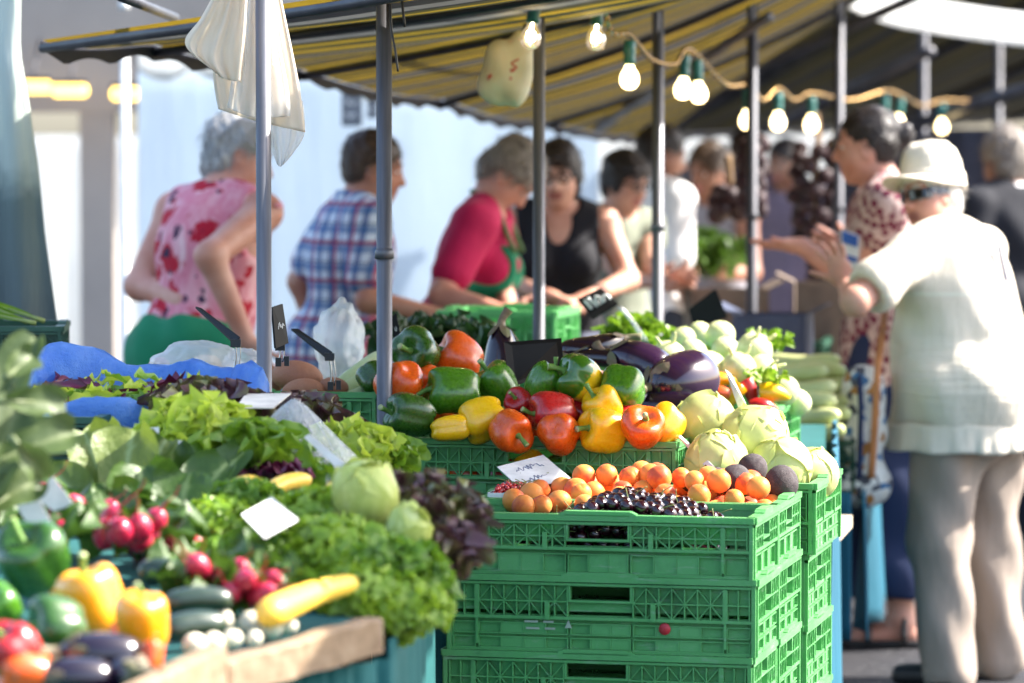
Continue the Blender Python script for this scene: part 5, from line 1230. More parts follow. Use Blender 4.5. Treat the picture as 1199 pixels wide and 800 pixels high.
def radish_bunch(px, py, n, w, lab, h=.05, spread=1.0, seed=0):
    p, D = on(px, py, h); e = empty('radish_bunch', tuple(p), 0, lab, 'radishes', 'radish bunches on the wooden table'); rg = random.Random(seed); s = M(w, D); pts = []
    for tr in range(400):
        if len(pts) >= n: break
        q = np.array((rg.uniform(-1, 1) * s * 1.5 * spread, rg.uniform(-1, 1) * s * 1.2, rg.uniform(-.3, .8) * s))
        if all(np.linalg.norm(q - o) > s * .82 for o in pts): pts.append(q)
    for i, q in enumerate(pts):
        k_ = s * rg.uniform(.85, 1.1); o = ob('radish', rm[i % 3], e, q, scale=(k_, k_, k_ * rg.uniform(1.05, 1.45))); setrot(o, frame((rg.uniform(-.8, .8), .5, -rg.uniform(.1, 1)))); ob('root', root_me, o)
    ob('radish_leaves', head_mesh(200 + seed, 8, .11, M_CHARD, els=(40, -5)), e, (0, .07, -.01))
radish_bunch(78, 612, 7, 26, 'radish bunch behind the two white cards', .075, 1.3, 1); radish_bunch(154, 628, 7, 30, 'largest radish bunch with a long root pointing up', .10, .7, 2); radish_bunch(124, 615, 4, 26, 'small radish bunch left of the largest one', .08, .8, 7); radish_bunch(252, 676, 6, 26, 'radish bunch under the little white card', .075, 1.1, 3); radish_bunch(290, 694, 7, 25, 'radish bunch at the end of the yellow zucchini', .06, .9, 4); radish_bunch(12, 600, 5, 26, 'radish bunch cut by the frame', .07, 1, 5)

# parsley
PB = 'bunches of curly parsley'; pmx = [curly_mesh(300 + i, 620, (.105, .085, .075), .0135, (M_PARS, M_PARSD)[i % 2], 1.0, 26, M_STEM) for i in range(5)]
for i, (px, py, h, sc, lab) in enumerate(((255, 615, .07, .95, 'parsley bunch beside the chard and the largest radishes'), (262, 655, .06, .8, 'parsley bunch just above the little white card'), (330, 612, .06, .9, 'parsley bunch in front of the white card'), (340, 655, .055, 1.0, 'parsley bunch above the yellow zucchini'), (395, 640, .075, 1.05, 'parsley bunch at the middle of the parsley heap'), (420, 690, .03, .9, 'parsley bunch over the end of the edge board'), (450, 665, .05, 1.05, 'parsley bunch under the pointed cabbages'), (475, 700, .015, .8, 'parsley bunch sagging over the table corner'), (300, 650, .06, .85, 'parsley bunch above the radishes'), (455, 728, -.035, .55, 'lowest parsley sprig drooping in front of the teal cloth'), (370, 600, .09, .85, 'parsley bunch right of the white card'), (290, 585, .09, .75, 'parsley bunch behind the white card'), (500, 705, -.01, .45, 'small parsley sprig sticking out toward the green crates'))):
    p, D = on(px, py, h); o = ob('parsley_bunch', pmx[i % 5], None, p - (0, 0, .035 * sc), (0, 0, i * 1.1), sc); tag(o, lab, 'parsley', PB)
p, D = on(384, 715, .0); b = MB()
for k in range(7): b.tube(spline([p - p, (.004 * k - .012, -.01, -.03), (.006 * k - .022, -.02, -.075)], 6), .0022, 5)
o = b.ob('parsley_stalks', M_STEM, None, p + (0, -.02, 0)); tag(o, 'parsley stalks hanging over the wooden edge board', 'parsley', PB)

# cabbages of the salad table
for i, (px, py, w, h, tl, lab) in enumerate(((428, 578, 74, .13, 1.12, 'big pale green pointed cabbage on the salad table'), (478, 622, 52, .085, 1.25, 'smaller pale green pointed cabbage below the big one'), (405, 612, 50, .08, 1.1, 'pale green cabbage sunk in the parsley'))):
    p, D = on(px, py, h); place('pointed_cabbage', cabbage_mesh(330 + i, M_CAB, 8, tl, .35), p, M(w, D) * 1.04, lab, 'cabbage', 'pointed cabbages on the salad table', ((-.35, -.5, .7), (.1, -.3, .9), (-.5, -.6, .4))[i], i)
def head(name, px, py, h, seed, n, r, mat, lab, cat, grp, **k):
    p, D = on(px, py, h); o = ob(name, head_mesh(seed, n, r, mat, **k), None, p - (0, 0, r * .45), (0, 0, seed)); return tag(o, lab, cat, grp)
GL, RL = 'green salads on the table', 'red leaved salads on the table'
head('frisee_salad', 245, 508, .13, 1, 52, .10, M_LETB, 'bright curly frisee salad in the middle of the table', 'salad', GL, ruffle=.26, freq=6.5, wid=.8)
head('frisee_salad', 205, 506, .125, 2, 40, .075, M_LETB, 'bright curly frisee salad next to the blue bag', 'salad', GL, ruffle=.26, freq=6.5, wid=.8)
head('leaf_salad', 292, 522, .12, 3, 30, .10, M_LET, 'light green leaf salad behind the plastic bag', 'salad', GL)
head('leaf_salad', 412, 525, .07, 4, 44, .095, M_LETB, 'light green salad below the sweet potato crate', 'salad', GL, ruffle=.24, freq=6)
head('leaf_salad', 445, 528, .06, 5, 30, .075, M_LET, 'light green salad touching the pepper crate', 'salad', GL)
head('leaf_salad', 352, 552, .07, 6, 20, .06, M_LET, 'pale salad inside the clear plastic bag', 'salad', GL)
head('red_salad', 236, 470, .145, 11, 34, .105, M_REDL, 'big brown red salad on the edge of the blue bag', 'salad', RL, freq=4)
head('red_salad', 296, 482, .12, 12, 26, .10, M_REDL, 'brown red salad under the cream card', 'salad', RL, freq=4)
head('red_salad', 348, 490, .10, 13, 28, .105, M_REDL, 'brown red salad in front of the sweet potato crate', 'salad', RL, freq=4)
head('red_salad', 375, 500, .05, 14, 22, .08, M_REDL, 'small brown red salad left of the pale salad', 'salad', RL, freq=4)
head('red_salad', 488, 585, .10, 15, 32, .10, M_REDL, 'brown red salad behind the smaller pointed cabbage', 'salad', RL, freq=4.5)
head('red_salad', 500, 638, .055, 16, 36, .088, M_REDL, 'brown red salad hanging against the front crate stack', 'salad', RL, freq=4.5)
head('red_salad', 505, 600, .09, 17, 28, .085, M_REDL, 'brown red salad in front of the redcurrants', 'salad', RL, freq=4.5)
head('radicchio', 322, 553, .085, 18, 22, .062, M_RADI, 'purple radicchio in the clear plastic bag', 'radicchio', 'purple radicchio heads', ruffle=.06, els=(88, 35), curl=(-.5, -.3))
head('radicchio', 190, 640, .06, 19, 16, .06, M_RADI, 'purple dark leaves behind the largest radishes', 'radicchio', 'purple radicchio heads', ruffle=.1)
head('radicchio', 372, 590, .08, 20, 14, .05, M_RADI, 'purple radicchio peeping out beside the yellow zucchini', 'radicchio', 'purple radicchio heads', ruffle=.06)
for i, (lab, sz, lr) in enumerate((('bright curly frisee salad in the middle of the table', (.108, .09, .095), .026), ('bright curly frisee salad next to the blue bag', (.075, .07, .08), .024), ('light green salad below the sweet potato crate', (.09, .08, .08), .026))):
    o = [q for q in COL.objects if q.get('label') == lab][0]; o.data = curly_mesh(700 + i, 330, sz, lr, M_LETB, 1.0)
    if i == 2: o.data.materials[0] = M_LETB
# big chard leaves
def bigleaf(specs, name, lab, cat, mat, grp=None, o_=None):
    b = MB(); o_ = np.array(o_)
    for i, (pa, pb, W, twist, D) in enumerate(specs):
        a = P(*pa, D); c = P(*pb, D + .02); d = c - a; L = np.linalg.norm(d); d /= L
        nrm = np.array((math.sin(twist), -1, .35)); nrm -= d * (nrm @ d); nrm /= np.linalg.norm(nrm); s = np.cross(d, nrm)
        leaf(b, a - o_, np.stack([s, d, nrm], 1), L * 1.08, M(W, D), .55, .07, 3.2, i * 7 + int(pa[0]) % 89, 16, 13, .18, tipv=lambda U, V: np.clip(1.2 * np.minimum(np.abs(V) * 3, 1) * (.4 + .6 * np.minimum(1, np.abs(((U * 6 - np.abs(V) * 2) % 1) - .5) * 5)), 0, 1), vein=.012)
        b.tube(np.array([a - o_ - d * L * .2, a - o_, a - o_ + d * L * .5 - nrm * .004]), [.006, .005, .002], 6)
    o = b.ob(name, mat, None, o_); return tag(o, lab, cat, grp)
CHG = 'chard bunches on the salad table'
bigleaf([((130, 590), (100, 505), 80, .1, 6.55), ((140, 600), (150, 506), 95, -.2, 6.5), ((120, 610), (62, 545), 60, .4, 6.5), ((160, 595), (185, 515), 80, -.4, 6.6), ((130, 600), (118, 500), 70, 0, 6.7)], 'chard_bunch', 'tall pale chard bunch in front of the blue bag', 'chard', M_CHARDB, CHG, on(130, 600, .03)[0])
bigleaf([((185, 640), (165, 548), 110, .2, 6.3), ((200, 640), (215, 555), 95, -.3, 6.25), ((175, 640), (130, 575), 80, .5, 6.2), ((210, 620), (255, 540), 85, -.5, 6.4), ((195, 610), (200, 520), 80, 0, 6.6), ((230, 600), (275, 525), 70, -.6, 6.6), ((150, 640), (105, 600), 60, .6, 6.1)], 'chard_bunch', 'dark green chard bunch behind the largest radishes', 'chard', M_CHARD, CHG, on(190, 640, .03)[0])
bigleaf([((-10, 560), (22, 470), 90, .2, 5.75), ((0, 500), (30, 395), 66, -.2, 5.8), ((5, 470), (75, 470), 50, 0, 5.7), ((0, 540), (82, 500), 62, -.3, 5.65), ((-30, 520), (5, 420), 90, .3, 5.85), ((20, 520), (55, 560), 50, .2, 5.6), ((-10, 590), (-2, 520), 80, .1, 5.7), ((10, 440), (38, 415), 46, .2, 5.75), ((-20, 600), (40, 560), 60, .1, 5.7)], 'celery_bunch', 'pale leafy celery bunch at the near end of the table', 'celery', M_CELERY, None, on(-20, 640, .02)[0])
bigleaf([((20, 372), (-40, 345), 12, 0, 8.9), ((40, 372), (-20, 350), 12, .1, 8.9), ((30, 376), (-30, 362), 12, .1, 8.85)], 'leek_bunch', 'pale green leeks lying on the dark crate by the tarpaulin', 'leeks', M_LET, None, P(10, 372, 8.9))

# ------------------------------------------------------------------ blue bag with mixed salad
t = NT('blue_plastic_film'); co = t.coords('Object', False); f = t.noise(co, 14, 5, .6)
M_BFILM = t.bsdf(t.ramp(f, [(.3, (.13, .36, .82)), (.7, (.26, .52, .88))]), .18, .5, coat=.3, bump=t.noise(co, 26, 6, .7), bstr=.55, bdist=.03, transl=.55, alpha=.74)
D = 7.05; z0 = T1Z(D); ctr = np.array((P(150, 470, 7.34)[0], 7.34, T1Z(7.34) + .072)); rx_, ry_ = M(158, D), .19; G = []; ph = np.linspace(0, 2 * PI, 72, endpoint=False)
def rimh(a): return .085 + .035 * np.sin(a) + .014 * np.sin(3 * a + 1) + .010 * np.sin(7 * a) + .03 * np.exp(-((a - 2.6) / .5) ** 2)
for s, kz in ((.25, -.02), (.55, -.02), (.75, -.005), (.85, .35), (.90, .75), (.95, 1.0), (1.02, 1.04), (1.07, .80), (1.08, .35), (1.06, -.25), (1.04, -.45)):
    r = s * (1 + .025 * np.sin(5 * ph + s * 3) + .02 * np.sin(11 * ph) + .012 * np.sin(23 * ph)); G.append(np.stack([rx_ * r * np.cos(ph), ry_ * r * np.sin(ph), rimh(ph) * kz + .004 * np.sin(17 * ph + s * 20)], 1))
b = MB(); b.grid(np.array(G), wrap=True); o = b.ob('blue_plastic_bag', M_BFILM, None, ctr); o.modifiers.new('thickness', 'SOLIDIFY').thickness = .0012; tag(o, 'open blue plastic bag rolled down around loose mixed salad', 'plastic bag')
b = MB(); rg = np.random.RandomState(8)
for i in range(190):
    a, r = rg.rand() * 2 * PI, rg.rand() ** .5 * .78; b.cur = (0, 0, 1, 2)[rg.randint(4)]
    leaf(b, (rx_ * r * math.cos(a), ry_ * r * math.sin(a), .02 + rg.rand() * .05), frame((rg.randn(), rg.randn(), 1.2), rg.randn(3)), .05 + rg.rand() * .05, .018 + rg.rand() * .025, 1.2, .25, 5, i, 7, 5)
tag(b.ob('mixed_salad', [M_LETB, M_PARSD, M_RADI], None, ctr), 'loose mixed salad leaves inside the blue bag', 'salad', kind='stuff')

# ------------------------------------------------------------------ clear plastic
def filmmat(name, tint=(.9, .93, .95), a=.28):
    t = NT(name); co = t.coords('Object', False); f = t.noise(co, 38, 5, .6); g1 = t.n('ShaderNodeBsdfGlossy', Roughness=.12); bn = t.n('ShaderNodeBump', Strength=.9, Distance=.02, Height=f); t.l(bn.outputs[0], g1.inputs['Normal'])
    tr = t.n('ShaderNodeBsdfTransparent'); df = t.n('ShaderNodeBsdfTranslucent', Color=(*tint, 1)); d2 = t.n('ShaderNodeBsdfDiffuse', Color=(*tint, 1)); md = t.n('ShaderNodeMixShader', Fac=.5, i1=df.outputs[0], i2=d2.outputs[0])
    lw = t.n('ShaderNodeLayerWeight', Blend=.35); t.l(bn.outputs[0], lw.inputs['Normal']); m1 = t.n('ShaderNodeMixShader', Fac=t.math('MULTIPLY', lw.outputs['Facing'], .55), i1=tr.outputs[0], i2=g1.outputs[0]); m2 = t.n('ShaderNodeMixShader', Fac=a, i1=m1.outputs[0], i2=md.outputs[0]); t.l(m2.outputs[0], t.out.inputs[0]); return t.m
M_FILM = filmmat('clear_plastic_film', a=.30); M_FILMP = filmmat('peaked_plastic_film', a=.24); M_FILMC = filmmat('cream_plastic_film', (.90, .80, .66), .80); M_FILMW = filmmat('white_plastic_film', (.92, .9, .86), .45)
def crumple(c, r, seed, name, mat, lab, cat, flat=.6, grp=None):
    rg = np.random.RandomState(seed); pr = [(rg.normal(size=3), rg.rand() * 6) for _ in range(9)]
    def f(G):
        s = np.ones(G.shape[:2])
        for d, p in pr: s = s + .07 * np.abs(np.sin(3.2 * (G @ d) + p)) - .035
        return G * s[..., None]
    b = MB(); b.ball((0, 0, 0), np.array(r), 40, 24, fn=f); o = b.ob(name, mat, None, c); return tag(o, lab, cat, grp)
BL = 'clear plastic bags on the counter'
crumple(P(232, 428, 7.95), (M(50, 7.95), .09, M(26, 7.95)), 1, 'clear_plastic_bag', M_FILM, 'crumpled clear plastic bag of rolls in front of the green apron', 'plastic bag', grp=BL)
crumple(P(398, 405, 8.75), (M(26, 8.7), .08, M(46, 8.7)), 2, 'clear_plastic_bag', M_FILM, 'crumpled clear plastic bag before the checked shirt', 'plastic bag', grp=BL)
crumple(P(288, 435, 7.95), (M(26, 7.95), .06, M(24, 7.95)), 3, 'clear_plastic_bag', M_FILM, 'small clear plastic bag against the pole', 'plastic bag', grp=BL)
M_ROLL = pm('pale_roll', (.72, .60, .42), (.62, .47, .30), scale=6, rough=.7)
for i, (px, py, w) in enumerate(((215, 440, 46), (252, 440, 44), (240, 425, 36), (285, 440, 34), (200, 446, 30))): place('bread_roll', blob_mesh('roll', M_ROLL, 400 + i, .06), P(px, py, 7.97), (M(w, 7.9), M(w, 7.9) * .8, M(w, 7.9) * .55), ('pale roll in the clear bag beside the red onion', 'pale roll in the clear bag by the sign clip', 'pale roll on top in the clear bag', 'pale roll in the small clear bag at the pole', 'pale roll at the corner of the clear bag')[i], 'bread roll', 'pale rolls in the clear bags')
place('red_onion', blob_mesh('red_onion', M_ONION, 410, .04, -.08), P(186, 432, 8.05), M(28, 8), 'red onion behind the clear bag of rolls', 'onion')
crate((P(245, 450, 8.05)[0], 8.12, TZ), R(-4), .5, .34, .148, 'green crate under the clear bags of rolls', GC)
# clear bag with a pointed top on the salads
p0, D0 = on(345, 545, .07); b = MB(); G = []; ph = np.linspace(0, 2 * PI, 40, endpoint=False)
for v in np.linspace(0, 1, 12):
    r = (1 - v) ** .8 * M(82, D0) * (1 + .10 * np.sin(5 * ph + v * 4) + .07 * np.sin(11 * ph)) + .004; G.append(np.stack([r * np.cos(ph) - .0 * v, r * .7 * np.sin(ph), v * M(98, D0) - .03 + .006 * np.sin(9 * ph) * (v < .2)], 1))
b.grid(np.array(G), wrap=True); o = b.ob('clear_plastic_bag', M_FILMP, None, p0); tag(o, 'peaked clear plastic bag over the radicchio', 'plastic bag', BL)

# ------------------------------------------------------------------ price cards and slates
M_SLATE = pm('black_slate', (.006, .006, .007), rough=.6, spec=.2); M_CHALK = pm('chalk', (.75, .75, .72), rough=.9); M_INK = pm('ink', (.25, .25, .32), rough=.8); M_CLIP = pm('black_clip', (.015, .015, .017), rough=.4); M_WIRE = pm('bright_wire', (.6, .6, .6), rough=.25, metal=1)
def card(corners, D, mat, lab, name='price_card', ink=None, lines=2, seed=0, th=.0015, dz=None, grp='white price cards'):
    """four pixel corners (tl, tr, br, bl) with a depth each -> thin real card"""
    Ds = D if hasattr(D, '__len__') else [D] * 4; Q = np.array([P(*c, d) for c, d in zip(corners, Ds)]); c0 = Q.mean(0); Q = Q - c0; n = np.cross(Q[1] - Q[0], Q[3] - Q[0]); n /= np.linalg.norm(n)
    if n[1] > 0: n = -n
    b = MB(); b.add(np.concatenate([Q + n * th / 2, Q - n * th / 2]), [(0, 1, 2, 3), (7, 6, 5, 4), (0, 4, 5, 1), (1, 5, 6, 2), (2, 6, 7, 3), (3, 7, 4, 0)], False); o = b.ob(name, mat, None, c0); tag(o, lab, 'price sign', grp)
    if ink:
        rg = random.Random(seed); b = MB(); at = lambda x, y: (Q[0] * (1 - x) + Q[1] * x) * (1 - y) + (Q[3] * (1 - x) + Q[2] * x) * y + n * (th / 2 + .0006)
        for k in range(lines):
            y = .3 + .4 * k / max(1, lines - 1) if lines > 1 else .5; x = .22 + rg.random() * .1; x1 = rg.uniform(.6, .85); pts = []
            while x < x1: pts.append(at(x, y + rg.uniform(-.09, .09))); x += rg.uniform(.02, .045)
            if len(pts) > 3: b.tube(spline(pts, len(pts) * 4), np.linalg.norm(Q[1] - Q[0]) * (.009 if ink is M_INK else .022), 5)
        b.ob('handwriting', ink, o)
    return o, c0
def onD(px, py, h): return on(px, py, h)[1]
card([(582, 547), (636, 533), (668, 560), (612, 575)], [7.84, 7.93, 7.80, 7.72], M_CARD, 'white handwritten price card leaning on the pepper crate above the apricots', ink=M_INK, lines=2, seed=1)
card([(283, 603), (318, 583), (349, 609), (310, 630)], [5.9, 6.1, 5.9, 5.7], M_CARD, 'white price card stuck in the parsley', ink=M_INK, lines=1, seed=2)
card([(12, 582), (44, 580), (60, 612), (38, 622)], 5.85, M_CARD, 'white card nearest the celery leaves', seed=3); card([(38, 580), (62, 558), (88, 592), (62, 598)], 5.95, M_CARD, 'white card tilted behind its white neighbour', seed=4)
card([(276, 478), (288, 461), (341, 461), (320, 478)], [6.85, 7.15, 7.15, 6.85], M_CARDB, 'cream card lying on the brown red salad before the pole', seed=5)
card([(356, 512), (362, 508), (404, 543), (397, 551)], 6.55, M_CARD, 'white card edge beside the peaked plastic bag', seed=6)
card([(232, 668), (238, 656), (252, 668), (242, 678)], 5.75, M_CARD, 'little white card on the radishes', seed=7)
card([(168, 502), (186, 500), (186, 516), (176, 516)], 6.7, M_CARD, 'small white label between the chard and the frisee salad', seed=8); card([(205, 516), (216, 516), (226, 528), (206, 530)], 6.65, M_CARD, 'small white label under the frisee salad', seed=9)
o, c = card([(849, 433), (856, 438), (876, 478), (868, 488)], [8.32, 8.3, 8.12, 8.14], M_CARD, 'tall narrow white price blade among the cabbages', seed=10)
b = MB(); b.tube(np.array([P(870, 488, 8.12), P(872, 500, 8.1)]) - c, .0022, 6); b.box(P(872, 484, 8.1) - c, (.006, .006, .022)); b.ob('clip', M_CLIP, o)
o, c = card([(789, 507), (794, 507), (838, 548), (832, 553)], [8.0, 8.0, 7.85, 7.85], M_CARD, 'long white sign holder leaning across the gap beside the cabbages', seed=11)
b = MB(); b.tube(spline([P(826, 545, 7.87) - c, P(833, 556, 7.85) - c, P(830, 566, 7.84) - c], 6), .0025, 6); b.tube(spline([P(834, 550, 7.87) - c, P(842, 558, 7.85) - c], 4), .002, 6); b.ob('clip', M_WIRE, o)
SG = 'black price slates'
o, c = card([(590, 401), (657, 396), (660, 430), (596, 455)], [8.22, 8.26, 8.28, 8.20], M_SLATE, 'blank black slate standing in the bell peppers', 'price_slate', seed=12, th=.004, grp=SG)
b = MB(); b.tube(np.array([P(628, 448, 8.31), P(630, 490, 8.3)]) - c, .003, 6); b.ob('stake', M_WIRE, o)
def clip_slate(corners, D, stem, lab, seed, clip=True, ink=M_CHALK):
    o, c = card(corners, D, M_SLATE, lab, 'price_slate', ink, 1, seed, .004, grp=SG); b = MB(); s = [P(*q, (D if not hasattr(D, '__len__') else D[2])) - c for q in stem]
    b.tube(spline(s, 8), .0022, 6); b.tube(spline([q + (.008, 0, 0) for q in s], 8), .0016, 6); b.ob('wire_stem', M_WIRE, o)
    if clip: b = MB(); b.box(s[-1], (.012, .012, .018)); b.box(s[-1] + (.017, 0, .002), (.010, .012, .02)); b.box(s[0], (.020, .014, .016)); b.ob('clip', M_CLIP, o)
clip_slate([(229, 360), (236, 362), (281, 396), (274, 402)], [7.9, 7.9, 7.7, 7.7], [(276, 402), (276, 420), (272, 440)], 'black slate seen edge on before the floral blouse', 21)
clip_slate([(341, 386), (349, 386), (389, 413), (382, 419)], [8.3, 8.3, 8.1, 8.1], [(386, 418), (388, 436), (387, 452)], 'black slate seen edge on before the checked shirt', 22)
clip_slate([(318, 360), (330, 356), (337, 402), (322, 408)], [7.8, 7.85, 7.85, 7.8], [(328, 406), (328, 416), (326, 424)], 'upright black slate with chalk figures behind the pole', 23)
clip_slate([(676, 351), (704, 338), (724, 356), (694, 374)], [9.8, 9.8, 9.7, 9.7], [(722, 358), (738, 376), (756, 402)], 'black slate with a chalk price tilted before the woman in black', 24, False)
clip_slate([(806, 362), (838, 338), (852, 372), (812, 384)], 10.4, [(818, 380), (808, 384), (800, 398)], 'blank black slate behind the kohlrabi', 25, False, None)
clip_slate([(458, 372), (464, 366), (470, 398), (462, 404)], 8.6, [(465, 402), (466, 410), (466, 416)], 'narrow slate with chalk figures beside the steel pole', 26)
# chalk figures of the tilted slate, heavier strokes
o = [q for q in COL.objects if q.get('label') == 'black slate with a chalk price tilted before the woman in black'][0]; c = np.array(o.location); b = MB()
for st in ([(684, 352), (693, 362)], [(688, 349), (700, 360)], [(698, 346), (697, 353), (704, 357), (706, 351), (699, 347)], [(708, 345), (706, 351), (712, 355), (714, 349), (708, 345)], [(702, 364), (708, 366)]): b.tube(spline([P(x, y, 9.735) - c for x, y in st], 10), .0042, 5)
b.ob('chalk_price', M_CHALK, o)

# ------------------------------------------------------------------ bags tied to the pole, jug, straps
def sheet(px_grid, D0, mat, name, lab, cat, grp, wav=.02, seed=0, n=26):
    """soft sheet over a coarse grid of pixels (rows top to bottom)"""
    Gp = np.array(px_grid, float); m, k = Gp.shape[:2]; rows_ = np.array([spline(r, n) for r in Gp]); G2 = np.array([spline(rows_[:, j], n) for j in range(n)]).transpose(1, 0, 2); rg = np.random.RandomState(seed); p = rg.rand(4) * 6; o_ = P(*G2[0, 0], D0); V = []
    for i in range(n): V.append([P(*G2[i, j], D0 + wav * (math.sin(j * .62 + p[0] + .05 * i) + .5 * math.sin(j * 1.3 + p[1]) + .4 * math.sin(i * .3 + j * .2 + p[2]))) - o_ for j in range(n)])
    b = MB(); b.grid(V); o = b.ob(name, mat, None, o_); o.modifiers.new('thickness', 'SOLIDIFY').thickness = .0012; return tag(o, lab, cat, grp)
BG = 'plastic bags tied to the steel pole'
sheet([[(262, -30), (290, -34), (322, -34)], [(252, 40), (290, 45), (338, 40)], [(250, 90), (292, 95), (350, 100)], [(256, 128), (300, 142), (357, 155)]], 7.72, M_FILMC, 'hanging_plastic_bag', 'wide cream plastic bag hanging behind the steel pole', 'plastic bag', BG, .014, 1)
sheet([[(262, -26), (275, -28), (290, -30)], [(236, 20), (262, 22), (288, 20)], [(217, 52), (248, 66), (286, 60)], [(252, 84), (262, 92), (282, 96)]], 7.60, M_FILMC, 'hanging_plastic_bag', 'folded cream plastic bag corner sticking out from the pole', 'plastic bag', BG, .010, 2)
sheet([[(300, 110), (328, 112), (354, 118)], [(306, 150), (330, 156), (356, 156)], [(318, 176), (330, 186), (342, 180)], [(324, 192), (328, 195), (332, 192)]], 7.80, M_FILMW, 'hanging_plastic_bag', 'thin clear bag tip below the cream bags', 'plastic bag', BG, .012, 3)
sheet([[(288, -30), (304, -30), (318, -30)], [(280, 40), (302, 44), (326, 40)], [(270, 100), (300, 110), (338, 104)], [(266, 126), (298, 138), (340, 136)]], 7.66, M_FILMW, 'hanging_plastic_bag', 'inner white plastic bag between the cream ones', 'plastic bag', BG, .016, 4)
B = SDF(); jc = P(594, 84, 9.7); w, h_ = M(28, 9.7), M(34, 9.7); Rj = ry(R(14))
J_ = lambda x, y, z: Rj @ np.array((x, y, z))
for sx in (-.55, .55):
    for sz in (-.55, .5): B.ell(J_(sx * w * (1 - .12 * sz), 0, sz * h_), (w * .52, w * .55, h_ * .56), Rj, .03)
B.ell(J_(0, 0, 0), (w * .92, w * .62, h_ * .85), Rj, .03); B.cap(J_(0, 0, h_ * .8), J_(w * .15, 0, h_ * 1.25), .022, .016, .02); B.cap(J_(-.2 * w, 0, -h_ * 1.0), J_(0, 0, -h_ * 1.08), .02, .012, .02)
B.fn(lambda x, y, z: .002 * np.sin(70 * x + 30 * z)); V, F = B.build(.006, 1)
jug = ob('hanging_jug', mesh('jug', V, F, pm('cream_plastic', (.74, .69, .52), (.68, .60, .42), rough=.5, sss=.2)), None, jc); tag(jug, 'cream plastic bag of goods with red lettering hung under the awning', 'hanging bag')
b = MB(); yj = -w * .62
for st in ([(.35, .5), (.1, .3), (.35, .2), (.05, .05)], [(.3, .1), (.0, -.1), (.25, -.2), (-.05, -.35)], [(-.75, -.35), (-.6, -.25), (-.7, -.45)]): b.tube(spline([J_(x * w, yj, z * h_) for x, z in st], 14), .0022, 5)
b.ob('red_lettering', pm('red_print', (.6, .06, .05), rough=.6), jug)
b = MB(); b.tube(spline([J_(w * .15, 0, h_ * 1.2), J_(w * .3, 0, h_ * 1.5), P(618, -12, 9.7) - jc], 8), .006, 6); b.ob('black_tie', M_CLIP, jug)
b = MB(); c = P(458, 0, 8.08)
b.tube(spline([P(457, -20, 8.08) - c, P(458, 30, 8.07) - c, P(463, 60, 8.06) - c, P(466, 84, 8.06) - c], 14), .0024, 6); b.tube(spline([P(468, -20, 8.06) - c, P(471, 5, 8.05) - c, P(474, 32, 8.05) - c], 8), .0028, 6); b.tube(spline([P(440, -12, 8.10) - c, P(452, -10, 8.09) - c, P(470, -18, 8.06) - c], 8), .004, 6)
tag(b.ob('cable_tie', M_CLIP, None, c), 'black cable tie ends dangling from the steel pole', 'cable tie')

# ------------------------------------------------------------------ red onion braids
def braid(px, py0, py1, D, w, lab, n, seed):
    c = P(px, py0, D); e = empty('onion_braid', tuple(c), 0, lab, 'onion braid', 'red onion braids hanging from the roof'); H = M(py1 - py0, D); rg = random.Random(seed); b = MB(); b.tube(spline([(0, 0, .12), (.01, 0, 0), (-.01, 0, -H * .5), (0, 0, -H)], 12), .012, 8); b.ob('braided_stalks', pm('straw', (.25, .15, .07), rough=.8), e)
    me_ = [blob_mesh('braid_onion', M_ONIOND, 500 + seed * 3 + i, .05, -.10, 14, 10) for i in range(2)]
    for i in range(n): q = i / n; a = i * 2.4; ob('onion', me_[i % 2], e, (M(w, D) * .34 * math.cos(a) * (1 + .2 * rg.random()), M(w, D) * .34 * math.sin(a), -H * q), (rg.random(), rg.random(), rg.random()), rg.uniform(.055, .072))
braid(955, 170, 290, 14.3, 60, 'largest dark red onion braid between the two slim poles', 34, 1)
braid(880, 170, 250, 13.2, 24, 'red onion braid tied to the dark pole', 22, 2)
braid(852, 222, 256, 13.4, 36, 'short bright red onion braid above the leafy greens', 10, 3)
braid(968, 270, 350, 14.6, 44, 'lower dark red onion braid behind the open hand', 18, 4)
# ------------------------------------------------------------------ clothes with a pattern
t = NT('floral_blouse'); co = t.coords('Object', False)
n1 = t.noise(t.n('ShaderNodeMapping', Vector=co, Scale=(14, 14, 4)).outputs[0], 1, 3); base = t.ramp(n1, [(.35, (.72, .40, .42)), (.55, (.60, .18, .24)), (.7, (.74, .50, .50))])
wn = t.n('ShaderNodeTexNoise', Vector=co, Scale=16.0, Detail=3.0).outputs['Color']; wc = t.n('ShaderNodeMixRGB', _blend_type='ADD', Fac=.14, Color1=co, Color2=wn).outputs[0]
v1 = t.n('ShaderNodeTexVoronoi', Vector=wc, Scale=11.0, Randomness=1.0); v2 = t.n('ShaderNodeTexVoronoi', Vector=t.n('ShaderNodeVectorMath', _operation='ADD', i0=wc, i1=(.31, .17, .05)).outputs[0], Scale=13.0)
c = t.mix(t.ramp(v1.outputs[0], [(.36, (1,) * 3), (.45, (0,) * 3)]), base, (.42, .012, .03)); c = t.mix(t.ramp(v2.outputs[0], [(.17, (1,) * 3), (.26, (0,) * 3)]), c, (.035, .02, .05))
M_FLORAL = t.bsdf(c, .8, .2, bump=n1, bstr=.25, bdist=.03)
t = NT('checked_shirt'); co = t.coords('Object', False); sx = t.n('ShaderNodeSeparateXYZ', i0=co)
def band(ax, per, w, off=0.0): 
    f = t.math('FRACT', t.math('ADD', t.math('DIVIDE', ax, per), off)); return t.math('LESS_THAN', f, w)
hor = t.math('ADD', sx.outputs[0], t.math('MULTIPLY', sx.outputs[1], .9))
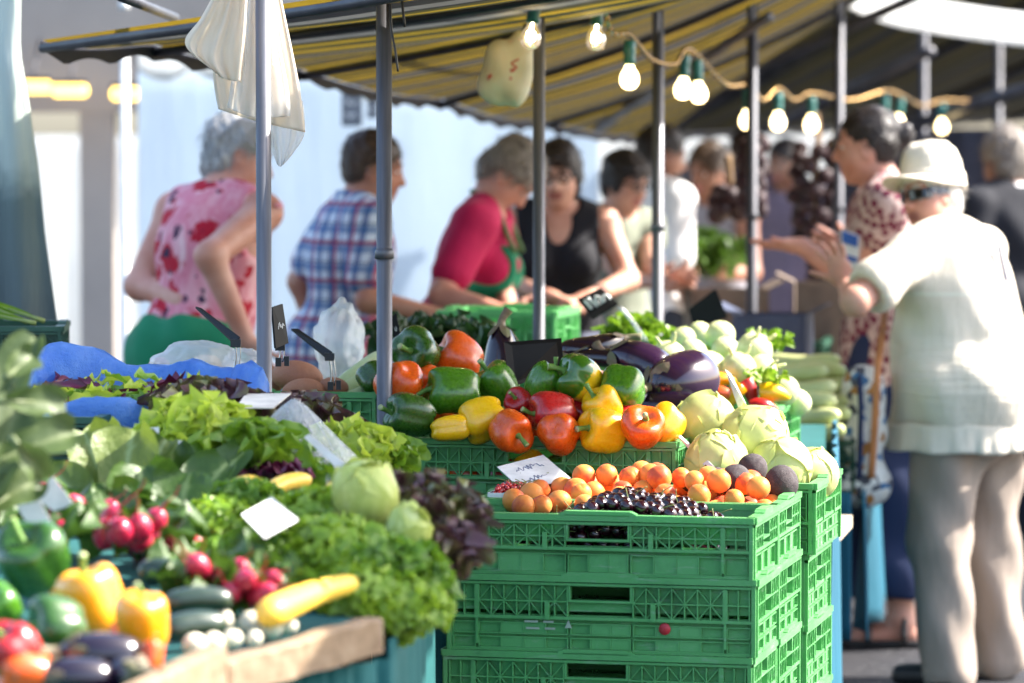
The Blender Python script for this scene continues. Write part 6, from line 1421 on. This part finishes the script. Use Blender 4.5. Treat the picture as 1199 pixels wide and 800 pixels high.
c = t.mix(t.math('MULTIPLY', band(hor, .062, .42), .72), (.60, .66, .72), (.008, .055, .22)); c = t.mix(t.math('MULTIPLY', band(sx.outputs[2], .058, .40), .66), c, (.008, .09, .26))
c = t.mix(t.math('MULTIPLY', band(hor, .124, .10, .3), .75), c, (.45, .03, .06)); c = t.mix(t.math('MULTIPLY', band(sx.outputs[2], .116, .11, .3), .75), c, (.42, .03, .06)); c = t.mix(t.math('MULTIPLY', band(sx.outputs[2], .058, .10, .55), .7), c, (.01, .03, .09))
M_CHECK = t.bsdf(c, .8, .2, bump=t.noise(co, 7, 3), bstr=.3, bdist=.03)
t = NT('patterned_dress'); co = t.coords('Object', False); v1 = t.n('ShaderNodeTexVoronoi', Vector=co, Scale=38.0); n1 = t.noise(co, 7, 3)
c = t.mix(t.ramp(v1.outputs[0], [(.38, (1,) * 3), (.55, (0,) * 3)]), t.ramp(n1, [(.35, (.55, .42, .38)), (.65, (.42, .30, .28))]), (.14, .02, .045))
M_DRESS = t.bsdf(c, .8, .2, bump=n1, bstr=.3, bdist=.03)
t = NT('tote_pattern'); co = t.coords('Object', False); v1 = t.n('ShaderNodeTexVoronoi', Vector=co, Scale=44.0); hue = t.n('ShaderNodeSeparateColor', Color=v1.outputs['Color'])
c = t.ramp(hue.outputs[0], [(0, (.72, .70, .64)), (.35, (.08, .08, .10)), (.55, (.66, .64, .60)), (.72, (.40, .18, .05)), (.80, (.68, .65, .58)), (.92, (.06, .16, .30))], 'CONSTANT')
M_TOTE = t.bsdf(c, .7, .3)
M_PINK = cloth('raspberry_shirt', (.46, .012, .075)); M_APRON = cloth('green_apron_cloth', (.012, .20, .095), (.010, .15, .07)); M_BLACK = cloth('black_top', (.012, .012, .016)); M_OLIVE = cloth('grey_green_top', (.20, .22, .17)); M_WSHIRT = cloth('white_shirt', (.78, .76, .76)); M_GREYT = cloth('grey_tank', (.24, .23, .26))

t = NT('cream_blouse'); co = t.coords('Object', False); sx = t.n('ShaderNodeSeparateXYZ', i0=co); fo = t.noise(t.n('ShaderNodeMapping', Vector=co, Scale=(16, 16, 4)).outputs[0], 1, 4); wv = t.noise(co, 500, 2)
cr_ = t.noise(t.n('ShaderNodeMapping', Vector=co, Scale=(5, 5, 60)).outputs[0], 1, 4); zb = t.math('MULTIPLY', cr_, t.ramp(sx.outputs[2], [(.80, (0,) * 3), (.86, (1,) * 3), (.95, (1,) * 3), (1.0, (0,) * 3)]))
sm = t.math('LESS_THAN', t.math('ABSOLUTE', t.math('SUBTRACT', sx.outputs[0], t.math('MULTIPLY', t.noise(co, 3, 1), .03))), .005); yk = t.math('LESS_THAN', t.math('ABSOLUTE', t.math('SUBTRACT', sx.outputs[2], t.math('ADD', 1.115, t.math('MULTIPLY', fo, .012)))), .0045)
hb_ = t.math('ADD', t.math('ADD', t.math('MULTIPLY', fo, .9), t.math('MULTIPLY', wv, .06)), t.math('ADD', zb, t.math('MULTIPLY', t.math('MAXIMUM', sm, yk), .5)))
M_CREAM = t.bsdf(t.mix(t.math('MAXIMUM', sm, yk), t.ramp(fo, [(.3, (.80, .725, .61)), (.7, (.74, .665, .54))]), (.82, .80, .68)), .85, .15, bump=hb_, bstr=.55, bdist=.03, transl=.12)
M_BEIGE = cloth('beige_trousers', (.33, .27, .225), (.29, .235, .195), scale=3, bump=.5); M_NAVY = cloth('navy_cloth', (.018, .028, .075)); M_DARKC = cloth('dark_jacket', (.015, .016, .022)); M_JEAN = cloth('dark_trousers', (.03, .035, .05)); M_SHOE = pm('dark_shoe', (.015, .014, .016), rough=.5); M_GLAS = pm('dark_frame', (.02, .018, .018), rough=.3); M_SUNG = pm('sunglass_lens', (.008, .008, .010), rough=.1, coat=.6)
M_HATM = cloth('cream_hat', (.84, .77, .64), (.80, .73, .60), bump=.4, transl=.1)
def X(px, D): return P(px, 300, D)[0]
def setarm(p, q, el, wr):
    p.J['el' + q] = p.world(P(*el)) if len(el) == 3 else p.up(el[:3]); p.J['wr' + q] = p.world(P(*wr))
SLG = 'people selling and shopping at the stall'
# 1 grey haired seller in the floral blouse, leaning forward, back to the camera
D = 11.0
p = Person((X(222, D), D), (.62, .78), 'grey haired seller in a floral sleeveless blouse and green apron, leaning on the counter', .985, 17, SK_C, 42, 4, 1.14, group=SLG)
bpy.context.view_layer.update()
setarm(p, 'R', (246, 300, 10.72), (288, 398, 10.75)); setarm(p, 'L', (163, 335, 11.15), (215, 352, 10.95))
p.hair(H_GREY, 'short', 1.5); p.body({'R': dict(d=(.3, .5, -.8), n=(0, .6, .4)), 'L': dict(d=(.5, .4, -.5), n=(0, 1, 0))})
p.tshirt(M_FLORAL, .90, 0, .013, 'blouse', .08); p.skirt(M_APRON, 1.07, .55, .165, .19, 'apron'); p.trousers(M_JEAN); p.shoes(M_SHOE)
b = MB(); a = np.linspace(0, 2 * PI, 25); b.tube(np.array([p.up((.062 * math.cos(t_), -.012 + .060 * math.sin(t_), 1.462 + .012 * math.sin(t_))) for t_ in a]) * p.s, .006, 6); b.ob('collar_band', M_NAVY, p.e)
# 2 man in the checked shirt
D = 11.7
p = Person((X(393, D), D), (.95, .30), 'man with cropped dark hair and a blue and red checked shirt, standing in profile', .945, 9, SK_A, 14, 2, 1.08, group=SLG)
bpy.context.view_layer.update()
setarm(p, 'R', (432, 352, 11.45), (520, 372, 11.4)); setarm(p, 'L', (352, 330, 11.9), (372, 400, 11.9))
p.hair(H_BROWN, 'crop'); p.body({'R': dict(d=(.2, 1, -.1), n=(0, 0, -1)), 'L': dict(d=(.1, .5, -.8), n=(1, 0, 0))}); p.tshirt(M_CHECK, .80, .72, .018, 'shirt', .066); p.trousers(M_JEAN); p.shoes(M_SHOE)
B = SDF(); B.cap(p.up((-.03, -.035, 1.455)), p.up((.03, -.035, 1.455)), .045, .045, .02); B.ell(p.up((0, -.012, 1.46)), (.072, .068, .030), p.T, .02); B.ell(p.up((0, .05, 1.50)), (.05, .07, .08), p.T, .01, 'sub'); B.plane(p.up((0, 0, 1.482)), p.T @ np.array((0, 0, 1.))); p.cloth_mesh('collar', B, M_CHECK, 0)
# 3 seller in pink, looking down
D = 12.0
p = Person((X(519, D), D), (.985, -.16), 'short haired seller in a raspberry t-shirt and green apron, looking down at work', .95, 18, SK_C, 0, 38, 1.0, group=SLG)
bpy.context.view_layer.update()
setarm(p, 'R', (517, 345, 11.72), (590, 366, 11.55)); setarm(p, 'L', (585, 330, 12.0), (600, 372, 11.75))
p.hair(H_SALT, 'short', 1.2); p.body({'R': dict(d=(.1, 1, -.1), n=(-1, 0, -.3)), 'L': dict(d=(.1, .8, -.4), n=(1, 0, -.3))}, bust=True); p.tshirt(M_PINK, .86, .68, .016, 'shirt', .07, True); p.trousers(M_JEAN); p.shoes(M_SHOE)
B = SDF(); p.torso(B, .024); p.bust(B, .02); B.cap((0, .0, .95), (0, .02, .50), .165, .19, .05); B.plane((0, 0, .5), (0, 0, -1)); B.plane(p.up((0, .02, 0)), p.T @ np.array((0, -1., 0))); B.plane(p.up((0, 0, 1.34)), p.T @ np.array((0, 0, 1.)))
for q in (-1, 1): B.ell(p.up((q * .19, .08, 1.33)), (.10, .15, .15), p.T, .01, 'sub')
p.cloth_mesh('apron', B, M_APRON, .004)
for q in (-1, 1):
    b = MB(); b.tube(spline([p.up((q * .07, .135, 1.33)) * p.s, p.up((q * .078, .10, 1.37)) * p.s, p.up((q * .062, .02, 1.455)) * p.s, p.up((q * .03, -.075, 1.475)) * p.s], 12), .009, 6); b.ob('apron_strap', pm('strap_green', (.10, .20, .06), rough=.7), p.e)
# 4 woman in black facing the camera
D = 12.7
p = Person((X(654, D), D), (-.05, -1), 'woman with short dark hair and glasses in a black sleeveless top, facing the camera', .925, 3, SK_B, 4, 8, 1.0, group=SLG)
bpy.context.view_layer.update()
setarm(p, 'R', (577, 322, 12.55), (640, 346, 12.35)); setarm(p, 'L', (735, 328, 12.6), (690, 348, 12.35))
p.hair(H_DARK, 'bob'); p.body({'R': dict(d=(-.9, .4, -.2), n=(0, .2, -1), curl=(.5, .5, .6, .6)), 'L': dict(d=(.9, .4, -.2), n=(0, .2, -1), curl=(.5, .5, .6, .6))}, bust=True); p.tshirt(M_BLACK, .95, 0, .013, 'top', .085, True, vneck=.10); p.skirt(cloth('grey_skirt', (.10, .11, .16)), 1.0, .5, .16, .2); p.glasses(M_GLAS); p.shoes(M_SHOE)
# 5 woman with glasses behind her
D = 13.6
p = Person((X(716, D), D), (.62, -.78), 'young woman with cropped black hair and thin glasses, standing behind the woman in black', .905, 5, SK_B, -8, 10, .98, group=SLG)
bpy.context.view_layer.update()
setarm(p, 'R', (735, 330, 13.3), (765, 330, 13.1)); setarm(p, 'L', (765, 315, 13.4), (790, 325, 13.1))
p.hair(H_DARK, 'fringe'); p.body({'R': dict(d=(0, 1, 0), n=(-1, 0, 0)), 'L': dict(d=(0, 1, 0), n=(1, 0, 0))}, bust=True); p.tshirt(M_OLIVE, .86, .3, .013, 'top', .085, True); p.trousers(M_JEAN); p.glasses(M_GLAS, .019); p.shoes(M_SHOE)
# 6 white shirt, back
D = 14.6
p = Person((X(757, D), D), (.75, .5), 'dark haired bearded man in a white shirt turned away, next to the slim pole', .96, 4, SK_D, 20, 8, 1.08, group=SLG)
p.hair(H_DARK, 'short', 1.1); p.body({'R': dict(d=(0, .8, -.6), n=(-1, 0, 0)), 'L': dict(d=(0, .8, -.6), n=(1, 0, 0))}); p.tshirt(M_WSHIRT, .82, .8, .018, 'shirt', .068); p.trousers(M_JEAN); p.shoes(M_SHOE)
B = SDF(); B.ell(p.hd((0, .035, -.075)), (.058, .062, .055), p.HR, .02); B.ell(p.hd((0, .075, -.045)), (.035, .05, .028), p.HR, .01, 'sub'); V, F = B.build(.007, 1); ob('beard', mesh('beard', V * p.s, F, H_DARK), p.e)
# 7 woman with bunch of greens
D = 15.2
p = Person((X(842, D), D), (-.65, -.75), 'woman with tied dark hair and a grey tank top holding leafy greens in the shade', .92, 4, SK_D, 0, 6, 1.0, group=SLG)
bpy.context.view_layer.update()
setarm(p, 'R', (800, 320, 15.0), (822, 312, 14.7)); setarm(p, 'L', (880, 320, 15.0), (842, 320, 14.7))
p.hair(H_BROWN, 'bun', 1.3); p.body({'R': dict(d=(.6, .6, .1), n=(-.3, .3, .9)), 'L': dict(d=(-.6, .6, .1), n=(.3, .3, .9))}, bust=True); p.tshirt(M_GREYT, .88, 0, .013, 'top', .09, True); p.trousers(M_JEAN); p.shoes(M_SHOE)
o = ob('leafy_greens', head_mesh(601, 20, .17, M_CHARD, els=(80, -10)), None, P(826, 312, 14.66)); tag(o, 'leafy green bunch held by the woman in the grey tank top', 'leafy greens')
# 8 woman in the patterned dress with an open hand
D = 11.85
p = Person((X(1050, D), D), (-.98, .10), 'dark haired woman in a patterned top reaching out an open hand to the stall', 0.985, 6, SK_C, 0, -2, 1.06, h=.007, group=SLG)
bpy.context.view_layer.update()
setarm(p, 'L', (1002, 335, 11.8), (938, 288, 11.85)); setarm(p, 'R', (1010, 330, 12.3), (1000, 300, 12.25))
p.hair(H_DARK, 'bun'); p.body({'L': dict(d=(-.02, 1, .02), n=(.25, 0, 1), curl=(.12, .15, .2, .3), thumb=(.75, .1)), 'R': dict(d=(0, .8, .4), n=(-1, 0, 0))}, bust=True); p.tshirt(M_DRESS, .76, .28, .015, 'top', .085, True); p.skirt(M_NAVY, 1.0, .16, .165, .185, 'skirt')
for q in ('R', 'L'):
    a = p.J['ank' + q]; b = MB(); B = SDF(); B.cap((a[0], a[1] - .04, .012), (a[0] * 1.12, a[1] + .17, .012), .046, .046, .01); B.plane((0, 0, .002), (0, 0, -1)); B.plane((0, 0, .024), (0, 0, 1)); p.cloth_mesh('sandal', B, M_SHOE, 0)
    for yy, zz in ((.10, .062), (-.01, .10)): t_ = np.linspace(0, PI, 12); b.tube(np.array([(a[0] * 1.06 + .048 * math.cos(s), a[1] + yy, .018 + (zz - .01) * math.sin(s)) for s in t_]) * p.s, .010, 6); b.ob('sandal_strap', M_SHOE, p.e); b = MB()
# 10 grey haired man at the edge
D = 14.2
p = Person((X(1186, D), D), (-.5, .85), 'grey haired man in a dark jacket cut by the frame behind the white hat', .95, 3, SK_D, 0, 5, 1.08, group=SLG)
p.hair(H_SALT, 'short', 1.6); p.body({'R': dict(d=(0, .4, -1), n=(-1, 0, 0)), 'L': dict(d=(0, .4, -1), n=(1, 0, 0))}); p.tshirt(M_DARKC, .80, 1.8, .02, 'jacket', .06); p.trousers(M_JEAN); p.shoes(M_SHOE)
b = MB(); B = SDF(); B.ell(p.up((0, -.012, 1.455)), (.075, .072, .028), p.T, .02); B.ell(p.up((0, .05, 1.50)), (.05, .07, .08), p.T, .01, 'sub'); p.cloth_mesh('collar', B, M_WSHIRT, 0)
# 9 old woman in cream
D = 10.95
p = Person((X(1136, D), D), (-.80, .60), 'old woman in cream hat, cream blouse and beige trousers raising her hand beside the counter', .90, 11, SK_C, -74, -2, 1.40, h=.007, group=SLG)
lady = p; bpy.context.view_layer.update()
for q in ('R', 'L'):
    sg = 1 if q == 'R' else -1; p.J['hip' + q] = np.array((.115 * sg, 0, .84)); p.J['knee' + q] = np.array((.150 * sg, .02, .46)); p.J['ank' + q] = np.array((.165 * sg, -.02, .085))
setarm(p, 'L', (1000, 352, 10.72), (990, 332, 10.95)); p.J['elL'] = p.world(P(1002, 352, 10.66)); p.J['wrL'] = p.world(P(992, 334, 10.93)); setarm(p, 'R', (1125, 350, 11.35), (1080, 330, 11.5))
p.hair(H_WHITE, 'short', 1.2)
up_l = p.e.matrix_basis.to_3x3().inverted()
def wd(v): return tuple(up_l @ Vector(v))
p.body({'L': dict(d=wd((-.42, .15, 1)), n=wd((-.3, -.9, .0)), curl=(.35, .45, .55, .65), spread=.28, thumb=(.85, .2)), 'R': dict(d=wd((-.8, .3, .2)), n=wd((0, 1, 0)))}, bust=True)
# blouse with wide sleeves, gathered hem
B = SDF(); p.torso(B, .020); p.bust(B, .012); f = p.f
B.cap(p.up((0, .01, 1.10)), (0, .01, .70), .20, .250, .06); B.ell((0, -.03, .92), (.262, .22, .18), None, .05)
for q in ('R', 'L'): a, b_ = p.J['sh' + q], p.J['el' + q]; B.cap(a, a + (b_ - a) * .72, .072, .082, .03)
B.plane((0, 0, .825), (0, 0, -1)); B.ell(p.up((0, .05, 1.49)), (.075, .085, .075), p.T, .006, 'sub')
for q in ('R', 'L'): a, b_ = p.J['sh' + q], p.J['el' + q]; d = (b_ - a) / np.linalg.norm(b_ - a); B.ell(a + (b_ - a) * .72 + d * .10, (.115, .115, .075), frame(d), .004, 'sub')
p.cloth_mesh('blouse', B, M_CREAM, .006, 3)
t_ = np.linspace(0, 2 * PI, 140); G = []
for v in np.linspace(0, 1, 9):
    rr = 1 + .045 * v + .018 * v * np.sin(22 * t_ + 3 * np.sin(3 * t_)) + .008 * v * np.sin(41 * t_); G.append(np.stack([.252 * rr * np.cos(t_), .01 + .247 * rr * np.sin(t_), .838 - .088 * v + .003 * np.sin(9 * t_)], 1) * p.s)
b = MB(); b.grid(np.array(G)); fr_ = b.ob('frill', M_CREAM, p.e); fr_.modifiers.new('thickness', 'SOLIDIFY').thickness = .002
b = MB(); q0 = p.up((.0, -.190, 1.36)) * p.s; q1 = p.up((-.01, -.202, 1.25)) * p.s; b.bar(q0, q1, .016, .006, up=(0, 1, 0)); b.tube(spline([q0 + (.022, 0, .016), q0, q0 + (-.02, 0, .014)], 6), .0035, 5); b.ob('ribbon', M_NAVY, p.e)
B = SDF(); B.ell((0, -.01, .84), (.215, .175, .15), None, .05)
for q in ('R', 'L'): a, k_, c_ = p.J['hip' + q], p.J['knee' + q], p.J['ank' + q]; B.cap(a, k_, .120, .097, .035); B.cap(k_, (c_[0], c_[1] - .005, .06), .097, .085, .03)
B.plane((0, 0, .012), (0, 0, -1)); B.plane((0, 0, .9), (0, 0, 1)); p.cloth_mesh('trousers', B, M_BEIGE, .009, 5)
p.shoes(M_SHOE)
# hat: crown, drooping brim longer in front, band with dark eyelets
H_ = p.hd; ax = p.HR @ rx(.10); hc = H_((0, -.022, .070)); b = MB()
prof = [(.0, .112), (.03, .110), (.058, .101), (.080, .080), (.091, .046), (.096, .010), (.098, -.030)]
a = np.linspace(0, 2 * PI, 48, endpoint=False); G = []
for r_, z_ in prof: G.append(np.stack([r_ * np.cos(a), r_ * 1.12 * np.sin(a), np.full(48, z_) + .004 * np.sin(6 * a) * (r_ > .03)], 1))
b.grid((np.array(G) @ ax.T + hc) * p.s, wrap=True); b.ob('hat', M_HATM, p.e); hat = COL.objects['hat'] if 'hat' in COL.objects else None
b = MB(); G = []
for v in np.linspace(0, 1, 8):
    ext = .003 + .072 * np.clip(np.sin(a), 0, 1) ** 1.8; r_ = .0975 + ext * .7 * v; G.append(np.stack([r_ * np.cos(a), (1.12 * .0975 + ext * v * 1.05) * np.sin(a), -.016 - .020 * v ** 1.4 * (1 + .2 * np.sin(3 * a)) + .012 * np.clip(np.sin(a), 0, 1) * v - .012 * np.abs(np.cos(a)) * v], 1))
b.grid((np.array(G) @ ax.T + hc) * p.s, wrap=True); br = b.ob('brim', M_HATM, hat); br.modifiers.new('thickness', 'SOLIDIFY').thickness = .004
b = MB(); b.grid((np.array([np.stack([r_ * np.cos(a), r_ * 1.12 * np.sin(a), np.full(48, z_)], 1) for r_, z_ in ((.0975, -.024), (.1015, -.022), (.1005, .004), (.0965, .006))]) @ ax.T + hc) * p.s, wrap=True); b.ob('hat_band', M_HATM, hat)
for k in range(3): an = PI * .86 - k * .16; e_ = MB(); e_.ball((np.array((.099 * math.cos(an), .099 * 1.12 * math.sin(an), .0)) @ ax.T + hc) * p.s, .0038, 8, 6); e_.ob('eyelet', M_GLAS, hat)
b = MB()
for q in (-1, 1):
    G = []
    for v in np.linspace(-1, 1, 7): G.append([p.hd((q * (.008 + .062 * u), .106 - .055 * u ** 2.2, .003 + v * .023 * (1 - .25 * u))) * p.s for u in np.linspace(0, 1, 9)])
    b.grid(G); b.bar(p.hd((q * .068, .058, .012)) * p.s, p.hd((q * .079, -.01, .006)) * p.s, .016, .006, up=p.HR[:, 0])
gl = b.ob('sunglasses', M_SUNG, p.e); gl.modifiers.new('thickness', 'SOLIDIFY').thickness = .003
# white paper held behind the raised hand and the tote bag
o, c = card([(985, 268), (1006, 276), (1004, 318), (984, 312)], [11.3, 11.3, 11.3, 11.3], M_CARD, 'white and blue carton beside the raised hand of the old woman', 'drink_carton', seed=31, th=.04, grp=None); o['category'] = 'carton'
b = MB(); Q = [P(*q, 11.275) - c for q in ((986, 270), (1005, 277), (1004, 290), (986, 284))]; b.add(Q, [(0, 1, 2, 3)], False); Q = [P(*q, 11.275) - c for q in ((990, 298), (1004, 302), (1003, 308), (990, 305))]; b.add(Q, [(0, 1, 2, 3)], False); b.ob('blue_print', pm('blue_print', (.02, .10, .40), rough=.5), o)
B = SDF(); tc = P(1010, 508, 10.86); bw, bh = M(30, 10.9), M(80, 10.9)
for sz in (-.7, 0, .6): B.ell((0, 0, sz * bh), (bw * (1.02 - .12 * sz), .055, bh * .42), None, .05)
B.fn(lambda x, y, z: .006 * np.sin(40 * x + 9 * z) * np.sin(22 * z + 2)); V, F = B.build(.009, 1); tb = ob('tote_bag', mesh('tote', V, F, M_TOTE), None, tc); tag(tb, 'patterned cloth shoulder bag with an orange strap hanging beside the beige trousers', 'bag')
b = MB(); st = spline([P(1046, 300, 11.35), P(1036, 370, 11.0), P(1028, 430, 10.8), P(1024, 500, 10.79), P(1020, 560, 10.80)], 24) - tc; n_ = len(st)
G = [[q + np.array((s * .010, 0, 0)) for s in (-1, -.3, .3, 1)] for q in st]; b.grid(G); s_ = b.ob('strap', pm('orange_leather', (.45, .17, .05), rough=.6), tb); s_.modifiers.new('thickness', 'SOLIDIFY').thickness = .005
b = MB(); b.tube(spline([P(1006, 440, 10.79), P(1008, 480, 10.78), P(1006, 560, 10.79)], 12) - tc, .008, 6); b.ob('navy_panel', M_NAVY, tb)
# ------------------------------------------------------------------ things half lost in the blur behind the stall
def far_person(px, D, face, label, sc, hair, style, top, skin, lean=3, fat=1.05, hy=0):
    p = Person((X(px, D), D), face, label, sc, lean, skin, hy, 4, fat, h=.011, group='shoppers far behind the stall')
    p.hair(hair, style, 1.2); p.body({'R': dict(d=(0, .5, -1), n=(-1, 0, 0)), 'L': dict(d=(0, .5, -1), n=(1, 0, 0))}); p.tshirt(top, .82, .7, .017, 'shirt', .07); p.trousers(M_JEAN); p.shoes(M_SHOE); return p
far_person(926, 18.0, (-.6, -.8), 'far shopper in a mauve shirt between the two slim dark poles', .93, H_DARK, 'short', cloth('mauve_shirt', (.16, .12, .16)), SK_D)
far_person(868, 19.2, (.5, .85), 'far shopper in a dark blue shirt seen from behind past the onion braids', .96, H_BROWN, 'short', cloth('blue_shirt', (.03, .05, .14)), SK_D)
far_person(1092, 17.0, (-.7, .7), 'dark haired shopper in shadow between the two women by the aisle', .93, H_DARK, 'bob', M_DARKC, SK_D)
hang('stall_curtain', cloth('grey_curtain', (.10, .095, .12), transl=.05), P(985, 300, 19.5)[:2], P(1260, 300, 18.0)[:2], .05, 1.62, 'dim grey curtain added to darken the depth behind the white hat', 'curtain', .03, seed=31)  # invented cloth, gives the dim depth behind the stall its dark tone
hang('stall_curtain', cloth('brown_curtain', (.11, .085, .075), transl=.05), P(795, 300, 21.5)[:2], P(905, 300, 20.5)[:2], .05, 1.45, 'dim brown curtain added to darken the depth behind the woman holding greens', 'curtain', .03, seed=32)  # second made-up sheet for the darker backdrop
# crates and boxes on the side counter
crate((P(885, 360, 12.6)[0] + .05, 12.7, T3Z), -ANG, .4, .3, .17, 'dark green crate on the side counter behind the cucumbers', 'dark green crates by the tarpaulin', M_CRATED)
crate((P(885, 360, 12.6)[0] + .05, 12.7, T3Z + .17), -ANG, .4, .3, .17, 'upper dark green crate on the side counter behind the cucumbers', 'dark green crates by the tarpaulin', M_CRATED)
def carton(px, py, D, w, d, h, mat, lab, rzv=0):
    p = P(px, py, D); h = h + p[2] - T3Z; p[2] = T3Z + .002; b = MB()
    for (c, s) in (((0, 0, .003), (w, d, .006)), ((-w / 2, 0, h / 2), (.006, d, h)), ((w / 2, 0, h / 2), (.006, d, h)), ((0, -d / 2 + .003, h / 2), (w - .014, .006, h)), ((0, d / 2 - .003, h / 2), (w - .014, .006, h))): b.box(c, s)
    for s in (-1, 1): b.bar((s * w / 2, 0, h), (s * (w / 2 + .06), 0, h + .03), d - .01, .005)
    o = b.ob('cardboard_box', mat, None, p); o.rotation_euler = (0, 0, rzv); return tag(o, lab, 'box', 'boxes on the side counter')
M_CB = pm('brown_cardboard', (.15, .105, .075), rough=.8); M_CBB = pm('blue_carton', (.045, .06, .12), rough=.7)
for a in ((905, 402, 11.9, .22, .2, .09, M_CBB, 'blue carton behind the pale cucumbers', -.2), (850, 380, 13.2, .26, .2, .12, M_CB, 'brown cardboard box below the leafy greens', .1), (965, 380, 12.8, .2, .2, .14, M_CB, 'brown cardboard box beside the aisle', -.1)):
    carton(*a)
# price boards pinned on the pale tent wall
for i, (px, py, w, h_) in enumerate(((412, 128, 24, 40), (436, 122, 12, 34))):
    D_ = 14.3; card([(px - w / 2, py - h_ / 2), (px + w / 2, py - h_ / 2), (px + w / 2, py + h_ / 2), (px - w / 2, py + h_ / 2)], D_, pm('grey_board', (.16, .17, .19), rough=.6), ('grey notice board hung on the pale tent wall above the cropped haired man', 'narrow grey notice board behind the steel pole')[i], 'notice_board', M_CHALK, 2, 40 + i, .01, grp=None)
# worn paper labels on two crates
for nm, c in (('wide green crate heaped with coloured bell peppers', (.262, -.196, .062)), ('third green crate down in the front stack', (-.21, -.146, .045))):
    e = [o for o in COL.objects if o.get('label') == nm][0]; b = MB(); rg = random.Random(len(nm)); n = 14
    pts = [(-.022 + .044 * i / 6 + rg.uniform(-.001, .001), 0, -.012 + rg.uniform(-.003, .001)) for i in range(7)] + [(.022 - .044 * i / 6, 0, .012 + rg.uniform(-.004, .001)) for i in range(7)]
    b.add(pts + [(x, .0012, z) for x, _, z in pts], [tuple(range(n)), tuple(range(2 * n - 1, n - 1, -1))] + [(i, n + i, n + (i + 1) % n, (i + 1) % n) for i in range(n)], False); b.ob('paper_label', pm('worn_paper', (.55, .55, .50), (.40, .42, .36), scale=60, rough=.85), e, c)
